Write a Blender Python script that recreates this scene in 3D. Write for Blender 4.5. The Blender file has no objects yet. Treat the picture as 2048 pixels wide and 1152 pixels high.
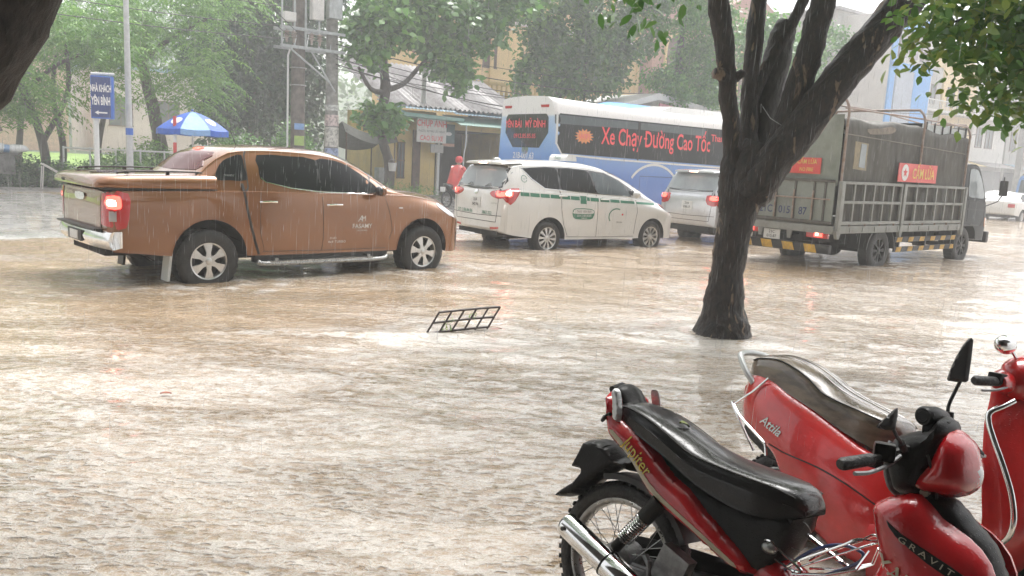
import bpy, bmesh, math, random
import numpy as np
from math import sin, cos, pi, radians as rad
from mathutils import Vector, Matrix, noise
from mathutils.bvhtree import BVHTree
from mathutils.geometry import delaunay_2d_cdt

random.seed(7)
S = bpy.context.scene
COL = S.collection

# ------------------------------------------------------------------ camera
cd = bpy.data.cameras.new("camera"); cam = bpy.data.objects.new("camera", cd); COL.objects.link(cam)
cd.sensor_width = 36.0
cd.lens = 36.0 * 1626.0 / 2048.0
cd.clip_start = 0.05; cd.clip_end = 3000
PIT, ROL, CH = rad(8.77), rad(2.94), 1.718
_f = Vector((0, cos(PIT), -sin(PIT))); _u = Vector((0, sin(PIT), cos(PIT))); _r = Vector((1, 0, 0))
_r2 = cos(ROL)*_r + sin(ROL)*_u; _u2 = -sin(ROL)*_r + cos(ROL)*_u
cam.matrix_world = Matrix(((_r2.x, _u2.x, -_f.x, 0), (_r2.y, _u2.y, -_f.y, 0), (_r2.z, _u2.z, -_f.z, CH), (0, 0, 0, 1)))
S.camera = cam

# ------------------------------------------------------------------ sky, sun, exposure
w = bpy.data.worlds.new("World"); S.world = w; w.use_nodes = True
nt = w.node_tree; nt.nodes.clear()
sky = nt.nodes.new("ShaderNodeTexSky"); sky.sky_type = 'NISHITA'; sky.sun_disc = False
SUN_EL, SUN_ROT = rad(62), rad(20)
sky.sun_elevation = SUN_EL; sky.sun_rotation = SUN_ROT
sky.air_density = 1.0; sky.dust_density = 6.0; sky.ozone_density = 1.0
hs = nt.nodes.new("ShaderNodeHueSaturation"); hs.inputs['Saturation'].default_value = 0.12
bg = nt.nodes.new("ShaderNodeBackground"); bg.inputs['Strength'].default_value = 0.15
wo = nt.nodes.new("ShaderNodeOutputWorld")
nt.links.new(sky.outputs[0], hs.inputs['Color']); nt.links.new(hs.outputs[0], bg.inputs['Color']); nt.links.new(bg.outputs[0], wo.inputs['Surface'])
sl = bpy.data.lights.new("sun", 'SUN'); sl.energy = 0.9; sl.angle = rad(35); sl.color = (1.0, 0.97, 0.93)
sun = bpy.data.objects.new("sun", sl); COL.objects.link(sun)
_sd = Vector((sin(SUN_ROT)*cos(SUN_EL), cos(SUN_ROT)*cos(SUN_EL), sin(SUN_EL)))
sun.rotation_euler = _sd.to_track_quat('Z', 'Y').to_euler(); sun.location = _sd*60
S.view_settings.view_transform = 'Standard'; S.view_settings.look = 'None'
S.view_settings.exposure = 1.38; S.view_settings.gamma = 1.0
S.cycles.max_bounces = 7; S.cycles.volume_bounces = 1; S.cycles.transparent_max_bounces = 12
S.cycles.use_denoising = True

# ------------------------------------------------------------------ materials
def _n(nt, t, **k):
    n = nt.nodes.new(t)
    for a, b in k.items():
        if a in n.inputs: n.inputs[a].default_value = b
        else: setattr(n, a, b)
    return n
def c4(c): return (c[0], c[1], c[2], 1)
def mat(name, col, rough=.5, metal=0., coat=0., var=.12, vscale=6., bump=0., bscale=40., col2=None, vstretch=(1, 1, 1), lo=.35, hi=.65, emit=None, estr=0., ior=1.5, rvar=0., trans=0., alpha=1.0, coat_rough=.06):
    m = bpy.data.materials.new(name); m.use_nodes = True; nt = m.node_tree; nt.nodes.clear(); L = nt.links.new
    p = _n(nt, "ShaderNodeBsdfPrincipled"); o = _n(nt, "ShaderNodeOutputMaterial"); L(p.outputs[0], o.inputs[0])
    p.inputs['Roughness'].default_value = rough; p.inputs['Metallic'].default_value = metal; p.inputs['IOR'].default_value = ior
    p.inputs['Coat Weight'].default_value = coat; p.inputs['Coat Roughness'].default_value = coat_rough
    p.inputs['Transmission Weight'].default_value = trans; p.inputs['Alpha'].default_value = alpha
    tc = _n(nt, "ShaderNodeTexCoord"); mp = _n(nt, "ShaderNodeMapping"); mp.inputs['Scale'].default_value = vstretch
    L(tc.outputs['Object'], mp.inputs[0])
    if col2 is None: col2 = tuple(max(0, c*(1-var*2)) for c in col)
    ns = _n(nt, "ShaderNodeTexNoise", Scale=vscale, Detail=6.0, Roughness=.6); L(mp.outputs[0], ns.inputs['Vector'])
    rp = _n(nt, "ShaderNodeMapRange"); rp.inputs['From Min'].default_value = lo; rp.inputs['From Max'].default_value = hi; L(ns.outputs[0], rp.inputs['Value'])
    mx = _n(nt, "ShaderNodeMix", data_type='RGBA'); mx.inputs[6].default_value = c4(col); mx.inputs[7].default_value = c4(col2)
    L(rp.outputs[0], mx.inputs[0]); L(mx.outputs[2], p.inputs['Base Color'])
    if rvar:
        r2 = _n(nt, "ShaderNodeMapRange"); r2.inputs['To Min'].default_value = max(0, rough-rvar); r2.inputs['To Max'].default_value = min(1, rough+rvar)
        r2.inputs['From Min'].default_value = .3; r2.inputs['From Max'].default_value = .7
        n3 = _n(nt, "ShaderNodeTexNoise", Scale=vscale*3, Detail=4.0); L(mp.outputs[0], n3.inputs['Vector']); L(n3.outputs[0], r2.inputs['Value']); L(r2.outputs[0], p.inputs['Roughness'])
    if bump:
        n2 = _n(nt, "ShaderNodeTexNoise", Scale=bscale, Detail=5.0); L(mp.outputs[0], n2.inputs['Vector'])
        b = _n(nt, "ShaderNodeBump", Strength=min(1, bump), Distance=.02); L(n2.outputs[0], b.inputs['Height']); L(b.outputs[0], p.inputs['Normal'])
    if emit:
        p.inputs['Emission Color'].default_value = c4(emit); p.inputs['Emission Strength'].default_value = estr
    return m
def bump_drops(m, scale=60., strength=.25):
    """rain beads on wet paint"""
    nt = m.node_tree; L = nt.links.new
    p = [n for n in nt.nodes if n.type == 'BSDF_PRINCIPLED'][0]
    tc = [n for n in nt.nodes if n.type == 'TEX_COORD'][0]
    v = _n(nt, "ShaderNodeTexVoronoi", Scale=scale); L(tc.outputs['Object'], v.inputs['Vector'])
    r = _n(nt, "ShaderNodeMapRange"); r.inputs['From Min'].default_value = .12; r.inputs['From Max'].default_value = .32; r.inputs['To Min'].default_value = 1; r.inputs['To Max'].default_value = 0
    L(v.outputs['Distance'], r.inputs['Value'])
    b = _n(nt, "ShaderNodeBump", Strength=strength, Distance=.004); L(r.outputs[0], b.inputs['Height'])
    L(b.outputs[0], p.inputs['Coat Normal']); L(b.outputs[0], p.inputs['Normal'])
    return m
def glass_mat(name, col, rough=.04, coat=0.):
    m = mat(name, col, rough=rough, coat=coat, var=.1, vscale=3, ior=1.33)
    [n for n in m.node_tree.nodes if n.type == 'BSDF_PRINCIPLED'][0].inputs['Specular IOR Level'].default_value = .4; return m

MT = {}
MT['copper'] = mat('copper_paint', (.250, .100, .033), rough=.22, metal=.45, coat=1., var=.06, vscale=2, col2=(.215, .086, .028))
MT['copper_dirty'] = MT['copper']
MT['white_paint'] = mat('white_paint', (.66, .65, .625), rough=.35, coat=.8, var=.03, vscale=2)
MT['silver_paint'] = mat('silver_paint', (.50, .51, .53), rough=.3, metal=.55, coat=1., var=.04)
MT['blackp'] = mat('black_plastic', (.018, .017, .016), rough=.45, var=.2, vscale=10, bump=.1)
MT['blackg'] = mat('gloss_black', (.012, .011, .011), rough=.2, coat=1., var=.1)
MT['well'] = mat('wheel_well_black', (.012, .011, .010), rough=.8)
MT['rubber'] = mat('tyre_rubber', (.022, .021, .020), rough=.55, var=.25, vscale=20, bump=.3, bscale=120, rvar=.15)
MT['glassd'] = glass_mat('dark_tinted_glass', (.012, .014, .015))
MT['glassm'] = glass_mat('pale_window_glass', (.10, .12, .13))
MT['glassl'] = glass_mat('light_window_glass', (.30, .33, .34))
MT['chrome'] = mat('chrome', (.78, .78, .77), rough=.09, metal=1., var=.05, vscale=8, rvar=.05)
MT['alloy'] = mat('alloy_silver', (.62, .61, .59), rough=.28, metal=.75, var=.1, coat=.4)
MT['steel'] = mat('worn_steel', (.42, .42, .41), rough=.35, metal=.9, var=.2, vscale=20, rvar=.15)
MT['redlens'] = mat('red_lens', (.33, .008, .008), rough=.15, coat=1., var=.1, emit=(1, .03, .02), estr=.04)
MT['redlit'] = mat('lit_brake_lamp', (.8, .05, .03), rough=.2, coat=1., emit=(1., .07, .05), estr=2.2)
MT['redlit2'] = mat('lit_brake_lamp_core', (1, .5, .3), rough=.2, emit=(1., .50, .36), estr=5.)
MT['amber'] = mat('amber_lens', (.7, .22, .03), rough=.2, coat=1.)
MT['clearlens'] = mat('clear_lens', (.55, .55, .55), rough=.1, coat=1., metal=.3)
MT['whitetxt'] = mat('white_lettering', (.75, .74, .72), rough=.5, var=.02)
MT['gap'] = mat('dark_seam', (.02, .015, .012), rough=.7)
MT['plate'] = mat('white_number_plate', (.62, .62, .60), rough=.4, var=.03)
MT['blacktxt'] = mat('black_lettering', (.02, .02, .025), rough=.5)
MT['greentxt'] = mat('green_film', (.03, .17, .10), rough=.4, var=.05)
MT['redtxt'] = mat('red_lettering', (.62, .05, .05), rough=.5, var=.05)
MT['interior'] = mat('grey_interior', (.05, .05, .05), rough=.8)

# ------------------------------------------------------------------ mesh building
class MB:
    def __init__(s): s.v = []; s.f = []; s.m = []; s.mi = 0; s.mats = None
    def add(s, vs, fs):
        o = len(s.v); s.v += [tuple(v) for v in vs]
        for f in fs: s.f.append(tuple(i+o for i in f)); s.m.append(s.mi)
        return s
    def box(s, c, d, rot=None, M=None):
        x, y, z = d[0]/2, d[1]/2, d[2]/2
        vs = [Vector((a*x, b*y, e*z)) for a in (-1, 1) for b in (-1, 1) for e in (-1, 1)]
        if rot is not None: 
            R = Matrix.Rotation(rot[2], 3, 'Z') @ Matrix.Rotation(rot[1], 3, 'Y') @ Matrix.Rotation(rot[0], 3, 'X')
            vs = [R @ v for v in vs]
        vs = [v+Vector(c) for v in vs]
        return s.add(vs, [(0, 1, 3, 2), (4, 6, 7, 5), (0, 4, 5, 1), (2, 3, 7, 6), (0, 2, 6, 4), (1, 5, 7, 3)])
    def bbox(s, c, d, b=.01, rot=None):
        """box with chamfered edges"""
        bm = bmesh.new(); bmesh.ops.create_cube(bm, size=1)
        for v in bm.verts: v.co = Vector((v.co.x*d[0], v.co.y*d[1], v.co.z*d[2]))
        bmesh.ops.bevel(bm, geom=bm.edges[:], offset=b, segments=2, affect='EDGES', profile=.7)
        R = Matrix.Identity(3)
        if rot is not None: R = Matrix.Rotation(rot[2], 3, 'Z') @ Matrix.Rotation(rot[1], 3, 'Y') @ Matrix.Rotation(rot[0], 3, 'X')
        bm.verts.index_update()
        s.add([R @ v.co+Vector(c) for v in bm.verts], [[v.index for v in f.verts] for f in bm.faces]); bm.free(); return s
    def rings(s, R, close=True, cap=True):
        n = len(R[0]); vs = [p for r in R for p in r]; fs = []
        for i in range(len(R)-1):
            for j in range(n if close else n-1):
                a = i*n+j; b = i*n+(j+1) % n; fs.append((a, b, b+n, a+n))
        if cap:
            fs.append(tuple(range(n))[::-1]); fs.append(tuple((len(R)-1)*n+j for j in range(n)))
        return s.add(vs, fs)
    def tube(s, P, r, seg=8, cap=True, sx=1.):
        P = [Vector(p) for p in P]; n = len(P); rr = r if hasattr(r, '__len__') else [r]*n
        R = []; up = None
        for i in range(n):
            t = (P[min(i+1, n-1)]-P[max(i-1, 0)])
            t = t.normalized() if t.length > 1e-9 else Vector((0, 0, 1))
            if up is None:
                up = Vector((0, 0, 1)) if abs(t.z) < .9 else Vector((1, 0, 0))
            a = (up-t*up.dot(t)).normalized(); up = a; b = t.cross(a)
            R.append([P[i]+(a*cos(2*pi*k/seg)*sx+b*sin(2*pi*k/seg))*rr[i] for k in range(seg)])
        return s.rings(R, True, cap)
    def cyl(s, p0, p1, r0, r1=None, seg=16, cap=True):
        return s.tube([p0, p1], [r0, r0 if r1 is None else r1], seg, cap)
    def lathe(s, prof, axis='y', seg=32, c=(0, 0, 0)):
        """prof: (radius, along) ; closed surface of revolution"""
        R = []
        for k in range(seg):
            a = 2*pi*k/seg; ring = []
            for r, h in prof:
                if axis == 'y': p = (r*cos(a), h, r*sin(a))
                elif axis == 'z': p = (r*cos(a), r*sin(a), h)
                else: p = (h, r*cos(a), r*sin(a))
                ring.append((p[0]+c[0], p[1]+c[1], p[2]+c[2]))
            R.append(ring)
        n = len(prof); vs = [p for r in R for p in r]; fs = []
        for i in range(seg):
            for j in range(n-1):
                a = i*n+j; b = ((i+1) % seg)*n+j; fs.append((a, a+1, b+1, b))
        return s.add(vs, fs)
    def prism(s, poly, y0, y1, fr=None):
        """extrude a closed (u,v) outline from depth y0 to y1; fr maps (u,v,depth)->xyz"""
        fr = fr or (lambda u, v, d: (u, d, v)); n = len(poly)
        vs = [fr(u, v, y0) for u, v in poly]+[fr(u, v, y1) for u, v in poly]
        fs = [tuple(range(n)), tuple(range(2*n-1, n-1, -1))]+[(i, i+n, (i+1) % n+n, (i+1) % n) for i in range(n)]
        return s.add(vs, fs)
    def sphere(s, c, r, seg=16, n=10, sc=(1, 1, 1)):
        R = [[(c[0]+r*sc[0]*sin(pi*(i+.001)/n)*cos(2*pi*k/seg), c[1]+r*sc[1]*sin(pi*(i+.001)/n)*sin(2*pi*k/seg), c[2]+r*sc[2]*cos(pi*(i+.001)/n)) for k in range(seg)] for i in range(n)]
        R.append([(c[0]+1e-4*cos(2*pi*k/seg), c[1]+1e-4*sin(2*pi*k/seg), c[2]-r*sc[2]) for k in range(seg)])
        return s.rings(R, True, True)
    def mesh(s, name, mats, smooth=True, angle=38):
        me = bpy.data.meshes.new(name); me.from_pydata(s.v, [], s.f)
        for m in (mats if isinstance(mats, (list, tuple)) else [mats]): me.materials.append(m)
        bm = bmesh.new(); bm.from_mesh(me)
        for f, i in zip(bm.faces, s.m): f.material_index = i
        bmesh.ops.recalc_face_normals(bm, faces=bm.faces[:]); bm.to_mesh(me); bm.free()
        if smooth:
            me.shade_smooth(); me.set_sharp_from_angle(angle=rad(angle))
        me.update(); return me
    def obj(s, name, mats, parent=None, smooth=True, angle=38, label=None, cat=None, group=None, kind=None):
        o = bpy.data.objects.new(name, s.mesh(name, mats, smooth, angle)); COL.objects.link(o)
        if parent is not None: o.parent = parent
        tag(o, label, cat, group, kind); return o
def tag(o, label=None, cat=None, group=None, kind=None):
    if label: o['label'] = label
    if cat: o['category'] = cat
    if group: o['group'] = group
    if kind: o['kind'] = kind
    return o
def thing(name, label, cat, loc=(0, 0, 0), rz=0, group=None):
    o = bpy.data.objects.new(name, None); COL.objects.link(o); o.empty_display_size = .2
    o.location = loc; o.rotation_euler = (0, 0, rz); return tag(o, label, cat, group)
def meshobj(name, me, parent=None, label=None):
    o = bpy.data.objects.new(name, me); COL.objects.link(o)
    if parent is not None: o.parent = parent
    return tag(o, label)
def copy_tree(o, parent=None):
    c = o.copy(); COL.objects.link(c)
    if parent is not None: c.parent = parent
    for ch in [x for x in bpy.data.objects if x.parent == o]: copy_tree(ch, c)
    return c
RA = .65; RO = Vector((-3.607, 9.541, 0))
RD = Vector((cos(RA), sin(RA), 0)); RN = Vector((-sin(RA), cos(RA), 0))
def RF(a, n, z=0): return RO+RD*a+RN*n+Vector((0, 0, z))
def interp(tab, x):
    """tab rows (x, v1, v2, ...), smooth monotone-ish cubic interpolation"""
    if x <= tab[0][0]: return list(tab[0][1:])
    if x >= tab[-1][0]: return list(tab[-1][1:])
    i = max(k for k in range(len(tab)-1) if tab[k][0] <= x)
    a, b = tab[i], tab[i+1]; h = b[0]-a[0]; t = (x-a[0])/h; out = []
    for k in range(1, len(a)):
        d = (b[k]-a[k])/h
        d0 = 0 if i == 0 else (a[k]-tab[i-1][k])/(a[0]-tab[i-1][0])
        d1 = 0 if i+2 >= len(tab) else (tab[i+2][k]-b[k])/(tab[i+2][0]-b[0])
        m0 = 0 if d0*d <= 0 else 2*d0*d/(d0+d); m1 = 0 if d1*d <= 0 else 2*d1*d/(d1+d)
        if i == 0: m0 = d
        if i+2 >= len(tab): m1 = d
        out.append((2*t**3-3*t*t+1)*a[k]+(t**3-2*t*t+t)*h*m0+(-2*t**3+3*t*t)*b[k]+(t**3-t*t)*h*m1)
    return out
def catmull(P, n=4, closed=False):
    P = [Vector(p) for p in P]; out = []; N = len(P)
    rng = range(N) if closed else range(N-1)
    for i in rng:
        p0 = P[(i-1) % N] if closed or i > 0 else P[i]; p1 = P[i]; p2 = P[(i+1) % N]; p3 = P[(i+2) % N] if closed or i+2 < N else p2
        for k in range(n):
            t = k/n; out.append(.5*((2*p1)+(p2-p0)*t+(2*p0-5*p1+4*p2-p3)*t*t+(3*p1-p0-3*p2+p3)*t**3))
    if not closed: out.append(P[-1])
    return out
def inside(p, poly):
    x, y = p; c = False; n = len(poly)
    for i in range(n):
        x1, y1 = poly[i]; x2, y2 = poly[(i+1) % n]
        if (y1 > y) != (y2 > y) and x < (x2-x1)*(y-y1)/(y2-y1)+x1: c = not c
    return c
def edist(p, poly):
    best = 1e9; px, py = p; n = len(poly)
    for i in range(n):
        ax, ay = poly[i]; bx, by = poly[(i+1) % n]; dx, dy = bx-ax, by-ay; L = dx*dx+dy*dy
        t = 0 if L == 0 else max(0, min(1, ((px-ax)*dx+(py-ay)*dy)/L))
        best = min(best, math.hypot(px-ax-t*dx, py-ay-t*dy))
    return best
def smooth_outline(poly, n=3):
    return [(p.x, p.y) for p in catmull([(a, b, 0) for a, b in poly], n, True)]
def cdt(poly, g):
    """triangulate an outline with inner grid points -> pts, tris, boundary indices"""
    P = []
    n = len(poly)
    for i in range(n):
        a, b = poly[i], poly[(i+1) % n]; L = math.hypot(b[0]-a[0], b[1]-a[1]); k = max(1, int(L/g))
        for j in range(k): P.append((a[0]+(b[0]-a[0])*j/k, a[1]+(b[1]-a[1])*j/k))
    nb = len(P); x0 = min(p[0] for p in P); x1 = max(p[0] for p in P); y0 = min(p[1] for p in P); y1 = max(p[1] for p in P)
    pts = list(P); yy = y0+g*.5; row = 0
    while yy < y1:
        xx = x0+g*(.5 if row % 2 else .25)
        while xx < x1:
            if inside((xx, yy), P) and edist((xx, yy), P) > g*.45: pts.append((xx, yy))
            xx += g
        yy += g*.87; row += 1
    r = delaunay_2d_cdt([Vector(p) for p in pts], [(i, (i+1) % nb) for i in range(nb)], [list(range(nb))], 1, 1e-5)
    V = [(v.x, v.y) for v in r[0]]; F = [tuple(f) for f in r[2]]
    cnt = {}
    for f in F:
        for i in range(len(f)):
            e = (f[i], f[(i+1) % len(f)]); k = tuple(sorted(e)); cnt.setdefault(k, []).append(e)
    B = [v[0] for v in cnt.values() if len(v) == 1]
    return V, F, B
class Body:
    """ray target used to lay panes, lamps, seams and lettering on a body's skin"""
    def __init__(s, *meshes):
        vs = []; fs = []
        for me in meshes:
            o = len(vs); vs += [v.co.copy() for v in me.vertices]; fs += [tuple(i+o for i in p.vertices) for p in me.polygons]
        s.b = BVHTree.FromPolygons(vs, fs)
    def hit(s, o, d, off=.004):
        h = s.b.ray_cast(Vector(o), Vector(d))
        if h[0] is None:
            h = s.b.find_nearest(Vector(o)+Vector(d)*4.0)
            if h[0] is None: return Vector(o)
        n = h[1]
        if n.dot(Vector(d)) > 0: n = -n
        return h[0]+n*off
    def side(s, sg):  # sg=-1 near (right) side
        return lambda u, v: ((u, sg*5, v), (0, -sg, 0))
    rear = staticmethod(lambda u, v: ((-6, u, v), (1, 0, 0)))
    front = staticmethod(lambda u, v: ((16, u, v), (-1, 0, 0)))
    top = staticmethod(lambda u, v: ((u, v, 6), (0, 0, -1)))
def decal(mb, body, poly, fr, g=.07, off=.004, rim=.01, bulge=0., bw=.05):
    V, F, B = cdt(poly, g); n = len(V); W = []
    W2 = []
    for u, v in V:
        o, d = fr(u, v); h = body.hit(o, d, off)
        if bulge:
            e = min(1, edist((u, v), poly)/bw); h = h-Vector(d)*bulge*math.sqrt(max(0, 1-(1-e)**2))
        W.append(h); W2.append(h+Vector(d)*(rim+off))
    fs = list(F)+[(a, b, b+n, a+n) for a, b in B]
    mb.add(W+W2, fs)
def strip(path, w):
    """closed outline of a band of width w along a 2D path"""
    P = [Vector((a, b)) for a, b in path]; L = []; R = []
    for i, p in enumerate(P):
        t = (P[min(i+1, len(P)-1)]-P[max(i-1, 0)]).normalized(); n = Vector((-t.y, t.x))*w/2
        L.append((p.x+n.x, p.y+n.y)); R.append((p.x-n.x, p.y-n.y))
    return L+R[::-1]
def puff(mb, poly, y, bulge, w=.05, g=.02, sg=-1, fr=None, back=None, smooth=2):
    """curved moulded panel: outline in (x,z), bulging from plane y towards sg"""
    if smooth: poly = smooth_outline(poly, smooth)
    V, F, B = cdt(poly, g); n = len(V); fr = fr or (lambda u, v, d: (u, d, v))
    A = []; K = []
    for u, v in V:
        e = min(1, edist((u, v), poly)/w); A.append(fr(u, v, sg*(y+bulge*math.sqrt(max(0, 1-(1-e)**2)))))
        K.append(fr(u, v, sg*(y if back is None else back)))
    mb.add(A+K, list(F)+[(a, b, b+n, a+n) for a, b in B]+[tuple(i+n for i in f[::-1]) for f in F])
def pillow(mb, poly, hw, w=.05, g=.02, smooth=2, y0=0, fr=None):
    """solid from a side outline, rounded to half width hw on both sides"""
    if smooth: poly = smooth_outline(poly, smooth)
    V, F, B = cdt(poly, g); fr = fr or (lambda u, v, d: (u, d, v)); n = len(V)
    bset = set(i for e in B for i in e); A = []; K = []
    for i, (u, v) in enumerate(V):
        e = min(1, edist((u, v), poly)/w); d = hw*math.sqrt(max(0, 1-(1-e)**2)); d = max(d, hw*.12)
        A.append(fr(u, v, y0-d)); K.append(fr(u, v, y0+d))
    mb.add(A+K, list(F)+[tuple(i+n for i in f[::-1]) for f in F]+[(a, b, b+n, a+n) for a, b in B])
_txt = {}
def _tw(s):
    c = bpy.data.curves.new('t', 'FONT'); c.body = s+'.'; c.size = 1; o = bpy.data.objects.new('t', c); COL.objects.link(o); bpy.context.view_layer.update(); w_ = o.dimensions.x; bpy.data.objects.remove(o); bpy.data.curves.remove(c); return w_
def text_pts(s, size=1., bold=0., shear=0., align='CENTER', sx=1., spacing=1.):
    bars = [i for i, ch in enumerate(s) if ch == 'Đ']; s = s.replace('Đ', 'D')
    c = bpy.data.curves.new('txt', 'FONT'); c.body = s; c.size = 1; c.align_x = align; c.align_y = 'CENTER'; c.offset = bold; c.shear = shear; c.space_character = spacing; c.resolution_u = 3
    o = bpy.data.objects.new('txt', c); COL.objects.link(o)
    bpy.context.view_layer.update()
    me = bpy.data.meshes.new_from_object(o.evaluated_get(bpy.context.evaluated_depsgraph_get()))
    V = [(v.co.x*size*sx, v.co.y*size) for v in me.vertices]; F = [tuple(p.vertices) for p in me.polygons]
    if bars:   # the stroke through Đ
        x_min = min(v[0] for v in V); w_all = _tw(s); k = (max(v[0] for v in V)-x_min)/max(.01, w_all-_tw('')*.5); yc = (max(v[1] for v in V if v[0] < 1e9)+min(v[1] for v in V))/2
        for i in bars:
            x0 = x_min+k*(_tw(s[:i])-_tw('')); t = .045*size; hgt = .02*size; b0 = x0-.06*size*sx; b1 = x0+.26*size*sx; n_ = len(V)
            V += [(b0, hgt), (b1, hgt), (b1, hgt+t*1.6), (b0, hgt+t*1.6)]; F.append((n_, n_+1, n_+2, n_+3))
    bpy.data.objects.remove(o); bpy.data.curves.remove(c); bpy.data.meshes.remove(me)
    return V, F
def text_on(mb, body, s, fr, u0, v0, size, rot=0., flip=1, off=.005, **k):
    """lettering laid on a body's skin as thin film"""
    V, F = text_pts(s, size, **k); W = []
    for a, b in V:
        u = u0+flip*(a*cos(rot)-b*sin(rot)); v = v0+a*sin(rot)+b*cos(rot); o, d = fr(u, v); W.append(body.hit(o, d, off))
    mb.add(W, F)
def text_flat(mb, s, fr, size, **k):
    V, F = text_pts(s, size, **k); mb.add([fr(a, b) for a, b in V], F)

def wheel_mesh(R, rr, w, spokes=6, sw=.05, twist=0., style='six', rmat='alloy'):
    """tyre and alloy rim meshes, face towards -y, centred on the hub"""
    t = MB(); h = w/2
    prof = [(rr, h), (rr+.012, h+.004), ((R+rr)/2, h+.010), (R-.035, h+.002), (R-.012, h-.018), (R, h-.045), (R+.002, 0), (R, -h+.045), (R-.012, -h+.018), (R-.035, -h-.002), ((R+rr)/2, -h-.010), (rr+.012, -h-.004), (rr, -h), (rr-.012, -h+.03), (rr-.012, h-.03), (rr, h)]
    t.lathe(prof, 'y', 44)
    for k in range(30):  # tread blocks
        a = 2*pi*k/30
        t.box(((R-.002)*cos(a), 0, (R-.002)*sin(a)), (.009, w*.74, .045), rot=(0, -a, 0))
    tyre = t.mesh('tyre', MT['rubber'])
    r = MB(); r.lathe([(rr+.002, h*.5), (rr+.004, -h+.015), (rr-.002, -h-.002), (rr-.016, -h+.004), (rr-.022, -h+.03), (rr-.03, h*.5)], 'y', 44)
    for k in range(spokes):
        a = 2*pi*k/spokes+twist
        pr = [(.035, sw*.42), (rr*.45, sw*.30), (rr-.03, sw*.62), (rr-.012, sw*.72), (rr-.012, -sw*.72), (rr-.03, -sw*.62), (rr*.45, -sw*.30), (.035, -sw*.42)]
        def fr(u, v, d, a=a):
            dd = d-.012*sin(pi*min(1, u/rr)); return (u*cos(a)-v*sin(a), dd, u*sin(a)+v*cos(a))
        r.prism(pr, -h+.012, -h+.04, fr)
    r.lathe([(0, -h-.004), (.03, -h-.002), (.05, -h+.01), (.062, -h+.04), (0, -h+.04)], 'y', 20)
    for k in range(5):
        a = 2*pi*k/5+.3; r.cyl((.045*cos(a), -h+.005, .045*sin(a)), (.045*cos(a), -h+.02, .045*sin(a)), .008, seg=6)
    rim = r.mesh('rim', MT[rmat])
    b = MB(); b.lathe([(0, -h+.06), (rr*.62, -h+.065), (rr-.03, -h+.085), (rr-.02, h*.6), (0, h*.6)], 'y', 28)
    hub = b.mesh('wheel', MT['well'])
    return hub, tyre, rim
def put_wheel(meshes, root, x, y, z, flip=False, turn=0., spin=0.):
    hub, tyre, rim = meshes
    w_ = meshobj('wheel', hub, root); w_.location = (x, y, z); w_.rotation_euler = (0, 0, (pi if flip else 0)+turn)
    t = meshobj('tyre', tyre, w_); r = meshobj('rim', rim, w_); r.rotation_euler = (0, spin, 0); return w_

def loft_half(rowsfn, xs, npt=4):
    """rowsfn(x)-> half section [(y,z)...] from bottom centre to top centre; returns rings"""
    R = []
    for x in xs:
        h = rowsfn(x); P = [(0, a, b) for a, b in h]
        c = catmull(P, npt); half = [(p.y, p.z) for p in c]
        ring = [(x, y, z) for y, z in half]+[(x, -y, z) for y, z in half[::-1][1:-1]]
        R.append(ring)
    return R
def boolean(me_a, me_b):
    a = bpy.data.objects.new('a', me_a); b = bpy.data.objects.new('b', me_b); COL.objects.link(a); COL.objects.link(b)
    m = a.modifiers.new('b', 'BOOLEAN'); m.object = b; m.operation = 'DIFFERENCE'; m.solver = 'EXACT'
    bpy.context.view_layer.update()
    r = bpy.data.meshes.new_from_object(a.evaluated_get(bpy.context.evaluated_depsgraph_get()))
    bpy.data.objects.remove(a); bpy.data.objects.remove(b); return r
def car_shell(lower, upper, arches, paint, xs_l, xs_u, name='body', sill_dark=.0):
    """lower rows: (x, zb, w, zw, ws, zs, zt); upper rows: (x, wb, zbelt, wr, ze, zr)"""
    def lo(x):
        zb, w_, zw, ws, zs, zt = interp(lower, x)
        return [(0, zb), (w_*.6, zb), (w_-.05, zb+.004), (w_-.012, zb+.04), (w_, zw), (w_-.008, (zw+zs)/2+.02), (ws+.012, zs-.03), (ws-.03, zs), (ws*.6, zs+(zt-zs)*.75), (0, zt)]
    def up(x):
        wb, zb, wr, ze, zr = interp(upper, x)
        return [(0, zb-.12), (wb*.7, zb-.12), (wb-.01, zb-.1), (wb, zb), ((wb+wr)/2+.015, (zb+ze)/2), (wr+.012, ze-.04), (wr-.03, ze), (wr*.6, ze+(zr-ze)*.7), (0, zr)]
    A = MB(); A.rings(loft_half(lo, xs_l)); ma = A.mesh('a', paint)
    C = MB()
    for x, z, r_ in arches:
        for sg in (-1, 1): C.cyl((x, sg*.45, z), (x, sg*1.4, z), r_, seg=40)
    mc = C.mesh('c', paint); r = boolean(ma, mc)
    r.materials.clear(); r.materials.append(paint); r.materials.append(MT['well'])
    for p in r.polygons:
        p.material_index = 0; c = p.center
        for x, z, rr in arches:
            d = math.hypot(c.x-x, c.z-z)
            if d < rr+.005 and (abs(p.normal.y) < .3 or (abs(c.y) < .5 and d < rr*.98)): p.material_index = 1
        if c.z < sill_dark and abs(c.y) < .7: p.material_index = 1
    B = MB(); B.rings(loft_half(up, xs_u)); mb_ = B.mesh('b', paint)
    bm = bmesh.new(); bm.from_mesh(r); bm.from_mesh(mb_)
    out = bpy.data.meshes.new(name); bm.to_mesh(out); bm.free()
    for m in (paint, MT['well']): out.materials.append(m)
    out.shade_smooth(); out.set_sharp_from_angle(angle=rad(32)); return out
def lins(a, b, n): return [a+(b-a)*i/(n-1) for i in range(n)]
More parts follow.
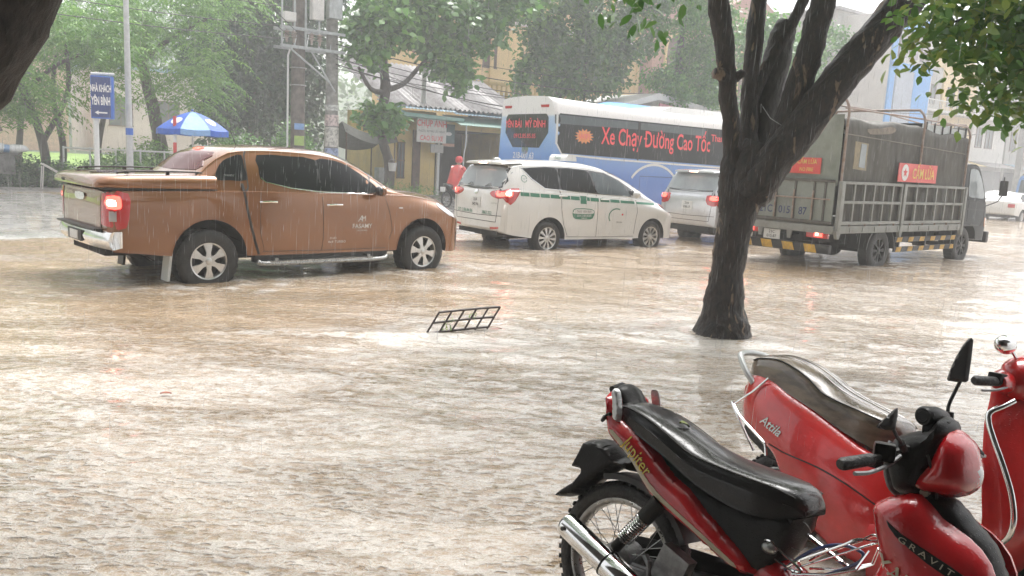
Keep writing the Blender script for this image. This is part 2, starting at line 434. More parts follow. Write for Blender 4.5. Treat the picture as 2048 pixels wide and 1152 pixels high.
def xgrid(tab, step=.12):
    xs = sorted(set(round(r[0], 4) for r in tab)); out = []
    for i in range(len(xs)-1):
        k = max(1, int((xs[i+1]-xs[i])/step)); out += [xs[i]+(xs[i+1]-xs[i])*j/k for j in range(k)]
    return out+[xs[-1]]
# ------------------------------------------------------------------ ground, road, flood water
def sstep(a, b, x):
    t = max(0, min(1, (x-a)/(b-a))); return t*t*(3-2*t)
def road_z(a, n):
    edge = 4.9+3.6*sstep(9, 20, a)+.35*sin(a*.7)
    return .02+.15*sstep(edge-.5, edge+1.1, n)-.05*sstep(9, 19, n)
def grid_sheet(name, A, N, zf, m, kind='structure', par=None):
    mb = MB(); vs = []; na, nn_ = len(A), len(N)
    for a in A:
        for n in N: p = RF(a, n); vs.append((p.x, p.y, zf(a, n)))
    fs = [(i*nn_+j, i*nn_+j+1, (i+1)*nn_+j+1, (i+1)*nn_+j) for i in range(na-1) for j in range(nn_-1)]
    mb.add(vs, fs); o = mb.obj(name, m, par, kind=kind); return o
M_asph = mat('wet_asphalt', (.34, .325, .31), rough=.26, var=.18, vscale=1.2, bump=.25, bscale=60, rvar=.12, vstretch=(1, 1, 1), coat=.5)
M_soil = mat('wet_soil', (.12, .09, .065), rough=.6, var=.3, vscale=2, bump=.4, bscale=20)
M_pave = mat('wet_paving', (.22, .19, .175), rough=.35, var=.15, vscale=3, bump=.2, bscale=30, coat=.3)
M_conc = mat('concrete', (.30, .29, .27), rough=.7, var=.2, vscale=3, bump=.2, bscale=25)
M_line = mat('road_line_paint', (.62, .61, .58), rough=.4, var=.2, vscale=9, lo=.45, hi=.7)
g = MB(); g.add([(-320, -60, -.3), (420, -60, -.3), (420, 420, -.3), (-320, 420, -.3)], [(0, 1, 2, 3)]); g.obj('ground', M_soil, kind='structure', smooth=False)
grid_sheet('road', [-60, -30, -15, -8]+[(-4+i*1.) for i in range(40)]+[40, 50, 60, 80, 110, 150], [-30, -12, -6, -2, 1]+[3+.25*i for i in range(32)]+[12, 15, 19, 21.5], road_z, M_asph)
grid_sheet('pavement', [-60, -20, 0, 10, 12.6, 20, 40, 80, 150], [19.6, 20.2, 22, 24, 26], lambda a, n: .16+.02*sstep(19.6, 26, n), M_pave)
kb = MB()
for i in range(60):
    a = -20+i*1.02; p = RF(a+.5, 19.5); kb.bbox((p.x, p.y, .11), (1.0, .2, .16), .02, rot=(0, 0, RA))
kb.obj('kerb', M_conc, kind='structure')
ln = MB()
for n0, w_ in ((5.75, .14), (6.15, .14)):
    for i in range(12):
        a0 = 5+i*1.5; q = []
        for a, n in ((a0, n0), (a0+1.5, n0), (a0+1.5, n0+w_), (a0, n0+w_)):
            p = RF(a, n); q.append((p.x, p.y, road_z(a, n)+.012))
        ln.add(q, [(0, 1, 2, 3)])
ln.obj('road_marking', M_line, kind='structure', smooth=False)

# flood water: real waves, denser close to the camera
def water_mat():
    m = bpy.data.materials.new('muddy_flood_water'); m.use_nodes = True; nt = m.node_tree; nt.nodes.clear(); L = nt.links.new
    p = _n(nt, "ShaderNodeBsdfPrincipled"); o = _n(nt, "ShaderNodeOutputMaterial"); L(p.outputs[0], o.inputs[0])
    p.inputs['Roughness'].default_value = .10; p.inputs['IOR'].default_value = 1.34; p.inputs['Specular IOR Level'].default_value = .9
    tc = _n(nt, "ShaderNodeTexCoord")
    def nz(scale, st, det=4., rough=.55, rot=0., dist=0.):
        mp = _n(nt, "ShaderNodeMapping"); mp.inputs['Scale'].default_value = st; mp.inputs['Rotation'].default_value = (0, 0, rot); L(tc.outputs['Object'], mp.inputs[0])
        n = _n(nt, "ShaderNodeTexNoise", Scale=scale, Detail=det, Roughness=rough, Distortion=dist); L(mp.outputs[0], n.inputs['Vector']); return n.outputs[0]
    def mr(v, a, b, c=0., d=1.):
        r = _n(nt, "ShaderNodeMapRange"); r.interpolation_type = 'SMOOTHSTEP'
        for k, x in zip(('From Min', 'From Max', 'To Min', 'To Max'), (a, b, c, d)): r.inputs[k].default_value = x
        L(v, r.inputs['Value']); return r.outputs[0]
    def mth(op, a, b):
        n = _n(nt, "ShaderNodeMath", operation=op)
        for i, x in enumerate((a, b)):
            if not isinstance(x, (int, float)): L(x, n.inputs[i])
            else: n.inputs[i].default_value = x
        return n.outputs[0]
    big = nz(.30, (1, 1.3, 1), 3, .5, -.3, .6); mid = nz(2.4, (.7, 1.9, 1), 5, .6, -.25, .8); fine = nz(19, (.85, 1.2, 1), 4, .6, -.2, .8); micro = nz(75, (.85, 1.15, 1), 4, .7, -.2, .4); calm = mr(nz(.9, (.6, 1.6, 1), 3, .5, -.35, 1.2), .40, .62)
    # rain pocks: elongated dimples of brown mud; pale base paints froth and sky reflection
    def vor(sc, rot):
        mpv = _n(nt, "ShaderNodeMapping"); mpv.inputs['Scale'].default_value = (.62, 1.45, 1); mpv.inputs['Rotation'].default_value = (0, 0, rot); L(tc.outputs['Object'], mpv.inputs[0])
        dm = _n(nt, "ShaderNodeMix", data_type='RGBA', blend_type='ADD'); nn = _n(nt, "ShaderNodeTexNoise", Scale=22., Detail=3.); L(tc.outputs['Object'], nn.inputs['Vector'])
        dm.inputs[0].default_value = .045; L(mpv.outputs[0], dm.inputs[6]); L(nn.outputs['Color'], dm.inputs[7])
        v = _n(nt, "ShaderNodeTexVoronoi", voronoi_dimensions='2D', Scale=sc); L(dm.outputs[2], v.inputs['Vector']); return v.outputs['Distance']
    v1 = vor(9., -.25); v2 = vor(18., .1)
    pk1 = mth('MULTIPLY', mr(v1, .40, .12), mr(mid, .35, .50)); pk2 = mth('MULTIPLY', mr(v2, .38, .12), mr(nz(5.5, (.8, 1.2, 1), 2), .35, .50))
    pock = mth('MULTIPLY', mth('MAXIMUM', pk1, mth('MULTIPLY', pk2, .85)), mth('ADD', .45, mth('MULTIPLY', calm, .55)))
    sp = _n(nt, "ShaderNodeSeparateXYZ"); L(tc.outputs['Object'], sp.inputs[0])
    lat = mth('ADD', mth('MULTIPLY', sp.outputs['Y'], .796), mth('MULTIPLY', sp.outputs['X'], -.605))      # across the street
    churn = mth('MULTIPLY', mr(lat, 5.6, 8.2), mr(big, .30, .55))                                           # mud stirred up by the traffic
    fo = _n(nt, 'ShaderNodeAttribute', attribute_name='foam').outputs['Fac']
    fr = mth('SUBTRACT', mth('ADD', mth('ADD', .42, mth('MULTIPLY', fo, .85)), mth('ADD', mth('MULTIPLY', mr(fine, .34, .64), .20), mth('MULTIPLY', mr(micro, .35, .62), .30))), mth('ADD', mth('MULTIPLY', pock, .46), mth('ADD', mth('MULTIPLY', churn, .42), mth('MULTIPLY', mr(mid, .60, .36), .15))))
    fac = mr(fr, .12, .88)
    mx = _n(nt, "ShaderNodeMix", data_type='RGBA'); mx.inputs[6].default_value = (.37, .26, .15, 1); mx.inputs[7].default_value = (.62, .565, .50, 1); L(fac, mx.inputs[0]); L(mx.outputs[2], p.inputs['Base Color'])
    p.inputs['Coat Weight'].default_value = .5; p.inputs['Coat Roughness'].default_value = .05
    h = mth('SUBTRACT', mth('ADD', mth('MULTIPLY', mid, 1.0), mth('MULTIPLY', mth('ADD', .45, mth('MULTIPLY', calm, .55)), mth('ADD', mth('MULTIPLY', fine, .60), mth('MULTIPLY', micro, .17)))), mth('MULTIPLY', pock, .30))
    b = _n(nt, "ShaderNodeBump", Strength=1.0, Distance=.07); L(h, b.inputs['Height']); L(b.outputs[0], p.inputs['Normal'])
    return m
def flow_h(x, y):
    v = Vector((x*.55-y*.14, y*1.1+x*.15, 0))
    h = .020*(noise.noise(v*.8)+.0)+.015*noise.noise(v*2.1+Vector((3, 1, 0)))+.008*(1-2*abs(noise.noise(v*4.3+Vector((9, 5, 2)))))+.0045*noise.noise(v*9.7)
    if y < 14: h += .0042*(1-2*abs(noise.noise(Vector((x*9, y*15, 1)))))+.0022*noise.noise(Vector((x*24, y*36, 4)))
    # ridge of water running past the bent grate, eddy behind the trunk
    d = math.hypot(x-2.1, (y-7.95)*1.2); h += .02*math.exp(-((d-.45)/.12)**2)*(1 if y > 7.6 else .5)
    h += .018*math.exp(-((y-7.28-.12*x)/.07)**2)*sstep(-2.6, -1.3, x)*(1-sstep(-.6, -.1, x))
    # bow waves and churned rings round the tyres
    if y > 8:
        for wx, wy in WHEELS:
            d = math.hypot(x-wx, y-wy)
            if d < 1.3: h += .022*math.exp(-((d-.42)/.10)**2)+.012*math.exp(-((d-.72)/.10)**2)+.012*noise.noise(Vector((x*7, y*9, 2)))*math.exp(-(d/.8)**2)
    # long current ridges bending past the trunk
    s_ = y-.32*x-.10*sin(x*1.3); h += .010*sin(s_*5.2+1.5*noise.noise(Vector((x*.5, y*.7, 0))))*max(0, noise.noise(Vector((x*.35, y*.5, 7)))+.15)
    return h
WHEELS = [(-3.6, 9.5), (-1.3, 11.7), (.62, 15.3), (2.85, 17), (6.9, 15.4), (9.7, 17.8), (-.3, 7.4)]
def build_water():
    ys = []; y = 1.35
    while y < 90: ys.append(y); y *= 1.0072
    ts = lins(-.98, .98, 330); mb = MB(); vs = []
    for yy in ys:
        amp = 1. if yy < 20 else max(.3, 20/yy)
        for t in ts:
            x = t*(yy+.7); vs.append((x, yy, .118+flow_h(x, yy)*amp))
    n = len(ts); fs = [(i*n+j, i*n+j+1, (i+1)*n+j+1, (i+1)*n+j) for i in range(len(ys)-1) for j in range(n-1)]
    mb.add(vs, fs)
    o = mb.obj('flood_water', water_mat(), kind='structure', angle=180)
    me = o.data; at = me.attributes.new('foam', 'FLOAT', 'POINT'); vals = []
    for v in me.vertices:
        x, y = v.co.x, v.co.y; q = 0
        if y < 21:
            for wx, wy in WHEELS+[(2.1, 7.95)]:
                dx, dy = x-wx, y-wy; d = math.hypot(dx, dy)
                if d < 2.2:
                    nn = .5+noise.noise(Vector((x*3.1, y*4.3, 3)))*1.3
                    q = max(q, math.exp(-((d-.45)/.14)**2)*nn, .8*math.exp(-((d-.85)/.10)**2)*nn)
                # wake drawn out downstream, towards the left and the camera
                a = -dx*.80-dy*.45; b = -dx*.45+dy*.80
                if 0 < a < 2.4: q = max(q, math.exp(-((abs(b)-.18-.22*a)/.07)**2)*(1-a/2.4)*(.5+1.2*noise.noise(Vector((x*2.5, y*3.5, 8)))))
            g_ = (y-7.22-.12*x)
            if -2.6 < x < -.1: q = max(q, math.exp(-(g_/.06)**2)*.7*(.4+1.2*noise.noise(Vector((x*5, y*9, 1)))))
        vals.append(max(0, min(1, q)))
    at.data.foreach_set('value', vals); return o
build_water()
# ------------------------------------------------------------------ copper pickup
def add_text_part(name, body, items, root, material, **kw):
    mb = MB()
    for s, fr, u, v, size, k in items: text_on(mb, body, s, fr, u, v, size, **k)
    return mb.obj(name, MT[material], root, smooth=False, **kw)
def mirrored_pairs(fn):
    for sg in (-1, 1): fn(sg)

def make_pickup():
    root = thing('pickup_truck', 'copper-brown double-cab pickup with a hard bed cover, brake lights on, standing in the flood', 'pickup truck')
    lower = [(-1.12, .62, .66, .8, .60, 1.12, 1.15), (-1.098, .56, .84, .85, .80, 1.17, 1.19), (-1.04, .52, .905, .9, .865, 1.195, 1.21), (-.8, .50, .925, .88, .885, 1.20, 1.215), (-.45, .46, .93, .86, .89, 1.205, 1.22), (.5, .43, .925, .85, .885, 1.215, 1.23), (1.5, .42, .92, .84, .88, 1.205, 1.23), (2.5, .42, .92, .84, .87, 1.195, 1.23), (2.85, .42, .925, .84, .855, 1.19, 1.245), (3.2, .40, .925, .82, .83, 1.15, 1.235), (3.5, .38, .915, .80, .78, 1.09, 1.19), (3.72, .36, .88, .76, .70, 1.01, 1.12), (3.85, .36, .80, .72, .60, .92, 1.02), (3.93, .38, .68, .68, .48, .84, .90), (3.96, .42, .50, .64, .35, .78, .82)]
    upper = [(-.12, .845, 1.2, .78, 1.36, 1.385), (-.03, .85, 1.21, .735, 1.42, 1.47), (.06, .85, 1.21, .71, 1.50, 1.58), (.18, .85, 1.22, .69, 1.59, 1.67), (.34, .85, 1.22, .675, 1.67, 1.725), (.6, .86, 1.22, .665, 1.705, 1.755), (1.0, .86, 1.22, .66, 1.715, 1.775), (1.4, .86, 1.215, .66, 1.705, 1.775), (1.8, .86, 1.21, .66, 1.665, 1.755), (2.05, .86, 1.205, .665, 1.59, 1.70), (2.3, .86, 1.20, .68, 1.475, 1.60), (2.5, .855, 1.2, .70, 1.365, 1.48), (2.67, .85, 1.195, .735, 1.27, 1.375), (2.8, .84, 1.19, .76, 1.215, 1.29), (2.9, .8, 1.18, .74, 1.19, 1.245)]
    body = car_shell(lower, upper, [(.02, .42, .455), (3.13, .42, .445)], MT['copper'], xgrid(lower, .1), xgrid(upper, .09), sill_dark=.5)
    meshobj('body', body, root); B = Body(body)
    # bed cover
    cov = [(-1.195, .74, 1.30), (-1.165, .80, 1.335), (-1.07, .84, 1.355), (-.6, .86, 1.375), (-.1, .86, 1.385), (.12, .855, 1.385)]
    mb = MB(); R = []
    for x in xgrid(cov, .15):
        hw, zt = interp(cov, x); zb = 1.222
        h = [(0, zb), (hw*.9, zb), (hw+.02, zb+.005), (hw+.035, zb+.05), (hw+.01, zt-.035), (hw-.05, zt-.008), (hw*.6, zt+.008), (0, zt+.014)]
        R.append([(x, a, b) for a, b in h]+[(x, -a, b) for a, b in h[::-1][1:-1]])
    mb.rings(R); cover = mb.obj('bed_cover', MT['copper'], root, angle=50)
    m2 = MB()
    for yy in (-.28, .28): m2.tube([(-1.1, yy, 1.372), (-.2, yy*1.02, 1.396)], .006, 6)
    m2.obj('panel_line', MT['gap'], cover)
    for sg in (-1, 1):
        m = MB(); m.tube(catmull([(-.95, sg*.73, 1.372), (-.90, sg*.73, 1.395), (-.5, sg*.73, 1.412), (-.05, sg*.73, 1.412), (0.0, sg*.73, 1.392)], 5), .010, 8)
        for x in (-.85, -.4, -.06): m.box((x, sg*.73, 1.392), (.04, .02, .03))
        m.obj('cover_rail', MT['blackp'], cover)
    m = MB(); m.bbox((-1.185, .42, 1.262), (.03, .10, .035), .008); m.obj('cover_lock', MT['blackp'], cover)
    # gap under cover
    m = MB(); m.box((-.5, 0, 1.216), (1.25, 1.74, .022)); m.obj('cover_seal', MT['gap'], root)
    # windows
    def win(name, poly, sg, material='glassd', g=.07, off=.004, sm=2):
        m = MB(); decal(m, B, smooth_outline(poly, sm) if sm else poly, B.side(sg), g, off); return m.obj(name, MT[material], root)
    for sg in (-1, 1):
        win('window', [(.13, 1.34), (.17, 1.46), (.26, 1.56), (.39, 1.62), (.50, 1.64), (.505, 1.50), (.505, 1.34), (.3, 1.335)], sg)
        win('window', [(.70, 1.645), (.69, 1.5), (.685, 1.385), (.74, 1.335), (1.08, 1.265), (1.49, 1.225), (1.49, 1.40), (1.49, 1.62), (1.13, 1.65)], sg)
        win('window', [(1.525, 1.62), (1.525, 1.4), (1.525, 1.225), (2.07, 1.213), (2.38, 1.215), (2.36, 1.32), (2.16, 1.47), (1.92, 1.59), (1.70, 1.63)], sg)
        # chrome sill line
        m = MB(); decal(m, B, strip([(.70, 1.375), (.75, 1.325), (1.08, 1.255), (1.5, 1.213), (2.07, 1.20), (2.42, 1.203)], .012), B.side(sg), .05, .006); m.obj('window_trim', MT['chrome'], root)
        # B pillar black
        m = MB(); decal(m, B, [(1.49, 1.225), (1.525, 1.225), (1.525, 1.615), (1.49, 1.615)], B.side(sg), .05, .0035); m.obj('door_pillar', MT['blackp'], root)
        # seams
        m = MB()
        for path, w_ in (([(.445, 1.30), (.447, 1.2), (.475, 1.0), (.52, .80), (.58, .58), (.63, .44)], .032), ([(1.505, 1.21), (1.515, .9), (1.52, .62), (1.50, .46)], .007), ([(2.48, 1.17), (2.56, .9), (2.60, .7), (2.55, .58)], .007), ([(.66, 1.20), (.64, .9), (.645, .7), (.70, .48)], .004), ([(.68, .475), (1.5, .46), (2.5, .46)], .008)):
            decal(m, B, strip(path, w_), B.side(sg), .06, .0025)
        m.obj('door_seam', MT['gap'], root)
        m = MB(); decal(m, B, strip([(.47, 1.20), (.515, 1.25), (.52, 1.45), (.53, 1.63), (.56, 1.69)], .018), B.side(sg), .05, .003); m.obj('canopy_seam', MT['gap'], root)
        for x, z in ((.755, 1.085), (1.685, 1.05)):
            m = MB(); p = B.hit((x, sg*5, z), (0, -sg, 0), .028); m.tube([(x-.11, p.y-sg*.024, z-.002), (x-.095, p.y, z), (x, p.y+sg*.006, z+.004), (x+.095, p.y, z), (x+.11, p.y-sg*.024, z-.002)], .016, 8); m.obj('door_handle', MT['chrome'], root)
        m = MB(); decal(m, B, smooth_outline([(-1.085, 1.17), (-.89, 1.165), (-.88, 1.0), (-.925, .79), (-1.075, .80), (-1.085, 1.0)], 2), B.side(sg), .05, .008); m.obj('tail_light', MT['redlens'], root)
        tl = [o for o in bpy.data.objects if o.parent == root and o.name.startswith('tail_light')][-1]
        m = MB(); decal(m, B, [(-.845, 1.02), (-.70, 1.0), (-.66, .86), (-.80, .80)], B.rear, .05, .01) if False else None
        # rear face of lamp
        m = MB(); yy = [sg*.74, sg*.88]
        decal(m, B, [(sg*.72, 1.16), (sg*.87, 1.16), (sg*.87, .80), (sg*.72, .82)], B.rear, .05, .01); m.obj('tail_light_rear', MT['redlens'], root)
        m = MB(); decal(m, B, smooth_outline([(-1.085, 1.13), (-.98, 1.13), (-.965, 1.05), (-.98, 1.0), (-1.085, 1.0)], 2), B.side(sg), .03, .013); m.obj('brake_lamp', MT['redlit'], tl)
        m = MB(); decal(m, B, smooth_outline([(-1.08, 1.09), (-1.03, 1.09), (-1.02, 1.03), (-1.08, 1.03)], 2), B.side(sg), .03, .018); m.obj('bulb', MT['redlit2'], tl)
        m = MB(); decal(m, B, [(-1.075, .97), (-1.02, .97), (-1.02, .86), (-1.075, .86)], B.side(sg), .03, .013); m.obj('reversing_lens', MT['clearlens'], tl)
        # side step
        m = MB(); m.tube(catmull([(.62, sg*.93, .35), (.70, sg*.965, .325), (1.5, sg*.965, .318), (2.35, sg*.965, .318), (2.50, sg*.93, .35)], 4), .030, 10); m.box((1.5, sg*.93, .345), (1.5, .12, .02))
        for x in (.85, 2.2): m.box((x, sg*.80, .37), (.05, .3, .03))
        m.obj('side_step', MT['steel'], root)
        m = MB(); m.box((1.56, sg*.84, .40), (1.95, .10, .13)); m.obj('sill', MT['blackp'], root)
        # mirror
        m = MB(); m.sphere((2.33, sg*1.02, 1.245), 1, 16, 10, (.06, .115, .075)); m.box((2.34, sg*.91, 1.20), (.05, .12, .03)); mo = m.obj('wing_mirror', MT['copper'], root)
        m = MB(); m.sphere((2.295, sg*1.02, 1.245), 1, 12, 8, (.045, .10, .066)); m.obj('mirror_glass', MT['blackg'], mo)
        m = MB(); decal(m, B, smooth_outline([(3.62, 1.02), (3.45, 1.07), (3.42, 1.02), (3.60, .90), (3.80, .86), (3.80, .93)], 2), B.side(sg), .04, .008); m.obj('headlight', MT['clearlens'], root)
        m = MB(); decal(m, B, [(2.70, 1.02), (2.76, 1.02), (2.76, 1.0), (2.70, 1.0)], B.side(sg), .05, .008); m.obj('side_repeater', MT['clearlens'], root)
        # wheel arch lip
        for cx, r_, in ((.02, .462), (3.13, .452)):
            m = MB(); a0 = .12; P = [(cx+r_*cos(a), .42+r_*sin(a)) for a in lins(a0, pi-a0, 24)]
            decal(m, B, strip(P, .016), B.side(sg), .05, .006); m.obj('arch_lip', MT['copper'], root)
    # rear glass, windscreen
    m = MB(); decal(m, B, smooth_outline([(-.60, 1.44), (.60, 1.44), (.56, 1.55), (.50, 1.655), (-.50, 1.655), (-.56, 1.55)], 2), B.rear, .08, .006); rg = m.obj('rear_window', MT['redglass'], root)
    m = MB(); decal(m, B, [(-.10, 1.68), (.10, 1.68), (.10, 1.70), (-.10, 1.70)], B.rear, .05, .012); m.obj('high_brake_lamp', MT['redlit'], root)
    m = MB(); decal(m, B, smooth_outline([(-.70, 1.28), (.70, 1.28), (.66, 1.45), (.56, 1.66), (-.56, 1.66), (-.66, 1.45)], 2), B.front, .1, .006); m.obj('windscreen', MT['glassd'], root)

    # tailgate
    m = MB(); decal(m, B, [(-.70, 1.17), (.70, 1.17), (.70, .66), (-.70, .66)], B.rear, .1, .004); tg = m.obj('tailgate', MT['copper'], root)
    m = MB(); decal(m, B, strip([(-.70, 1.16), (-.705, .66)], .012), B.rear, .05, .007); decal(m, B, strip([(.70, 1.16), (.705, .66)], .012), B.rear, .05, .007); m.obj('tailgate_seam', MT['gap'], tg)
    m = MB(); decal(m, B, smooth_outline([(-.16, 1.13), (.16, 1.13), (.14, 1.055), (-.14, 1.055)], 2), B.rear, .04, .016); m.obj('handle', MT['chrome'], tg)
    add_text_part('badge', B, [('NAVARA', B.rear, .42, .74, .055, dict(flip=-1, off=.010)), ('4x4', B.rear, -.45, .74, .05, dict(flip=-1, off=.010))], tg, 'chrome')
    # bumper with step
    bt = [(-.93, 0), (-.90, .05), (-.55, .12), (0, .14), (.55, .12), (.90, .05), (.93, 0)]
    m = MB(); R = []
    for y, d in [(p.x, p.y) for p in catmull([(a, b, 0) for a, b in bt], 3)]:
        x0 = -1.08-d*.75
        R.append([(x0+.11, y, .57), (x0+.04, y, .55), (x0, y, .59), (x0-.012, y, .66), (x0+.01, y, .73), (x0+.04, y, .75), (x0+.11, y, .75)])
    m.rings(R, True, True); bo = m.obj('rear_bumper', MT['chrome'], root)
    m = MB(); m.bbox((-1.12, 0, .758), (.16, 1.45, .022), .006); m.obj('step_pad', MT['blackp'], bo)
    m = MB(); m.bbox((-1.192, 0, .65), (.02, .52, .13), .008); m.obj('plate_recess', MT['blackp'], bo)
    m = MB(); m.bbox((-1.205, 0, .65), (.012, .30, .10), .004); m.obj('number_plate', MT['plate'], bo)
    m = MB(); m.box((-.85, -.80, .49), (.25, .05, .05), rot=(0, .35, 0)); m.box((-.85, .80, .49), (.25, .05, .05), rot=(0, .35, 0)); m.box((-.6, 0, .5), (.9, 1.2, .1)); m.box((1.6, 0, .40), (4., .9, .12)); m.cyl((0, -.7, .36), (0, .7, .36), .06); m.sphere((0, 0, .36), .15); m.cyl((3.13, -.7, .38), (3.13, .7, .38), .04); m.obj('chassis', MT['well'], root)
    for sg in (-1, 1):
        m = MB(); m.prism([(-.43, .50), (-.40, .50), (-.44, .16), (-.47, .16)], sg*.66, sg*.86); m.obj('mud_flap', MT['plate'] if sg < 0 else MT['blackp'], root)
    m = MB(); m.tube([(.62, -.28, 1.755), (.55, -.28, 1.93)], [.006, .003], 6); m.obj('antenna', MT['blackp'], root)
    # grille
    m = MB(); decal(m, B, smooth_outline([(-.5, .95), (.5, .95), (.42, .62), (-.42, .62)], 2), B.front, .08, .01); m.obj('grille', MT['chrome'], root)
    # lettering
    fr = B.side(-1)
    add_text_part('door_lettering', B, [('FASAMY', fr, 2.105, .765, .085, dict(off=.006, bold=.008)), ('A', fr, 2.075, .865, .12, dict(off=.006, shear=.3)), ('M', fr, 2.125, .865, .10, dict(off=.006)), ('GENUINE PARTS', fr, 2.105, .705, .022, dict(off=.006)), ('2.5 dCi', fr, 1.66, .615, .035, dict(off=.006)), ('4x4 TURBO', fr, 1.72, .565, .045, dict(off=.006, spacing=1.2))], root, 'whitetxt')
    add_text_part('window_sticker', B, [('FULLBOX', fr, .30, 1.39, .03, dict(off=.010))], root, 'steel')
    W = wheel_mesh(.375, .222, .25, 6, .085)
    for x in (0, 3.15):
        put_wheel(W, root, x, -.79, .38, spin=.2 if x else .5); put_wheel(W, root, x, .79, .38, flip=True)
    return root
MT['redglass'] = glass_mat('dark_reddish_glass', (.10, .016, .013))
pk = make_pickup()
p0 = Vector((-3.607, 9.541, 0)); a_ = .759
pk.location = p0+Vector((-sin(a_), cos(a_), 0))*.9; pk.rotation_euler = (0, 0, a_); pk.location.z = 0.0

# ------------------------------------------------------------------ white taxi
def make_mpv(kind):
    taxi = kind == 'taxi'
    paint = MT['white_paint'] if taxi else MT['silver_paint']
    if taxi:
        root = thing('taxi', 'white taxi people carrier with a green dashed stripe and roof light, beside the blue bus', 'taxi')
        lower = [(-1.06, .50, .62, .7, .58, 1.10, 1.14), (-1.03, .46, .80, .74, .76, 1.16, 1.19), (-.95, .42, .89, .78, .85, 1.205, 1.225), (-.7, .38, .915, .80, .872, 1.215, 1.235), (-.3, .34, .92, .80, .875, 1.205, 1.23), (.5, .31, .92, .80, .875, 1.18, 1.215), (1.3, .31, .92, .80, .87, 1.15, 1.20), (2.1, .31, .92, .78, .865, 1.115, 1.18), (2.5, .31, .92, .76, .85, 1.085, 1.165), (2.9, .30, .915, .74, .81, 1.035, 1.125), (3.2, .29, .89, .70, .74, .965, 1.06), (3.4, .28, .83, .66, .64, .87, .96), (3.53, .29, .72, .60, .52, .78, .85), (3.60, .32, .56, .56, .4, .70, .76)]
        upper = [(-1.0, .80, 1.16, .76, 1.24, 1.26), (-.93, .83, 1.17, .74, 1.38, 1.40), (-.86, .845, 1.18, .725, 1.52, 1.56), (-.78, .85, 1.18, .70, 1.63, 1.70), (-.6, .85, 1.19, .685, 1.675, 1.745), (0, .855, 1.18, .675, 1.70, 1.785), (.6, .855, 1.17, .67, 1.71, 1.795), (1.1, .855, 1.15, .67, 1.69, 1.785), (1.5, .85, 1.13, .672, 1.635, 1.745), (1.85, .85, 1.11, .685, 1.545, 1.655), (2.2, .845, 1.09, .705, 1.415, 1.52), (2.5, .84, 1.07, .735, 1.27, 1.375), (2.75, .82, 1.05, .75, 1.14, 1.235), (2.9, .79, 1.03, .74, 1.08, 1.15)]
        arches = [(.01, .33, .405), (2.77, .33, .385)]
    else:
        root = thing('sport_utility_car', 'silver off-road family car seen from behind beside the multi-stemmed tree, brake lights on', 'car')
        lower = [(-1.07, .56, .64, .8, .60, 1.14, 1.17), (-1.04, .50, .84, .84, .80, 1.19, 1.21), (-.95, .48, .90, .86, .86, 1.22, 1.24), (-.5, .45, .92, .86, .875, 1.22, 1.24), (.5, .42, .92, .84, .875, 1.21, 1.24), (2.2, .42, .92, .82, .865, 1.19, 1.23), (2.7, .42, .92, .82, .84, 1.17, 1.22), (3.2, .40, .90, .80, .78, 1.08, 1.15), (3.5, .38, .82, .72, .64, .96, 1.03), (3.65, .4, .6, .66, .45, .85, .9)]
        upper = [(-1.0, .80, 1.18, .76, 1.27, 1.29), (-.93, .83, 1.19, .74, 1.42, 1.45), (-.84, .845, 1.19, .715, 1.60, 1.66), (-.76, .85, 1.19, .69, 1.70, 1.77), (-.5, .85, 1.19, .68, 1.73, 1.80), (.6, .85, 1.19, .67, 1.76, 1.84), (1.3, .85, 1.19, .67, 1.72, 1.82), (1.7, .85, 1.18, .68, 1.60, 1.70), (2.1, .84, 1.17, .71, 1.42, 1.52), (2.4, .82, 1.16, .74, 1.24, 1.32), (2.55, .8, 1.15, .74, 1.19, 1.22)]
        arches = [(.01, .38, .43), (2.75, .38, .43)]
    body = car_shell(lower, upper, arches, paint, xgrid(lower, .1), xgrid(upper, .09), sill_dark=.36)
    meshobj('body', body, root); B = Body(body)
    def part(name, polys, fr, material, g=.07, off=.005, sm=2, parent=root, **k):
        m = MB()
        for q in polys: decal(m, B, smooth_outline(q, sm) if sm else q, fr, g, off, **k)
        return m.obj(name, MT[material], parent)
    for sg in (-1, 1):
        fr = B.side(sg)
        if taxi:
            wins = [('glassd', [(-.52, 1.60), (-.34, 1.44), (-.08, 1.285), (.10, 1.265), (.27, 1.26), (.265, 1.45), (.26, 1.64), (-.14, 1.645)]), ('glassd', [(.33, 1.64), (.33, 1.45), (.345, 1.25), (.8, 1.225), (1.17, 1.20), (1.14, 1.40), (1.08, 1.60), (.80, 1.64)]), ('glassm', [(1.155, 1.585), (1.20, 1.4), (1.25, 1.20), (1.7, 1.175), (2.12, 1.155), (2.09, 1.27), (1.87, 1.45), (1.5, 1.565), (1.3, 1.59)]), ('glassd', [(2.17, 1.155), (2.14, 1.27), (2.3, 1.23), (2.50, 1.14)])]
        else:
            wins = [('glassd', [(-.60, 1.66), (-.62, 1.3), (-.1, 1.26), (.30, 1.26), (.28, 1.70), (-.2, 1.70)]), ('glassd', [(.36, 1.70), (.36, 1.26), (1.2, 1.24), (1.16, 1.70)]), ('glassd', [(1.22, 1.69), (1.26, 1.24), (2.05, 1.21), (2.0, 1.34), (1.65, 1.58), (1.5, 1.66)])]
        part('window_surround', [[(-.58, 1.625), (-.36, 1.42), (-.08, 1.27), (.30, 1.245), (1.2, 1.19), (2.54, 1.125), (2.30, 1.26), (1.9, 1.47), (1.52, 1.60), (1.1, 1.64), (.6, 1.665), (0, 1.665)] if taxi else [(-.62, 1.71), (-.64, 1.27), (.3, 1.24), (2.1, 1.19), (2.0, 1.37), (1.65, 1.62), (1.2, 1.73), (.3, 1.73)]], fr, 'blackg', sm=0, off=.002)
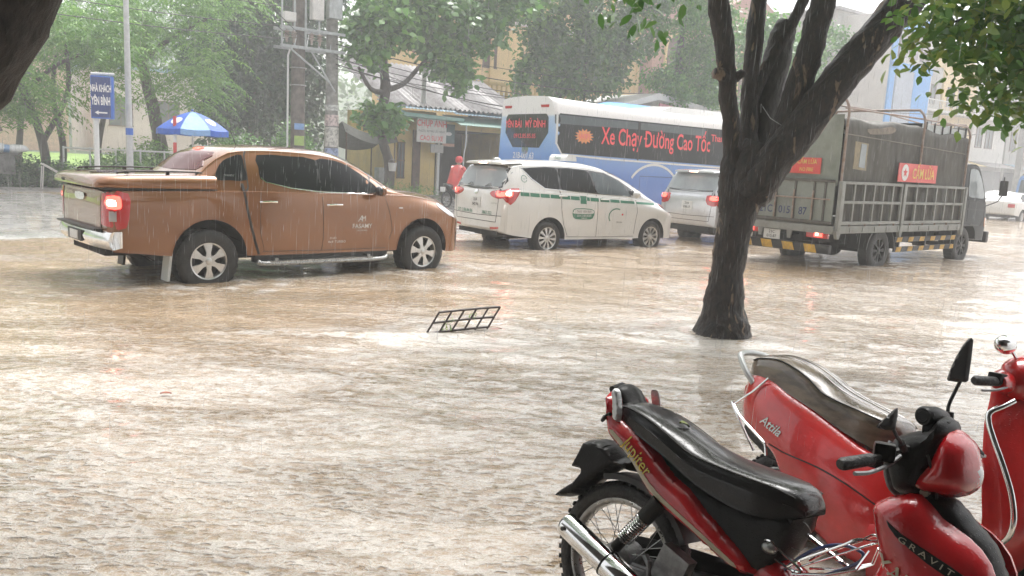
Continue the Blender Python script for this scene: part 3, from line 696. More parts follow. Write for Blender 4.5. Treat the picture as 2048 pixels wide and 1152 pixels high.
        for mt_, q in wins: part('window', [q], fr, mt_, off=.006)
        part('door_seam', [strip([(.28, 1.24), (.29, .9), (.36, .6), (.47, .38)], .008), strip([(1.205, 1.17), (1.215, .8), (1.21, .35)], .008), strip([(2.27, 1.08), (2.30, .85), (2.26, .62), (2.24, .40)], .008), strip([(.45, .36), (1.2, .345), (2.24, .35)], .008)], fr, 'gap', sm=0, off=.0025)
        if taxi:
            part('window_trim', [strip([(-.56, 1.61), (-.35, 1.425), (-.08, 1.265), (.3, 1.243), (1.2, 1.19), (2.5, 1.135)], .010)], fr, 'chrome', sm=0, off=.007)
        for x, z in (((.33, 1.135), (1.40, 1.085)) if taxi else ((.45, 1.1), (1.42, 1.08))):
            m = MB(); p = B.hit((x, sg*5, z), (0, -sg, 0), .022); m.tube([(x-.10, p.y-sg*.02, z), (x-.085, p.y, z), (x+.085, p.y, z), (x+.10, p.y-sg*.02, z)], .013, 8); m.obj('door_handle', paint, root)
        tl = part('tail_light', [[(-.985, 1.215), (-.69, 1.255), (-.735, 1.12), (-.90, .95), (-1.02, 1.09)]] if taxi else [[(-1.03, 1.20), (-.80, 1.22), (-.84, 1.0), (-1.03, .98)]], fr, 'redlens', .03, .008, bulge=.008, bw=.03)
        part('tail_light_rear', [[(sg*.48, 1.17), (sg*.84, 1.205), (sg*.86, 1.09), (sg*.70, 1.05), (sg*.50, 1.10)] if taxi else [(sg*.55, 1.19), (sg*.85, 1.20), (sg*.86, .98), (sg*.60, 1.0)]], B.rear, 'redlens', .05, .012)
        part('brake_lamp', [[(sg*.66, 1.17), (sg*.83, 1.18), (sg*.83, 1.10), (sg*.68, 1.10)]], B.rear, 'redlit', .05, .020, parent=tl)
        part('brake_lamp_side', [[(-.965, 1.19), (-.86, 1.20), (-.87, 1.11), (-.97, 1.10)]], fr, 'redlit', .03, .022, parent=tl)
        part('bulb', [[(-.955, 1.18), (-.90, 1.185), (-.90, 1.12), (-.96, 1.12)]], fr, 'redlit2', .03, .028, parent=tl)
        m = MB(); zz = 1.20 if taxi else 1.26; m.sphere((2.17, sg*1.0, zz), 1, 14, 10, (.055, .10, .07)); m.box((2.19, sg*.90, zz-.04), (.05, .1, .03)); m.obj('wing_mirror', paint if taxi else MT['silver_paint'], root)
        part('headlight', [[(3.02, .99), (3.14, 1.02), (3.32, .93), (3.44, .82), (3.30, .82), (3.12, .89)]], fr, 'clearlens', .04, .008)
        part('headlight_amber', [[(3.04, .985), (3.12, 1.0), (3.16, .93), (3.12, .91)]], fr, 'redlens', .04, .013)
    if taxi:
        rw = part('rear_window', [[(-.66, 1.60), (-.73, 1.45), (-.70, 1.29), (-.2, 1.245), (.2, 1.245), (.70, 1.29), (.73, 1.45), (.66, 1.60), (0, 1.63)]], B.rear, 'glassl')
        part('rear_window_rim', [strip([(-.70, 1.62), (-.765, 1.45), (-.73, 1.27), (-.2, 1.225), (.2, 1.225), (.73, 1.27), (.765, 1.45), (.70, 1.62), (0, 1.65), (-.70, 1.62)], .05)], B.rear, 'blackg', sm=0, off=.004)
    else:
        part('rear_window', [[(-.66, 1.70), (-.72, 1.5), (-.74, 1.33), (0, 1.31), (.74, 1.33), (.72, 1.5), (.66, 1.70)]], B.rear, 'glassl')
        part('rear_window_rim', [strip([(-.69, 1.73), (-.76, 1.5), (-.78, 1.31), (0, 1.29), (.78, 1.31), (.76, 1.5), (.69, 1.73), (-.69, 1.73)], .05)], B.rear, 'blackg', sm=0, off=.004)
    part('windscreen', [[(-.66, 1.22), (.66, 1.22), (.60, 1.5), (.52, 1.66), (-.52, 1.66), (-.60, 1.5)]], B.front, 'glassd', off=.006)
    m = MB(); zt = 1.735 if taxi else 1.77
    m.rings([[(x, y, z) for y, z in ((-hw, z0), (hw, z0), (hw-.03, z0+.03), (0, z0+.045), (-hw+.03, z0+.03))] for x, hw, z0 in ((-.93, .60, zt-.065), (-.80, .66, zt-.045), (-.45, .66, zt-.02))]); m.obj('roof_spoiler', paint, root, angle=30)
    m = MB(); m.box((-.94, 0, zt-.045), (.03, .22, .018)); m.obj('high_brake_lamp', MT['redlit2'], root)
    part('tailgate_seam', [strip([(-.72, 1.22), (-.70, .90), (-.66, .62)], .008), strip([(.72, 1.22), (.70, .90), (.66, .62)], .008), strip([(-.66, .62), (.66, .62)], .01)], B.rear, 'gap', sm=0, off=.004)
    npl = part('number_plate', [[(-.16, 1.05), (.16, 1.05), (.16, .86), (-.16, .86)]], B.rear, 'plate', sm=0, off=.012)
    if not taxi: part('chrome_garnish', [[(-.5, 1.13), (.5, 1.13), (.5, 1.08), (-.5, 1.08)]], B.rear, 'silver_paint', sm=0, off=.012)
    add_text_part('plate_number', B, [('21A', B.rear, .0, 1.0, .075, dict(flip=-1, off=.018, bold=.01)), ('042.96' if taxi else '038.17', B.rear, .0, .91, .075, dict(flip=-1, off=.018, bold=.01))], npl, 'blacktxt')
    m = MB(); m.box((1.4, 0, .36), (4.2, 1.1, .12)); m.cyl((0, -.7, .33), (0, .7, .33), .06); m.cyl((2.75, -.7, .33), (2.75, .7, .33), .05); m.box((-.75, 0, .42), (.5, 1.3, .12)); m.obj('underbody', MT['well'], root)
    part('bumper_reflector', [[(.50, .52), (.74, .54), (.74, .50), (.50, .48)]], B.rear, 'redlens', sm=0, off=.008) if taxi else None
    part('bumper_reflector', [[(-.50, .52), (-.74, .54), (-.74, .50), (-.50, .48)]], B.rear, 'redlens', sm=0, off=.008) if taxi else None
    part('bumper_line', [strip([(-.80, .74), (0, .72), (.80, .74)], .01)], B.rear, 'gap', sm=0, off=.004)
    if taxi:
        for sg in (-1, 1):
            m = MB(); x = -.69; fr = B.side(sg); k = 0
            L_ = [(-.68, -.48), (-.46, -.24), (-.22, .0), (.02, .26), (.30, .50), (.52, .74), (.93, 1.0), (1.02, 1.24), (1.28, 1.52), (1.55, 1.80), (1.83, 2.22), (2.28, 2.85)]
            for a, b in L_:
                za = 1.155-.042*(a+.7); zb = 1.155-.042*(b+.7); h_ = .034 if a < 1.0 else .034-.010*(a-1)
                decal(m, B, [(a, za+h_), (b, zb+h_), (b, zb-h_), (a, za-h_)], fr, .08, .004)
            decal(m, B, [(.76, 1.145), (.92, 1.14), (.92, .99), (.76, .995)], fr, .08, .004)
            m.obj('dashed_stripe', MT['greentxt'], root, smooth=False)
            ov = [(.57, .84), (.64, .905), (1.05, .895), (1.13, .82), (1.10, .74), (1.03, .695), (.66, .70), (.58, .76)]
            part('oval_border', [ov], fr, 'greentxt', off=.004)
            part('oval_field', [[(.59, .845), (.65, .89), (1.05, .88), (1.11, .82), (1.0, .80), (.60, .805)]], fr, 'plate', off=.007)
            m = MB(); P = [(1.72+.20*cos(t)*1.0, .75+.155*sin(t)) for t in lins(1.1, 3.75, 18)]; n_ = len(P)
            decal(m, B, strip(P, .022), fr, .05, .004); m.obj('ring_logo', MT['greentxt'], root)
            part('logo_dot', [[(1.86, .79), (1.885, .81), (1.91, .79), (1.885, .77)]], fr, 'redtxt', off=.005)
            P2 = [(-.54+.062*cos(t), 1.43+.062*sin(t)) for t in lins(0, 2*pi*.95, 20)]
            m = MB(); decal(m, B, strip(P2, .010), fr, .03, .004); text_on(m, B, 'EURO', fr, -.54, 1.43, .028, flip=-sg*1 if sg > 0 else 1, off=.005); m.obj('quarter_sticker', MT['greentxt'], root)
        fr = B.side(-1)
        add_text_part('lettering', B, [('TAXI YEN BAI', fr, .85, .845, .062, dict(off=.011)), ('YEN BAI', fr, 1.80, .635, .045, dict(off=.006))], root, 'blacktxt')
        add_text_part('phone_lettering', B, [('0216 3.85.85.85', fr, .86, .765, .058, dict(off=.010)), ('3.888.222', fr, .86, .715, .04, dict(off=.010))], root, 'whitetxt')
        add_text_part('tailgate_lettering', B, [('DT: 3.86.86.86', B.rear, .36, .775, .085, dict(flip=-1, off=.008, bold=.01)), ('3862 222', B.rear, -.38, .775, .085, dict(flip=-1, off=.008, bold=.01))], root, 'greentxt')
        add_text_part('badge', B, [('INNOVA', B.rear, -.60, .96, .045, dict(flip=-1, off=.008))], root, 'steel')
        m = MB(); 
        for t in lins(0, 2*pi, 25)[:-1]: pass
        P = [(.05*cos(t), 1.145+.035*sin(t)) for t in lins(0, 2*pi*.999, 18)]; decal(m, B, strip(P, .012), B.rear, .03, .016); P = [(.022*cos(t), 1.148+.034*sin(t)) for t in lins(0, 2*pi*.999, 14)]; decal(m, B, strip(P, .010), B.rear, .03, .016); m.obj('emblem', MT['chrome'], root)
        # roof light
        m = MB(); m.rings([[(1.0+x, y, 1.80+z) for x, z in ((-.14, 0), (.14, 0), (.13, .07), (.08, .125), (-.08, .125), (-.13, .07))] for y in (-.27, -.24, .24, .27)]); rs = m.obj('roof_sign', MT['white_paint'], root, angle=25)
        m = MB(); text_flat(m, 'TAXI', lambda a, b: (1.0-.137+b*.1, -a, 1.85+b), .09); m.obj('sign_lettering', MT['greentxt'], rs)
        m = MB(); m.rings([[(-.60+x, y*w_, 1.745+z) for y in (-1, 1)] for x, z, w_ in ((-.09, .0, .02), (.0, .0, .03), (-.12, .07, .004))], False, False); m.sphere((-.62, 0, 1.755), 1, 10, 8, (.09, .025, .045)); m.obj('roof_fin', paint, root)
    W = wheel_mesh(.33 if taxi else .38, .212 if taxi else .225, .215 if taxi else .26, 10 if taxi else 6, .045 if taxi else .08)
    z_ = .33 if taxi else .38
    for x in (0, 2.75):
        put_wheel(W, root, x, -.79, z_, spin=.1+x); put_wheel(W, root, x, .79, z_, flip=True)
    return root
tx = make_mpv('taxi')
a_ = .636; tx.location = Vector((.622, 15.363, 0))+Vector((-sin(a_), cos(a_), 0))*.9; tx.rotation_euler = (0, 0, a_)
sv = make_mpv('suv')
tc_ = Vector((5.25, 19.0, 0)); sv.location = tc_+Vector((-sin(a_), cos(a_), 0))*.73; sv.rotation_euler = (0, 0, a_)
# ------------------------------------------------------------------ blue and white coach
def bus_blue():
    m = bpy.data.materials.new('blue_white_coach_paint'); m.use_nodes = True; nt = m.node_tree; nt.nodes.clear(); L = nt.links.new
    p = _n(nt, "ShaderNodeBsdfPrincipled"); o = _n(nt, "ShaderNodeOutputMaterial"); L(p.outputs[0], o.inputs[0])
    p.inputs['Roughness'].default_value = .3; p.inputs['Coat Weight'].default_value = .8
    tc = _n(nt, "ShaderNodeTexCoord"); sp = _n(nt, "ShaderNodeSeparateXYZ"); L(tc.outputs['Object'], sp.inputs[0])
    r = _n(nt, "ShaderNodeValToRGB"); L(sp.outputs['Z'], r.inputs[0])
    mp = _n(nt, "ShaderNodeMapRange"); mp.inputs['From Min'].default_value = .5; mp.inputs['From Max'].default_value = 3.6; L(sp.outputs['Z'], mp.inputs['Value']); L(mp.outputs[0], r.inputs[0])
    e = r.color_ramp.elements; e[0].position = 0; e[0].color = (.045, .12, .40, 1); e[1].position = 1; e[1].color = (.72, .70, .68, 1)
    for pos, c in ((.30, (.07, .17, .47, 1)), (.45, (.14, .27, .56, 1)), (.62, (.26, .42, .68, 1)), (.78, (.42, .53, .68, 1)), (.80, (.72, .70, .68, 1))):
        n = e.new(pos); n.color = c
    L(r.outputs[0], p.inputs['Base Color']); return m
def make_bus():
    root = thing('coach', 'blue and white long-distance coach with red lettering on its dark side windows', 'bus')
    L_, H, hw = 10.2, 3.42, 1.25
    prof = [(0, .42), (hw*.85, .42), (hw-.02, .46), (hw, .6), (hw, 1.2), (hw, 1.9), (hw-.01, 2.5), (hw-.04, 3.0), (hw-.10, 3.24), (hw-.28, 3.38), (.4, H), (0, H+.01)]
    def sec(x):
        s = 1.; z1 = 1.; dz = 0
        if x < .12: s = .965+.035*math.sin(min(1, x/.12)*pi/2)
        if x > L_-.8: s = 1-.16*((x-(L_-.8))/.8)**2
        roof = 0
        if x < 2.6: roof = .06*(1-x/2.6)
        out = []
        for y, z in prof:
            zz = z+(roof if z > 3.1 else 0)
            out.append((y*s, zz))
        return out
    mb = MB(); xs = [0, .03, .08, .14, .5, 1, 1.5, 2, 2.6, 4, 6, 8, 9.2, 9.4, 9.6, 9.8, 10, 10.15, 10.2]
    R = loft_half(sec, xs, 3)
    # rear face leans forward towards the roof
    R2 = []
    for x, r in zip(xs, R):
        k = 1 if x < 1.2 else 0
        R2.append([(px+(max(0, pz-1.0)*.05+max(0, pz-2.95)*-.22)*k*(1-x/1.2), py, pz) for px, py, pz in r])
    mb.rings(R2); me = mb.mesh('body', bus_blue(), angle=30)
    c = MB()
    for x in (2.6, 8.2):
        for sg in (-1, 1): c.cyl((x, sg*.8, .48), (x, sg*1.6, .48), .56, seg=36)
    me2 = boolean(me, c.mesh('c', MT['well'])); me2.materials.append(MT['well']); 
    for p in me2.polygons:
        for x in (2.6, 8.2):
            if math.hypot(p.center.x-x, p.center.z-.48) < .57 and (abs(p.normal.y) < .3 or abs(p.center.y) < .9): p.material_index = 1
    me2.shade_smooth(); me2.set_sharp_from_angle(angle=rad(30))
    meshobj('body', me2, root); B = Body(me2)
    def part(name, polys, fr, material, g=.15, off=.006, sm=0, parent=root, **k):
        m = MB()
        for q in polys: decal(m, B, smooth_outline(q, sm) if sm else q, fr, g, off, **k)
        return m.obj(name, MT[material], parent)
    for sg in (-1, 1):
        fr = B.side(sg)
        part('side_window', [[(.14, 3.02), (9.3, 3.02), (9.3, 1.86), (.34, 1.97), (.14, 2.24)]], fr, 'glassd')
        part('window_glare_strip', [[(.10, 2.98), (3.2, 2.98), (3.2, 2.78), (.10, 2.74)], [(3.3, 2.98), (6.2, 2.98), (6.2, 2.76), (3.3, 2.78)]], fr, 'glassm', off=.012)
        part('window_trim', [strip([(.16, 3.05), (.14, 2.22), (.34, 1.94), (2, 1.885), (9.3, 1.80)], .05)], fr, 'plate', off=.010)
        part('window_divider', [strip([(3.25, 3.0), (3.25, 1.9)], .05), strip([(6.25, 3.0), (6.25, 1.9)], .05)], fr, 'gap', off=.014)
        for k, x in enumerate((3.9, 4.7, 5.6)):
            pass
        part('side_ring_logo', [strip([(4.0+1.1*cos(t), .95+.85*sin(t)) for t in lins(.25, 2.6, 24)], .07)], fr, 'plate', off=.006)
        part('lower_trim', [strip([(.1, .62), (2.0, .62)], .02), strip([(3.2, .62), (7.6, .62)], .02)], fr, 'gap')
        part('luggage_door_seam', [strip([(3.4, .66), (3.4, 1.45), (5.0, 1.45), (5.0, .66)], .015), strip([(5.1, .66), (5.1, 1.45), (6.8, 1.45), (6.8, .66)], .015)], fr, 'gap', off=.004)
        m = MB(); star = [(1.12+.36*(1 if k % 2 == 0 else .68)*cos(2*pi*k/28), 2.46+.21*(1 if k % 2 == 0 else .68)*sin(2*pi*k/28)) for k in range(28)]
        decal(m, B, star, fr, .06, .010); m.obj('starburst_sticker', MT['amber'], root)
        m = MB(); text_on(m, B, 'WIFI', fr, 1.12, 2.45, .20, flip=1 if sg < 0 else -1, off=.016, bold=.01); m.obj('sticker_lettering', MT['redtxt'], root)
        m = MB(); 
        fl = 1 if sg < 0 else -1; u0 = 4.1
        text_on(m, B, 'Xe Chạy Đường Cao Tốc', fr, u0, 2.50, .66, flip=fl, off=.012, bold=.014, sx=.66)
        m.obj('window_lettering', MT['redtxt2'], root, smooth=False)
        m = MB(); text_on(m, B, 'Thanh Hà', fr, 7.05, 2.72, .30, flip=fl, off=.012, bold=.012); m.obj('small_window_lettering', MT['redtxt2'], root, smooth=False)
    rp = [(-.86, 2.97), (.80, 2.97), (.86, 2.90), (.87, 2.50), (.55, 2.12), (-.60, 2.12), (-.92, 2.5), (-.92, 2.90)]
    part('rear_window', [rp], B.rear, 'glassm2', off=.010)
    rr = part('rear_window_rim', [strip(rp+[rp[0]], .06)], B.rear, 'blackg', off=.016)
    part('rear_window_post', [[(-.05, 2.95), (.07, 2.95), (.07, 2.14), (-.05, 2.14)]], B.rear, 'gap', off=.013)
    m = MB(); text_on(m, B, 'YÊN BÁI', B.rear, .50, 2.72, .27, flip=-1, off=.045, bold=.015, sx=.75); text_on(m, B, 'MỸ ĐÌNH', B.rear, -.45, 2.72, .27, flip=-1, off=.045, bold=.015, sx=.75); text_on(m, B, '0912.85.85.85', B.rear, 0, 2.40, .17, flip=-1, off=.045); m.obj('rear_window_lettering', MT['redtxt2'], root, smooth=False)
    m = MB(); text_on(m, B, '21B-001.63', B.rear, .05, 1.86, .24, flip=-1, off=.010, bold=.01, sx=.85); m.obj('plate_lettering', MT['whitetxt'], root, smooth=False)
    m = MB()
    P = [(.13*cos(t), 2.03+.13*sin(t)*.9) for t in lins(0, 2*pi*.999, 24)]
    decal(m, B, strip(P, .03), B.rear, .04, .012); decal(m, B, strip([(-.07, 1.95), (.0, 2.10), (.07, 1.95)], .03), B.rear, .04, .012); m.obj('emblem', MT['chrome'], root)
    for y in (-.82, .82): part('high_brake_lamp', [[(y-.17, 3.24), (y+.17, 3.24), (y+.15, 3.17), (y-.15, 3.17)]], B.rear, 'redlens', off=.02)
    for y in (-1.0, 1.0): part('rear_lamp', [[(y-.10, 1.5), (y+.10, 1.5), (y+.10, .95), (y-.10, .95)]], B.rear, 'redlens', off=.02)
    m = MB(); m.bbox((-.02, 0, .55), (.16, 2.3, .26), .04); m.obj('rear_bumper', MT['blackp'], root)
    m = MB(); m.rings([[(x, y, z) for y, z in ((-hw_, z0), (-hw_+.08, z1), (0, z1+.03), (hw_-.08, z1), (hw_, z0))] for x, hw_, z0, z1 in ((4.6, .8, 3.36, 3.42), (5.0, .95, 3.36, 3.58), (8.0, .95, 3.36, 3.60), (8.6, .8, 3.36, 3.44))]); m.obj('roof_air_conditioner', MT['white_paint'], root, angle=30)
    m = MB(); m.box((5, 0, .5), (9, 1.6, .2)); m.obj('underbody', MT['well'], root)
    part('windscreen', [[(-1.0, 2.9), (1.0, 2.9), (1.0, 1.2), (-1.0, 1.2)]], B.front, 'glassd')
    W = wheel_mesh(.48, .29, .28, 8, .06, rmat='steel')
    for x in (2.6, 8.2):
        put_wheel(W, root, x, -1.06, .48); put_wheel(W, root, x, 1.06, .48, flip=True)
    return root
MT['redtxt2'] = mat('red_window_film', (.80, .06, .07), rough=.5, var=.03)
MT['glassm2'] = glass_mat('grey_green_rear_glass', (.34, .35, .31))
bs = make_bus(); ab = .655
bs.location = Vector((.88, 22.0, 0))+Vector((-sin(ab), cos(ab), 0))*1.25; bs.rotation_euler = (0, 0, ab); bs.location.z = .06

# ------------------------------------------------------------------ army-green cargo truck
def tarp_mat(): return mat('faded_green_tarpaulin', (.078, .073, .058), rough=.7, col2=(.042, .038, .029), var=.2, vscale=3.2, bump=.5, bscale=7, rvar=.15, vstretch=(1.3, 1, .35), lo=.3, hi=.7)
def make_truck():
    root = thing('cargo_truck', 'dark green covered cargo truck with slatted pale sides and red CẤM LỬA signs', 'truck')
    tp = tarp_mat(); GR = mat('grey_green_steel', (.24, .245, .225), rough=.55, col2=(.17, .165, .145), var=.15, vscale=5, bump=.15, bscale=40, lo=.45, hi=.75)
    GP = mat('pale_green_panel', (.24, .26, .23), rough=.6, var=.12, vscale=2, bump=.3, bscale=8)
    DG = mat('dark_green_cab', (.010, .014, .015), rough=.5, coat=.0, var=.2)
    RU = mat('rusty_pipe', (.30, .25, .22), rough=.6, col2=(.22, .14, .10), var=.2, vscale=12)
    y0, y1 = -1.0, .95; x0, x1 = -1.80, 3.38
    # floor frame
    m = MB(); m.box(((x0+x1)/2, (y0+y1)/2, .86), (x1-x0, y1-y0, .10)); 
    for i in range(12): m.bbox((x0+.3+i*.43, (y0+y1)/2, .80), (.08, y1-y0-.03, .07), .01)
    m.obj('cargo_floor', GR, root)
    for sg, yy in ((-1, y0), (1, y1)):
        # two hinged side gates
        for xa, xb in ((-1.70, .50), (.62, 3.32)):
            m = MB(); z0, z1 = .93, 1.665; n = 6 if xa < 0 else 6
            m.bbox(((xa+xb)/2, yy+sg*.02, z1), (xb-xa, .045, .05), .008); m.bbox(((xa+xb)/2, yy+sg*.02, 1.325), (xb-xa, .04, .05), .008); m.bbox(((xa+xb)/2, yy+sg*.02, .955), (xb-xa, .045, .06), .008)
            for i in range(n+1):
                x = xa+.03+(xb-xa-.06)*i/n; m.bbox((x, yy+sg*.022, 1.31), (.045, .04, .72), .006)
            gt = m.obj('side_gate', GR, root)
            m = MB()
            for i in range(4): m.cyl((xa+.3+i*.55, yy+sg*.05, .90), (xa+.3+i*.55, yy+sg*.05, .94), .018, seg=8)
            m.obj('hinge', RU, gt)
        m = MB(); m.bbox(((x0+x1)/2, yy+sg*.015, .84), (x1-x0, .06, .13), .01)
        for i in range(11): m.bbox((x0+.45+i*.45, yy+sg*.05, .84), (.05, .02, .09), .005)
        m.obj('side_rail', GR, root)
        for x, w_ in ((x0+.04, .10), (.56, .09), (x1-.02, .09)):
            m = MB(); m.bbox((x, yy+sg*.03, 1.22), (w_, .07, .93), .01); m.prism([(x-w_*.9, .82), (x+w_*.9, .82), (x+.03, .68), (x-.03, .68)], yy+sg*.0, yy+sg*.06); m.obj('stake', GR, root)
    # tarpaulin box with sag
    m = MB(); rows = []
    def tz(x): return 2.80+.03*sin(x*2.1)+.02*sin(x*5+1)-.05*(x > 3)
    xs = lins(x0+.06, x1-.02, 34)
    for x in xs:
        rip = .016*sin(x*7)+.012*noise.noise(Vector((x*3, 0, 0)))
        ring = []
        for y, z in [(y0+.035, z) for z in lins(.95, 2.6, 8)]+[(y0+.05, tz(x)-.06), (y0+.16, tz(x)), (0, tz(x)+.03-.05*abs(sin(x*3.1))), (y1-.16, tz(x)), (y1-.05, tz(x)-.06)]+[(y1-.035, z) for z in lins(2.6, .95, 8)]:
            side = -1 if y < 0 else 1
            b = .02*noise.noise(Vector((x*1.7, y*2, z*1.9)))+.012*noise.noise(Vector((x*5, y, z*2)))
            ring.append((x, y+b+(-side*.006 if z < 1.0 else 0), z))
        rows.append(ring)
    m.rings(rows, False, False); tb = m.obj('tarpaulin', tp, root, angle=60)
    # tears, patch and rope lines on the cover
    Tb = Body(tb.data)
    m = MB(); decal(m, Tb, smooth_outline([(-.95, 2.62), (-.5, 2.66), (-.1, 2.72), (.1, 2.68), (-.05, 2.60), (-.45, 2.56), (-.85, 2.54)], 2), Tb.side(-1), .1, .006); m.obj('torn_strip', mat('torn_canvas', (.24, .20, .16), rough=.8, var=.2, vscale=9), tb)
    m = MB(); decal(m, Tb, [(-1.36, 2.39), (-.86, 2.37), (-.88, 1.89), (-1.37, 1.91)], Tb.side(-1), .1, .006); pc = m.obj('window_patch', mat('yellowed_patch', (.27, .22, .13), rough=.6, var=.2, vscale=6), tb)
    m = MB(); decal(m, Tb, [(-1.14, 2.36), (-.93, 2.35), (-.95, 1.93), (-1.17, 1.95)], Tb.side(-1), .1, .012); m.obj('clear_film', MT['glassl'], pc)
    for sg in (-1, 1):
        m = MB(); P = []
        for x in lins(x0+.1, x1-.1, 26):
            h = Tb.hit((x, sg*5, 2.50-.025*(x+1.8)), (0, -sg, 0), .006); P.append(h)
        m.tube(P, .010, 6); m.obj('tarpaulin_rope', mat('rope', (.22, .20, .17), rough=.9), tb)
    # hoops above the cover
    for x in (x0+.05, 1.15, 3.30):
        zt = 3.12 if x < 3 else 2.98
        m = MB(); m.tube(catmull([(x, y0, .9), (x, y0, 2.5), (x, y0, zt-.22), (x, y0+.10, zt-.03), (x, y0+.3, zt), (x, y1-.3, zt), (x, y1-.10, zt-.03), (x, y1, zt-.22), (x, y1, 2.5), (x, y1, .9)], 5), .024, 8); m.obj('hoop', RU, root)
    m = MB()
    for yy, za, zb in ((y0+.06, 2.93, 2.93), (0, 3.10, 3.0), (y1-.06, 3.02, 2.98)):
        m.tube([(x0+.05, yy, za), (1.15, yy, za+.02), (3.30, yy, zb)], .016, 6)
    m.obj('ridge_pipe', RU, root)
    # white front headboard top
    m = MB(); m.box((x1-.02, 0, 2.2), (.04, 1.8, 1.45)); m.obj('headboard', GR, root)
    m = MB()
    zz = lambda x: tz(x)
    m.add([(1.25, y0+.09, 2.88), (3.30, y0+.09, 2.86), (3.30, y0+.09, 2.62), (1.25, y0+.09, 2.70), (1.25, y1-.09, 2.88), (3.30, y1-.09, 2.86), (3.30, y1-.09, 2.62), (1.25, y1-.09, 2.70)], [(0, 1, 2, 3), (7, 6, 5, 4), (0, 4, 5, 1)]); m.obj('cover_sheet', mat('white_sheet', (.45, .48, .47), rough=.5, var=.1), root)
    for i in range(6): m = MB(); m.box((1.4+i*.37, y0+.075, 2.80), (.03, .02, .22)); m.obj('cover_sheet_strap', MT['gap'], root)
    # rear: tailgate below, canvas above
    m = MB(); nn = 9; xr = x0+.02
    ring0 = [(xr+.012*sin(7*y), y, z) for z in (0,) for y in lins(y0+.05, y1-.05, nn)]
    rows = [[(xr-.015+.02*noise.noise(Vector((0, y*3, z*2))), y, z) for y in lins(y0+.04, y1-.04, 14)] for z in lins(1.60, 2.82, 9)]
    m.rings(rows, False, False); rc = m.obj('rear_curtain', mat('pale_green_canvas', (.25, .27, .23), rough=.6, var=.15, vscale=2, bump=.3, bscale=7, col2=(.15, .165, .135)), root, angle=80)
    m = MB(); m.bbox((x0-.02, (y0+y1)/2, 1.31), (.04, y1-y0-.12, .76), .01); tgt = m.obj('tailgate', GP, root)
    m = MB()
    for y in (.22, .43, .80, 1.17, 1.56, 1.80): m.bbox((x0-.05, y0+y, 1.31), (.03, .035, .74), .005)
    m.bbox((x0-.05, (y0+y1)/2, 1.68), (.04, y1-y0-.1, .05), .008); m.bbox((x0-.05, (y0+y1)/2, .95), (.04, y1-y0-.1, .06), .008); m.obj('tailgate_frame', mat('brown_steel_bar', (.10, .09, .075), rough=.6, var=.2), tgt)
    m = MB(); m.tube([(x0-.08, y0+.1, 1.36), (x0-.08, y1-.1, 1.36)], .014, 6)
    for y in (y0+.43, y0+.80, y0+1.17, y0+1.56): m.tube([(x0-.085, y, .98), (x0-.085, y, 2.0 if y > .2 else 1.5)], .015, 6)
    m.obj('lock_bar', RU, tgt)
    m = MB()
    for s_, y in (('87', y0+.62), ('015', y0+.985), ('21C', y0+1.365)): text_flat(m, s_, lambda a, b, y=y: (x0-.048, y-a, 1.12+b), .19, bold=.012, sx=.85)
    m.obj('tailgate_lettering', mat('dark_blue_paint', (.02, .03, .12), rough=.5), tgt, smooth=False)
    m = MB(); m.bbox((x0-.01, (y0+y1)/2, .83), (.08, y1-y0, .14), .01)
    for y in (y0+.85, y0+1.45): m.prism([(y-.06, .82), (y+.06, .82), (y+.03, .62), (y-.03, .62)], x0-.04, x0+.0, lambda u, v, d: (d, u, v))
    m.obj('rear_sill', GR, root)
    # signs
    def sign(nm, fr, w_, h_, star_x, txts):
        m = MB(); m.prism([(-w_/2, -h_/2), (w_/2, -h_/2), (w_/2, h_/2), (-w_/2, h_/2)], 0, .012, lambda u, v, d: fr(u, v, d)); o = m.obj(nm, mat('red_sign', (.62, .05, .035), rough=.4, coat=.3, var=.06), root)
        m = MB(); m.prism([(star_x+h_*.40*cos(2*pi*k/24), h_*.44*sin(2*pi*k/24)) for k in range(24)], .012, .017, lambda u, v, d: fr(u, v, d)); m.obj('disc', MT['plate'], o)
        m = MB(); m.prism([(star_x+h_*(.26 if k % 2 == 0 else .11)*sin(2*pi*k/10), h_*(.26 if k % 2 == 0 else .11)*cos(2*pi*k/10)) for k in range(10)], .017, .021, lambda u, v, d: fr(u, v, d)); m.obj('star', MT['redtxt'], o)
        m = MB()
        for s_, u, v, sz in txts: text_flat(m, s_, lambda a, b, u=u, v=v: fr(u+a, v+b, .0175), sz, bold=.012, sx=.8)
        m.obj('sign_lettering', mat('yellow_lettering', (.75, .55, .12), rough=.5), o, smooth=False); return o
    ysg = y0-.045
    sign('side_sign', lambda u, v, d: (1.0+u, ysg-d, 1.905+v), 1.62, .35, -.55, [('CẤM LỬA', .22, -.02, .27)])
    sign('rear_sign', lambda u, v, d: (x0-.03-d, -.22-u, 1.93+v), .84, .28, -.24, [('CẤM LỬA', .15, .065, .11), ('NO FIRE', .15, -.07, .09)])
    # cab
    cab_lo = [(3.52, .70, .92, 1.0, .90, 1.40, 1.42), (3.60, .55, .96, 1.0, .95, 1.42, 1.44), (4.3, .55, .97, 1.0, .955, 1.42, 1.44), (4.75, .52, .95, .95, .93, 1.38, 1.42), (4.98, .50, .90, .9, .84, 1.30, 1.36), (5.10, .50, .80, .85, .70, 1.15, 1.22), (5.14, .52, .70, .8, .55, .95, 1.0)]
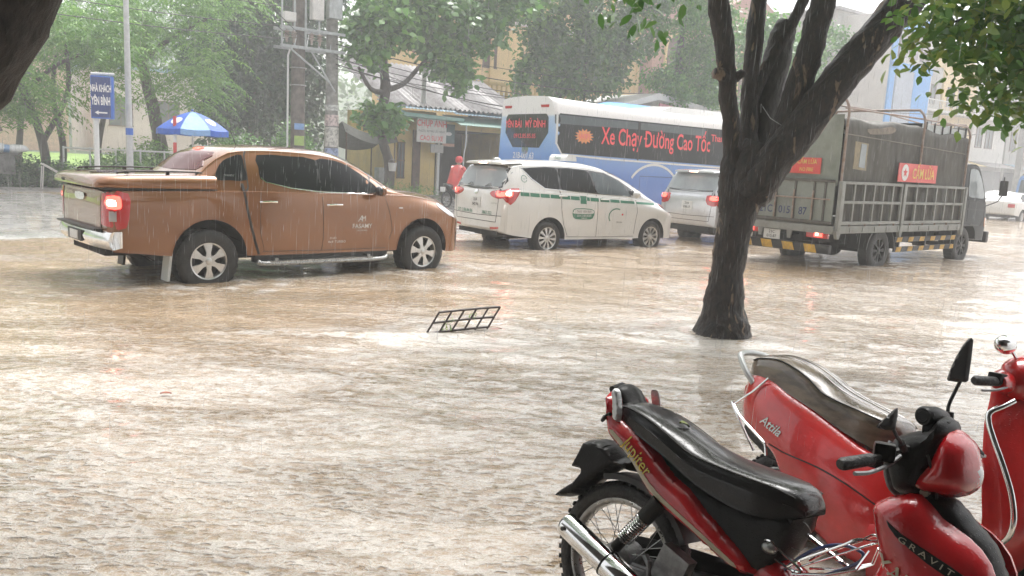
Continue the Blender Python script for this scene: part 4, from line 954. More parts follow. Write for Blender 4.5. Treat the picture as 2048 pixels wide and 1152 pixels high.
    cab_up = [(3.54, .88, 1.42, .84, 2.10, 2.14), (3.62, .92, 1.43, .86, 2.17, 2.22), (4.1, .93, 1.43, .86, 2.19, 2.25), (4.35, .93, 1.42, .86, 2.13, 2.21), (4.55, .92, 1.41, .86, 1.95, 2.06), (4.75, .91, 1.40, .87, 1.68, 1.78), (4.92, .86, 1.36, .84, 1.42, 1.48), (4.99, .80, 1.33, .78, 1.35, 1.38)]
    me = car_shell(cab_lo, cab_up, [(3.95, .42, .47)], DG, xgrid(cab_lo, .1), xgrid(cab_up, .08), name='cab')
    cb = meshobj('cab', me, root); B = Body(me)
    for sg in (-1, 1):
        m = MB(); decal(m, B, smooth_outline([(3.86, 2.06), (3.82, 1.8), (3.84, 1.50), (4.2, 1.47), (4.68, 1.45), (4.66, 1.62), (4.50, 1.86), (4.28, 2.05), (4.1, 2.08)], 2), B.side(sg), .07, .006); m.obj('cab_window', MT['glassl'], cb)
        m = MB(); decal(m, B, strip([(3.80, 1.45), (3.79, 1.9), (3.85, 2.10), (4.12, 2.12), (4.32, 2.08), (4.54, 1.87), (4.71, 1.62), (4.74, 1.43), (4.72, 1.0), (4.55, .85)], .014), B.side(sg), .07, .004); decal(m, B, strip([(3.80, 1.45), (3.80, .95)], .014), B.side(sg), .07, .004); m.obj('door_seam', MT['gap'], cb)
        m = MB(); decal(m, B, strip([(3.7, 1.22), (4.9, 1.18)], .03), B.side(sg), .07, .008); m.obj('door_moulding', MT['blackp'], cb)
        m = MB(); decal(m, B, smooth_outline([(4.80, 1.02), (4.98, 1.0), (5.0, .82), (4.85, .82)], 2), B.side(sg), .04, .012); m.obj('side_indicator', MT['amber'], cb)
        m = MB(); m.tube([(4.86, sg*.90, 1.28), (4.92, sg*1.12, 1.40), (4.88, sg*1.22, 1.55), (4.86, sg*1.22, 1.95)], .012, 6); mm = m.obj('mirror_arm', MT['blackp'], cb)
        m = MB(); m.bbox((4.84, sg*1.24, 1.70), (.05, .17, .34), .03); m.obj('wing_mirror', MT['blackp'], mm)
        m = MB(); m.bbox((3.94, sg*.97, .86), (.9, .05, .03), .01); m.obj('mudguard', MT['blackp'], root)
    m = MB(); m.prism([(3.98, 1.46), (4.1, 1.46), (4.15, 1.60), (4.10, 1.74), (4.02, 1.72)], -.75, -.45); m.obj('seat_back', MT['interior'], cb)
    m = MB(); m.bbox((3.75, -.45, 2.32), (.25, .5, .22), .05); m.obj('roof_load', MT['redtxt'], root)
    m = MB(); m.bbox((5.16, 0, .58), (.14, 1.85, .26), .03); m.obj('front_bumper', MT['blackp'], root)
    # chassis
    m = MB(); 
    for y in (-.38, .38): m.box((1.5, y, .68), (6.6, .08, .18))
    for x in (-1.3, 0, .9, 2.0, 3.0, 4.2): m.box((x, 0, .66), (.1, .8, .12))
    m.cyl((0, -.8, .42), (0, .8, .42), .07); m.sphere((0, 0, .42), .2); m.cyl((3.66, -.8, .42), (3.66, .8, .42), .05); m.box((1.5, .6, .55), (.9, .4, .35)); m.box((-1.2, .1, .62), (.6, 1.3, .12)); m.obj('chassis', MT['well'], root)
    BY = mat('black_yellow_stripes', (.02, .02, .02), rough=.5)
    YL = mat('yellow_paint', (.62, .36, .04), rough=.45, var=.2, vscale=8)
    for sg in (-1, 1):
        m = MB()
        for z in (.61, .42): m.box((2.02, sg*.92, z), (2.76, .03, .10))
        for x in (.85, 2.0, 3.2): m.box((x, sg*.80, .60), (.05, .25, .30))
        gd = m.obj('side_guard', MT['blackp'], root)
        for z in (.61, .42):
            for i in range(6):
                x = .70+i*.49; m = MB(); m.prism([(x, z-.045), (x+.20, z-.045), (x+.24, z+.045), (x+.04, z+.045)], sg*.936, sg*.941); m.obj('yellow_stripe', YL, gd)
        m = MB(); P = [(.56*cos(t), .42+.52*sin(t)) for t in lins(.05, pi*.98, 14)]; m.prism([(a, b) for a, b in P]+[(a*.94, .42+(b-.42)*.94) for a, b in P[::-1]], sg*.60, sg*.98); m.obj('mudguard', MT['blackp'], root)
        m = MB(); m.bbox((x0+.06, sg*.66, .74), (.07, .42 if sg < 0 else .3, .15), .02); lb = m.obj('tail_light', MT['redlens'], root)
        m = MB(); m.bbox((x0+.015, sg*.70, .745), (.03, .15, .11), .01); m.obj('brake_lamp', MT['redlit'], lb)
        m = MB(); m.bbox((x0+.0, sg*.68, .745), (.02, .05, .06), .008); m.obj('bulb', MT['redlit2'], lb)
    m = MB(); m.bbox((x0+.02, 0, .48), (.08, 1.9, .16), .01); rb = m.obj('rear_bumper', MT['blackp'], root)
    for i in range(4):
        y = -.72+i*.44; m = MB(); m.prism([(y, .41), (y+.22, .41), (y+.27, .55), (y+.05, .55)], x0-.03, x0-.023, lambda u, v, d: (d, u, v)); m.obj('yellow_stripe', YL, rb)
    m = MB(); m.bbox((x0+.0, .22, .66), (.02, .34, .18), .005); npl = m.obj('number_plate', MT['plate'], root)
    m = MB(); text_flat(m, '21C', lambda a, b: (x0-.012, .22-a, .70+b), .075, bold=.01); text_flat(m, '015.87', lambda a, b: (x0-.012, .22-a, .62+b), .075, bold=.01); m.obj('plate_number', MT['blacktxt'], npl, smooth=False)
    W = wheel_mesh(.41, .235, .22, 8, .05, rmat='blackp')
    for x in (0, 3.72):
        put_wheel(W, root, x, -.84, .42); put_wheel(W, root, x, .84, .42, flip=True)
    W2 = wheel_mesh(.41, .235, .2, 8, .05, rmat='blackp')
    return root
tk = make_truck(); at_ = .698
tk.location = Vector((6.9, 15.38, 0))+Vector((-sin(at_), cos(at_), 0))*.95; tk.rotation_euler = (0, 0, at_)

# ------------------------------------------------------------------ far right vehicles
def far_car(nm, lab, loc, rz, paint, grp=None):
    root = thing(nm, lab, 'car', loc, rz)
    lower = [(-.95, .45, .6, .7, .58, .9, .95), (-.9, .40, .82, .72, .78, 1.0, 1.04), (-.5, .34, .87, .72, .84, 1.02, 1.06), (.6, .30, .88, .70, .85, 1.0, 1.04), (2.2, .30, .88, .68, .82, .95, 1.0), (2.9, .30, .84, .62, .74, .84, .9), (3.25, .32, .7, .55, .55, .68, .74), (3.35, .36, .5, .5, .4, .6, .65)]
    upper = [(-.45, .78, .98, .72, 1.03, 1.05), (-.1, .80, .99, .68, 1.2, 1.24), (.35, .80, .99, .60, 1.41, 1.46), (1.0, .80, .98, .60, 1.44, 1.50), (1.5, .80, .97, .62, 1.36, 1.43), (1.9, .80, .96, .66, 1.17, 1.24), (2.25, .76, .94, .7, .98, 1.02)]
    me = car_shell(lower, upper, [(0, .31, .37), (2.6, .31, .37)], paint, xgrid(lower, .15), xgrid(upper, .12), sill_dark=.3)
    meshobj('body', me, root); B = Body(me)
    for sg in (-1, 1):
        m = MB(); decal(m, B, [(.02, 1.20), (.0, 1.05), (.95, 1.02), (.95, 1.40), (.4, 1.38)], B.side(sg), .1, .006); m.obj('window', MT['glassd'], root)
        m = MB(); decal(m, B, [(1.02, 1.40), (1.02, 1.02), (1.95, .99), (1.55, 1.30)], B.side(sg), .1, .006); m.obj('window', MT['glassd'], root)
        m = MB(); decal(m, B, [(sg*.5, .92), (sg*.8, .92), (sg*.8, .75), (sg*.5, .75)], B.rear, .1, .01); m.obj('tail_light', MT['redlens'], root)
    m = MB(); decal(m, B, [(-.6, 1.38), (.6, 1.38), (.68, 1.08), (-.68, 1.08)], B.rear, .1, .01); m.obj('rear_window', MT['glassm'], root)
    m = MB(); decal(m, B, [(-.2, .72), (.2, .72), (.2, .60), (-.2, .60)], B.rear, .1, .012); m.obj('number_plate', MT['plate'], root)
    m = MB(); m.box((1.2, 0, .3), (3.8, 1.2, .12)); m.obj('underbody', MT['well'], root)
    W = wheel_mesh(.31, .2, .2, 7, .05)
    for x in (0, 2.6):
        put_wheel(W, root, x, -.78, .31); put_wheel(W, root, x, .78, .31, flip=True)
    return root
c1 = far_car('parked_car', 'white car half hidden behind the truck cab mirror, seen from its rear', RF(41.5, 8.2, .02), RA+.05, MT['white_paint'])
c2 = far_car('parked_car', 'farther white car beside the blue and white van at the right edge', RF(47.5, 11.2, .05), RA, MT['white_paint'])
def make_van():
    root = thing('minibus', 'blue and white minibus cut by the right edge of the photo, seen from behind', 'minibus', RF(45.2, 8.3, .02)-RN*0, RA)
    m = MB(); prof = [(0, .4), (.85, .4), (.95, .5), (.96, 1.0), (.95, 1.6), (.86, 2.2), (.70, 2.38), (0, 2.42)]
    m.rings(loft_half(lambda x: [(y*(.96 if x < .1 else 1), z) for y, z in prof], [0, .08, .2, 2, 4, 5.2], 3)); 
    mm = mat('blue_white_van_paint', (.13, .27, .55), rough=.35, coat=.6); o = m.obj('body', mm, root); B = Body(o.data)
    for nm, q, mt_ in (('rear_window', [(-.72, 2.15), (.72, 2.15), (.8, 1.45), (-.8, 1.45)], 'glassm'), ('rear_panel', [(-.85, 1.35), (.85, 1.35), (.85, .85), (-.85, .85)], 'white_paint'), ('number_plate', [(-.25, .75), (.25, .75), (.25, .6), (-.25, .6)], 'plate')):
        m = MB(); decal(m, B, q, B.rear, .15, .01); m.obj(nm, MT[mt_], root)
    for sg in (-1, 1):
        m = MB(); decal(m, B, [(sg*.62, 1.25), (sg*.86, 1.25), (sg*.86, 1.0), (sg*.62, 1.0)], B.rear, .1, .02); m.obj('tail_light', MT['redlens'], root)
        m = MB(); decal(m, B, [(.3, 2.1), (4.8, 2.1), (4.8, 1.45), (.3, 1.45)], B.side(sg), .3, .01); m.obj('side_window', MT['glassd'], root)
        m = MB(); decal(m, B, [(.05, 1.3), (5.0, 1.3), (5.0, .9), (.05, .9)], B.side(sg), .3, .01); m.obj('side_band', MT['white_paint'], root)
    W = wheel_mesh(.35, .22, .2, 6, .05)
    for x in (1.1, 4.2):
        put_wheel(W, root, x, -.85, .35); put_wheel(W, root, x, .85, .35, flip=True)
make_van()
# ------------------------------------------------------------------ motorbikes in the foreground
MT['redm'] = bump_drops(mat('wet_red_paint', (.50, .010, .014), rough=.22, coat=.6, var=.08, vscale=5, col2=(.31, .008, .011)), 95, .16)
MT['redm2'] = bump_drops(mat('wet_scooter_red', (.66, .018, .018), rough=.2, coat=.7, var=.06, vscale=5, col2=(.42, .012, .013)), 90, .18)
MT['seatb'] = bump_drops(mat('wet_black_vinyl', (.009, .008, .007), rough=.30, coat=.55, var=.2, vscale=12, bump=0, coat_rough=.14), 120, .3)
MT['seatbr'] = bump_drops(mat('brown_seat_film', (.15, .112, .075), rough=.24, coat=.6, var=.3, vscale=5, col2=(.065, .047, .034), vstretch=(1, 1, 3), lo=.4, hi=.6, coat_rough=.12), 110, .2)
MT['cream'] = mat('cream_strip', (.42, .37, .27), rough=.4, coat=.4, var=.1)
MT['yellowtxt'] = mat('yellow_lettering_film', (.75, .55, .07), rough=.4)
MT['greymetal'] = mat('grey_cast_metal', (.25, .25, .25), rough=.4, metal=.8, var=.3, vscale=14, bump=.2)
MT['silverrail'] = bump_drops(mat('silver_grab_rail', (.55, .56, .55), rough=.28, metal=.5, coat=.6), 80, .3)
MT['blackm'] = bump_drops(mat('wet_black_plastic', (.008, .0072, .0065), rough=.42, coat=.10, var=.2), 110, .3)

for _k in ('seatb', 'blackm'):
    [n for n in MT[_k].node_tree.nodes if n.type == 'BSDF_PRINCIPLED'][0].inputs['Specular IOR Level'].default_value = .14

def bike_root(name, label, x, y, yaw, lean, g, pt):
    r = thing(name, label, 'motorbike')
    r.matrix_world = Matrix.Translation((x, y, g)) @ Matrix.Rotation(yaw, 4, 'Z') @ Matrix.Rotation(-lean, 4, 'X') @ Matrix.Rotation(pt, 4, 'Y')
    return r
def bike_wheel(root, x, z, R, rr, w, spoked=True, turn=0):
    h = MB(); h.cyl((0, -.05, 0), (0, .05, 0), .055, seg=20); h.cyl((0, -.09, 0), (0, .09, 0), .012, seg=10); h.lathe([(0, .055), (.07, .05), (.075, .02), (.075, -.02), (.07, -.05), (0, -.055)], 'y', 24)
    hb = h.obj('wheel', MT['greymetal'], root); hb.location = (x, 0, z); hb.rotation_euler = (0, 0, turn)
    t = MB(); prof = []
    for k in range(13):
        a = -pi*.62+2*pi*.62*k/12; prof.append((R-w*.5+w*.5*cos(a), w*.5*sin(a)))
    prof += [(rr+.004, w*.36), (rr+.004, -w*.36)]; prof.append(prof[0]); t.lathe(prof, 'y', 64)
    for k in range(48):
        a = 2*pi*k/48
        for sy in (-1, 1): t.box((( R-.0065)*cos(a+sy*.03), sy*w*.22, (R-.0065)*sin(a+sy*.03)), (.008, w*.30, .016), rot=(0, -a, sy*.35))
    t.obj('tyre', MT['rubber'], hb)
    r = MB(); r.lathe([(rr+.004, w*.30), (rr+.010, w*.34), (rr-.004, w*.36), (rr-.012, w*.30), (rr-.020, w*.12), (rr-.020, -w*.12), (rr-.012, -w*.30), (rr-.004, -w*.36), (rr+.010, -w*.34), (rr+.004, -w*.30), (rr+.004, w*.30)], 'y', 64); r.obj('rim', MT['steel'], hb)
    s = MB()
    if spoked:
        for k in range(36):
            a = 2*pi*k/36; sy = 1 if k % 2 else -1; b = a+(.55 if (k//2) % 2 else -.55)
            s.tube([(.05*cos(b), sy*.035, .05*sin(b)), ((rr-.016)*cos(a), sy*.004, (rr-.016)*sin(a))], .0016, 4)
        s.obj('spokes', MT['steel'], hb)
    else:
        for k in range(5):
            a = 2*pi*k/5; s.prism([(.04, .03), (rr-.01, .02), (rr-.01, -.02), (.04, -.03)], -.02, .02, lambda u, v, d, a=a: (u*cos(a)-v*sin(a), d, u*sin(a)+v*cos(a)))
        s.obj('spokes', MT['greymetal'], hb)
    return hb
def seat_loft(tab, root, name, material, hwscale=1.):
    """tab rows: x, zt centre, zn near edge top, zl bottom, half width"""
    mb = MB(); R = []
    for x in xgrid(tab, .02):
        zt, zn, zl, hw = interp(tab, x); hw *= hwscale
        h = [(0, zt), (hw*.45, zt-.15*(zt-zn)), (hw*.78, zn+.25*(zt-zn)), (hw*.93, zn-.010), (hw, zn-.035), (hw*1.01, (zn+zl)/2), (hw*.97, zl+.004), (hw*.9, zl), (0, zl)]
        P = catmull([(0, a, b) for a, b in h], 3); half = [(p.y, p.z) for p in P]
        R.append([(x, y, z) for y, z in half]+[(x, -y, z) for y, z in half[::-1][1:-1]])
    mb.rings(R); o = mb.obj(name, MT[material], root, angle=70)
    m = MB()
    for sg in (-1, 1):
        P = []
        for x in xgrid(tab, .03)[1:-1]:
            zt, zn, zl, hw = interp(tab, x); P.append((x, sg*hw*hwscale*.945, zn-.004))
        m.tube(P, .0035, 5)
    m.obj('piping', MT['blackm'], o); return o
def coil(p0, p1, r, wire, turns):
    p0 = Vector(p0); p1 = Vector(p1); d = (p1-p0); t = d.normalized(); a = t.orthogonal().normalized(); b = t.cross(a)
    return [p0+d*(k/(turns*12))+(a*cos(2*pi*k/12)+b*sin(2*pi*k/12))*r for k in range(turns*12+1)]
RX = rad(90)

def make_jupiter():
    J = bike_root('motorbike', 'wet red step-through motorbike nearest the camera, black seat and chrome exhaust', .43, 2.736, -.802, .182, .018, -.064)
    def O(mb, name, m, parent=None, **k): return mb.obj(name, MT[m], parent or J, **k)
    bike_wheel(J, 0, .29, .287, .222, .075); bike_wheel(J, 1.235, .29, .285, .222, .07)
    # side panels
    up = [(-.099, .882), (-.077, .890), (-.047, .875), (-.034, .823), (.022, .803), (.087, .769), (.153, .718), (.231, .668), (.302, .640), (.374, .587), (.477, .520), (.56, .455)]
    lo = [(.52, .428), (.426, .455), (.323, .501), (.209, .545), (.148, .577), (.078, .648), (.035, .685), (-.042, .729), (-.07, .76)]
    for sg in (-1, 1):
        m = MB(); puff(m, up+lo, .085, .055, .05, .014, sg, back=.06); pn = O(m, 'side_panel', 'redm')
        Bp = Body(pn.data); fr = Bp.side(sg)
        m = MB(); decal(m, Bp, smooth_outline([(-.03, .755), (.05, .698), (.155, .606), (.26, .558), (.39, .499), (.495, .452), (.505, .462), (.40, .512), (.262, .573), (.165, .625), (.06, .717), (-.02, .768)], 2), fr, .01, .0025, .002); O(m, 'cream_stripe', 'cream', pn)
        if sg < 0:
            m = MB(); text_on(m, Bp, 'Jupiter', fr, .100, .700, .060, rot=-.66, bold=.016, sx=.92, off=.0045); O(m, 'panel_lettering_outline', 'blacktxt', pn, smooth=False)
            m = MB(); text_on(m, Bp, 'Jupiter', fr, .100, .700, .060, rot=-.66, sx=.92, off=.006); O(m, 'panel_lettering', 'yellowtxt', pn, smooth=False)
    # tail lamp between the panels
    m = MB(); pillow(m, [(-.105, .87), (-.08, .885), (-.03, .87), (0, .80), (-.03, .76), (-.075, .79)], .095, .05, .014); O(m, 'tail_cowl', 'redm')
    m = MB(); pillow(m, [(-.118, .855), (-.10, .868), (-.085, .80), (-.075, .765), (-.10, .775)], .075, .03, .012); O(m, 'tail_light', 'clearlens')
    m = MB(); m.tube(catmull([(-.105, -.085, .80), (-.085, -.12, .79), (-.06, -.125, .815), (-.045, -.13, .82)], 4), .007, 8); O(m, 'indicator_stalk', 'blackm')
    # grab rail + rear handle block
    for sg in (-1, 1):
        m = MB(); puff(m, [(-.058, .905), (-.040, .915), (-.022, .905), (-.006, .85), (-.003, .806), (-.018, .795), (-.038, .812), (-.045, .86)], .118, .02, .012, .008, sg); O(m, 'grab_rail', 'silverrail')
    m = MB(); pillow(m, [(-.115, .885), (-.10, .918), (-.075, .928), (-.045, .915), (-.015, .878), (.01, .86), (-.03, .84), (-.08, .85)], .075, .04, .012); m.tube([(-.105, -.06, .90), (-.11, 0, .915), (-.105, .06, .90)], .014, 8); O(m, 'rear_handle', 'blackm')
    seat = [(-.095, .852, .835, .81, .055), (-.07, .868, .850, .800, .085), (0, .871, .858, .790, .108), (.08, .857, .845, .765, .120), (.2, .818, .800, .720, .128), (.3, .782, .757, .672, .130), (.40, .756, .742, .640, .130), (.52, .742, .730, .620, .128), (.60, .735, .722, .625, .120), (.655, .722, .705, .64, .10), (.682, .695, .680, .65, .07)]
    so = seat_loft(seat, J, 'seat', 'seatb')
    m = MB(); pillow(m, [(.0, .80), (.10, .765), (.22, .70), (.36, .66), (.52, .64), (.66, .655), (.675, .62), (.64, .52), (.58, .44), (.50, .42), (.40, .50), (.28, .55), (.12, .62), (.02, .72)], .10, .04, .018); O(m, 'centre_fairing', 'blackm')
    # rear mudguard, flap
    m = MB(); pillow(m, [(-.21, .690), (-.150, .705), (-.095, .69), (-.035, .66), (.03, .67), (.02, .62), (-.05, .625), (-.11, .578), (-.16, .535), (-.22, .475), (-.276, .452), (-.335, .440), (-.30, .48), (-.235, .532), (-.205, .575), (-.262, .572)], .075, .02, .010, smooth=0); O(m, 'mudguard', 'blackm')
    m = MB(); P = [(.315*cos(a), .29+.315*sin(a)) for a in lins(.5, 1.9, 14)]; m.prism(P+[(a*.93, .29+(b-.29)*.93) for a, b in P[::-1]], -.05, .05); O(m, 'inner_mudguard', 'blackp')
    # shock absorbers
    for sg in (-1, 1):
        y = sg*.118
        m = MB(); m.cyl((.205, y, .575), (.150, y, .50), .031, .029, seg=18); m.cyl((.155, y, .505), (.07, y, .40), .016, seg=12); m.cyl((.085, y, .42), (.045, y, .365), .020, seg=12); sh = O(m, 'shock_absorber', 'blackm')
        m = MB(); m.tube(coil((.152, y, .503), (.078, y, .408), .025, .004, 11), .0042, 6); O(m, 'coil_spring', 'chrome', sh)
    # swing arm, chain case, axle
    m = MB()
    for sg in (-1, 1): m.tube([(-.03, sg*.085, .292), (.15, sg*.085, .30), (.46, sg*.07, .33)], [.018, .02, .022], 8)
    m.cyl((0, -.11, .29), (0, .11, .29), .010); m.box((-.02, -.10, .30), (.06, .015, .05)); m.tube([(.0, -.10, .31), (.06, -.115, .40)], .008, 6); O(m, 'swing_arm', 'greymetal')
    m = MB(); pillow(m, [(-.06, .33), (.0, .37), (.46, .40), (.50, .32), (.46, .26), (0, .22), (-.06, .26)], .018, .02, .02, y0=.095); O(m, 'chain_case', 'blackm')
    # chrome exhaust
    m = MB(); p0 = Vector((-.122, -.205, .413)); p1 = Vector((.34, -.175, .215)); d = (p1-p0)
    m.tube([p0-d*.012, p0, p0+d*.02, p0+d*.5, p0+d*.93, p1], [.030, .041, .044, .044, .040, .022], 28); ex = O(m, 'exhaust', 'chrome')
    m = MB(); m.tube(catmull([p1-d*.03, p1+Vector((.12, .02, -.04)), p1+Vector((.3, .05, -.05)), p1+Vector((.42, .10, .03))], 5), .017, 10); O(m, 'exhaust_pipe', 'chrome', ex)
    m = MB(); m.tube([p0-d*.022, p0-d*.010], [.022, .026], 16); m.cyl(p0+d*.06+Vector((-.0, -.044, .004)), p0+d*.06+Vector((0, -.050, .004)), .008, seg=10); O(m, 'exhaust_tip', 'blackp', ex)
    m = MB(); q0 = p0+d*.42; m.tube([q0, q0+d*.012, q0+d*.30, q0+d*.31], [.0445, .048, .0475, .044], 28); hs_ = O(m, 'heat_shield', 'chrome', ex)
    m = MB(); m.tube([q0-d*.003, q0+d*.004], [.0495, .0495], 28); O(m, 'shield_edge', 'blackm', hs_)
    m = MB(); m.prism([(.02, .27), (.22, .30), (.23, .285), (.03, .245)], -.125, -.115); O(m, 'exhaust_bracket', 'greymetal', ex)
    # engine & clutter low down
    m = MB(); pillow(m, [(.42, .34), (.52, .40), (.66, .38), (.80, .33), (.90, .26), (.84, .18), (.60, .13), (.45, .18), (.40, .26)], .12, .05, .02)
    m.cyl((.52, -.15, .26), (.52, .15, .26), .085, seg=28); m.cyl((.70, -.14, .24), (.70, .14, .24), .065, seg=24)
    for k in range(8): m.box((.80+.018*k, 0, .33+.004*k), (.008, .15, .13))
    O(m, 'engine', 'greymetal')
    m = MB()
    for a, b, c in (((.16, -.10, .37), (.30, -.14, .27), .012), ((.20, -.13, .37), (.22, -.14, .24), .010), ((.30, -.12, .33), (.44, -.12, .36), .012), ((.12, -.11, .33), (.26, -.12, .34), .007)): m.tube([a, b], c, 8)
    m.box((.28, -.11, .37), (.11, .05, .12), rot=(0, .35, 0)); m.box((.22, -.09, .30), (.10, .06, .05), rot=(0, .6, 0)); O(m, 'footrest_bracket', 'greymetal')
    m = MB(); m.tube([(.40, -.12, .28), (.40, -.26, .28)], .013, 8); m.bbox((.40, -.26, .285), (.05, .09, .028), .008); O(m, 'passenger_footrest', 'blackm')
    m = MB(); m.tube([(.64, -.22, .21), (.64, .22, .21)], .011, 8); m.bbox((.64, -.24, .215), (.035, .10, .03), .008); m.bbox((.64, .24, .215), (.035, .10, .03), .008); O(m, 'rider_footrest', 'blackm')
    # backbone / front body
    m = MB(); pillow(m, [(.54, .50), (.62, .50), (.74, .44), (.86, .50), (.90, .60), (.95, .72), (1.02, .78), (1.10, .70), (1.06, .52), (.98, .38), (.86, .28), (.72, .26), (.60, .32), (.52, .42)], .085, .05, .02); O(m, 'frame_cover', 'redm')
    m = MB(); pillow(m, [(.84, .42), (.96, .52), (1.02, .62), (1.0, .30), (.90, .26), (.82, .32)], .098, .03, .02); O(m, 'lower_panel', 'cream')
    # leg shields
    for sg in (-1, 1):
        q = [(.885, .738), (.905, .765), (.95, .79), (1.0, .803), (1.06, .755), (1.13, .722), (1.185, .672), (1.215, .58), (1.20, .45), (1.15, .33), (1.08, .27), (1.03, .33), (1.0, .45), (.965, .54), (.925, .60), (.90, .67)]
        m = MB(); puff(m, q, .10, .065, .09, .018, sg, back=.085); lg = O(m, 'leg_shield', 'redm'); Bl = Body(lg.data); fr = Bl.side(sg)
        m = MB(); decal(m, Bl, smooth_outline([(.945, .722), (.985, .700), (1.07, .668), (1.14, .640), (1.185, .60), (1.185, .575), (1.14, .612), (1.06, .643), (.975, .688)], 2), fr, .02, .003, .002); O(m, 'dark_band', 'blackm', lg)
        if sg < 0:
            m = MB(); text_on(m, Bl, 'GRAVITA', fr, 1.066, .656, .022, rot=-.36, sx=1.45, spacing=1.5, off=.006); O(m, 'band_lettering', 'cream', lg, smooth=False)
            m = MB(); text_on(m, Bl, 'YAMAHA', fr, 1.045, .560, .062, rot=-.42, bold=.015, sx=1.0, off=.006); O(m, 'leg_shield_lettering', 'cream', lg, smooth=False)
    m = MB(); pillow(m, [(.95, .797), (1.0, .812), (1.045, .806), (1.08, .785), (1.118, .748), (1.165, .708), (1.20, .64), (1.235, .57), (1.21, .56), (1.165, .63), (1.115, .68), (1.03, .74), (.98, .77)], .075, .03, .012); O(m, 'front_centre_panel', 'blackm')
    m = MB(); m.tube([(1.0, -.07, .806), (1.0, .07, .806)], .012, 8); O(m, 'steering_collar', 'cream')
    # handlebar cowl
    m = MB(); pillow(m, [(.890, .925), (.915, .950), (.955, .967), (.982, .978), (.995, 1.0), (1.010, 1.018), (1.032, 1.010), (1.048, .978), (1.037, .94), (1.022, .899), (1.009, .846), (.995, .80), (.93, .778), (.903, .81), (.885, .87)], .115, .05, .014); hc = O(m, 'handlebar_cowl', 'blackm')
    m = MB(); m.tube(catmull([(.887, -.03, .92), (.882, -.045, .87), (.90, -.04, .80), (.93, -.03, .775)], 5), .010, 8); O(m, 'cowl_rim', 'greymetal', hc)
    m = MB(); pillow(m, [(.965, .800), (.958, .835), (.99, .89), (1.01, .955), (1.035, .988), (1.062, .980), (1.092, .952), (1.112, .90), (1.116, .855), (1.09, .818), (1.04, .800)], .118, .06, .014); fc = O(m, 'headlight_cowl', 'redm')
    m = MB(); pillow(m, [(1.085, .925), (1.100, .918), (1.1175, .89), (1.1175, .86), (1.105, .845), (1.09, .86)], .07, .05, .014); O(m, 'headlight', 'clearlens', fc)
    m = MB(); m.tube([(.975, -.075, 1.012), (.977, -.068, 1.013), (.982, .0, 1.013), (.985, .06, 1.01)], [.022, .027, .027, .02], 22); m.tube([(.9745, -.079, 1.012), (.975, -.074, 1.012)], [.014, .016], 18); m.bbox((1.0, .0, .985), (.07, .10, .05), .015); O(m, 'reservoir', 'blackm')
    m = MB(); m.tube(catmull([(.915, -.245, .885), (.935, -.17, .900), (.97, -.07, .93), (.985, 0, .94), (.985, .07, .94), (.985, .18, .935), (.985, .25, .935)], 5), .011, 8); hb = O(m, 'handlebar', 'blackm')
    m = MB(); m.tube([(.876, -.345, .866), (.880, -.335, .868), (.912, -.235, .884)], [.013, .0175, .0165], 14); O(m, 'grip', 'rubber', hb)
    m = MB(); m.tube([(.985, .25, .935), (.99, .33, .925), (.992, .345, .923)], [.0165, .0175, .013], 14); O(m, 'grip', 'rubber', hb)
    m = MB(); m.bbox((.925, -.185, .905), (.055, .06, .05), .012, rot=(0, 0, .4)); m.box((.905, -.19, .875), (.03, .05, .03)); O(m, 'switch_housing', 'blackm', hb)
    m = MB(); pillow(m, [(.955, .974), (.997, .972), (1.056, .946), (1.068, .938), (1.040, .909), (1.008, .904), (.972, .922)], .055, .025, .010, y0=.12); m.tube([(.965, .20, .945), (1.0, .24, .935), (1.03, .30, .905)], [.02, .022, .012], 10); O(m, 'switch_housing', 'blackm', hb)
    m = MB(); m.tube(catmull([(.955, -.15, .90), (.945, -.20, .875), (.93, -.28, .855), (.91, -.33, .850)], 4), .006, 6); O(m, 'brake_lever', 'greymetal', hb)
    m = MB(); m.tube(catmull([(1.02, .17, .92), (1.035, .25, .905), (1.03, .34, .90)], 4), .006, 6); O(m, 'clutch_lever', 'greymetal', hb)
    m = MB(); m.bbox((.925, -.16, .885), (.02, .03, .012), .004); O(m, 'switch', 'redlens', hb)
    # mirrors
    m = MB(); m.cyl((.954, .235, .950), (.952, .235, 1.02), .012, .010, seg=10); m.tube(catmull([(.952, .235, .99), (.942, .24, 1.03), (.950, .25, 1.075), (.964, .25, 1.118)], 4), .0055, 8); ms = O(m, 'mirror_stem', 'blackp')
    m = MB(); pillow(m, [(.972, 1.249), (.980, 1.252), (.985, 1.244), (.986, 1.19), (.985, 1.122), (.979, 1.116), (.955, 1.113), (.930, 1.112), (.926, 1.118), (.932, 1.150), (.942, 1.185), (.957, 1.225)], .012, .008, .008, smooth=0, y0=.25); O(m, 'mirror', 'blackp', ms)
    m = MB(); m.cyl((.965, -.16, .92), (.970, -.20, .94), .010, seg=8); m.tube([(.970, -.20, .94), (.980, -.27, .962), (.974, -.28, .978)], .005, 8); ms = O(m, 'mirror_stem', 'blackp')
    m = MB(); pillow(m, [(.931, .977), (.950, 1.002), (.972, 1.031), (.978, 1.034), (.980, 1.02), (.978, .976), (.955, .972), (.935, .973)], .012, .008, .008, smooth=0, y0=-.28); O(m, 'mirror', 'blackp', ms)
    m = MB()
    for P in ([(.99, -.08, .93), (1.02, -.1, .88), (1.03, -.06, .80), (1.0, -.03, .72)], [(.98, .1, .93), (1.06, .12, .92), (1.05, .06, .82)]): m.tube(catmull(P, 4), .004, 6)
    O(m, 'control_cable', 'blackp')
    # front fender, fork
    m = MB()
    for sg in (-1, 1): m.tube([(1.235, sg*.08, .29), (1.12, sg*.08, .60)], .018, 10)
    O(m, 'front_fork', 'greymetal')
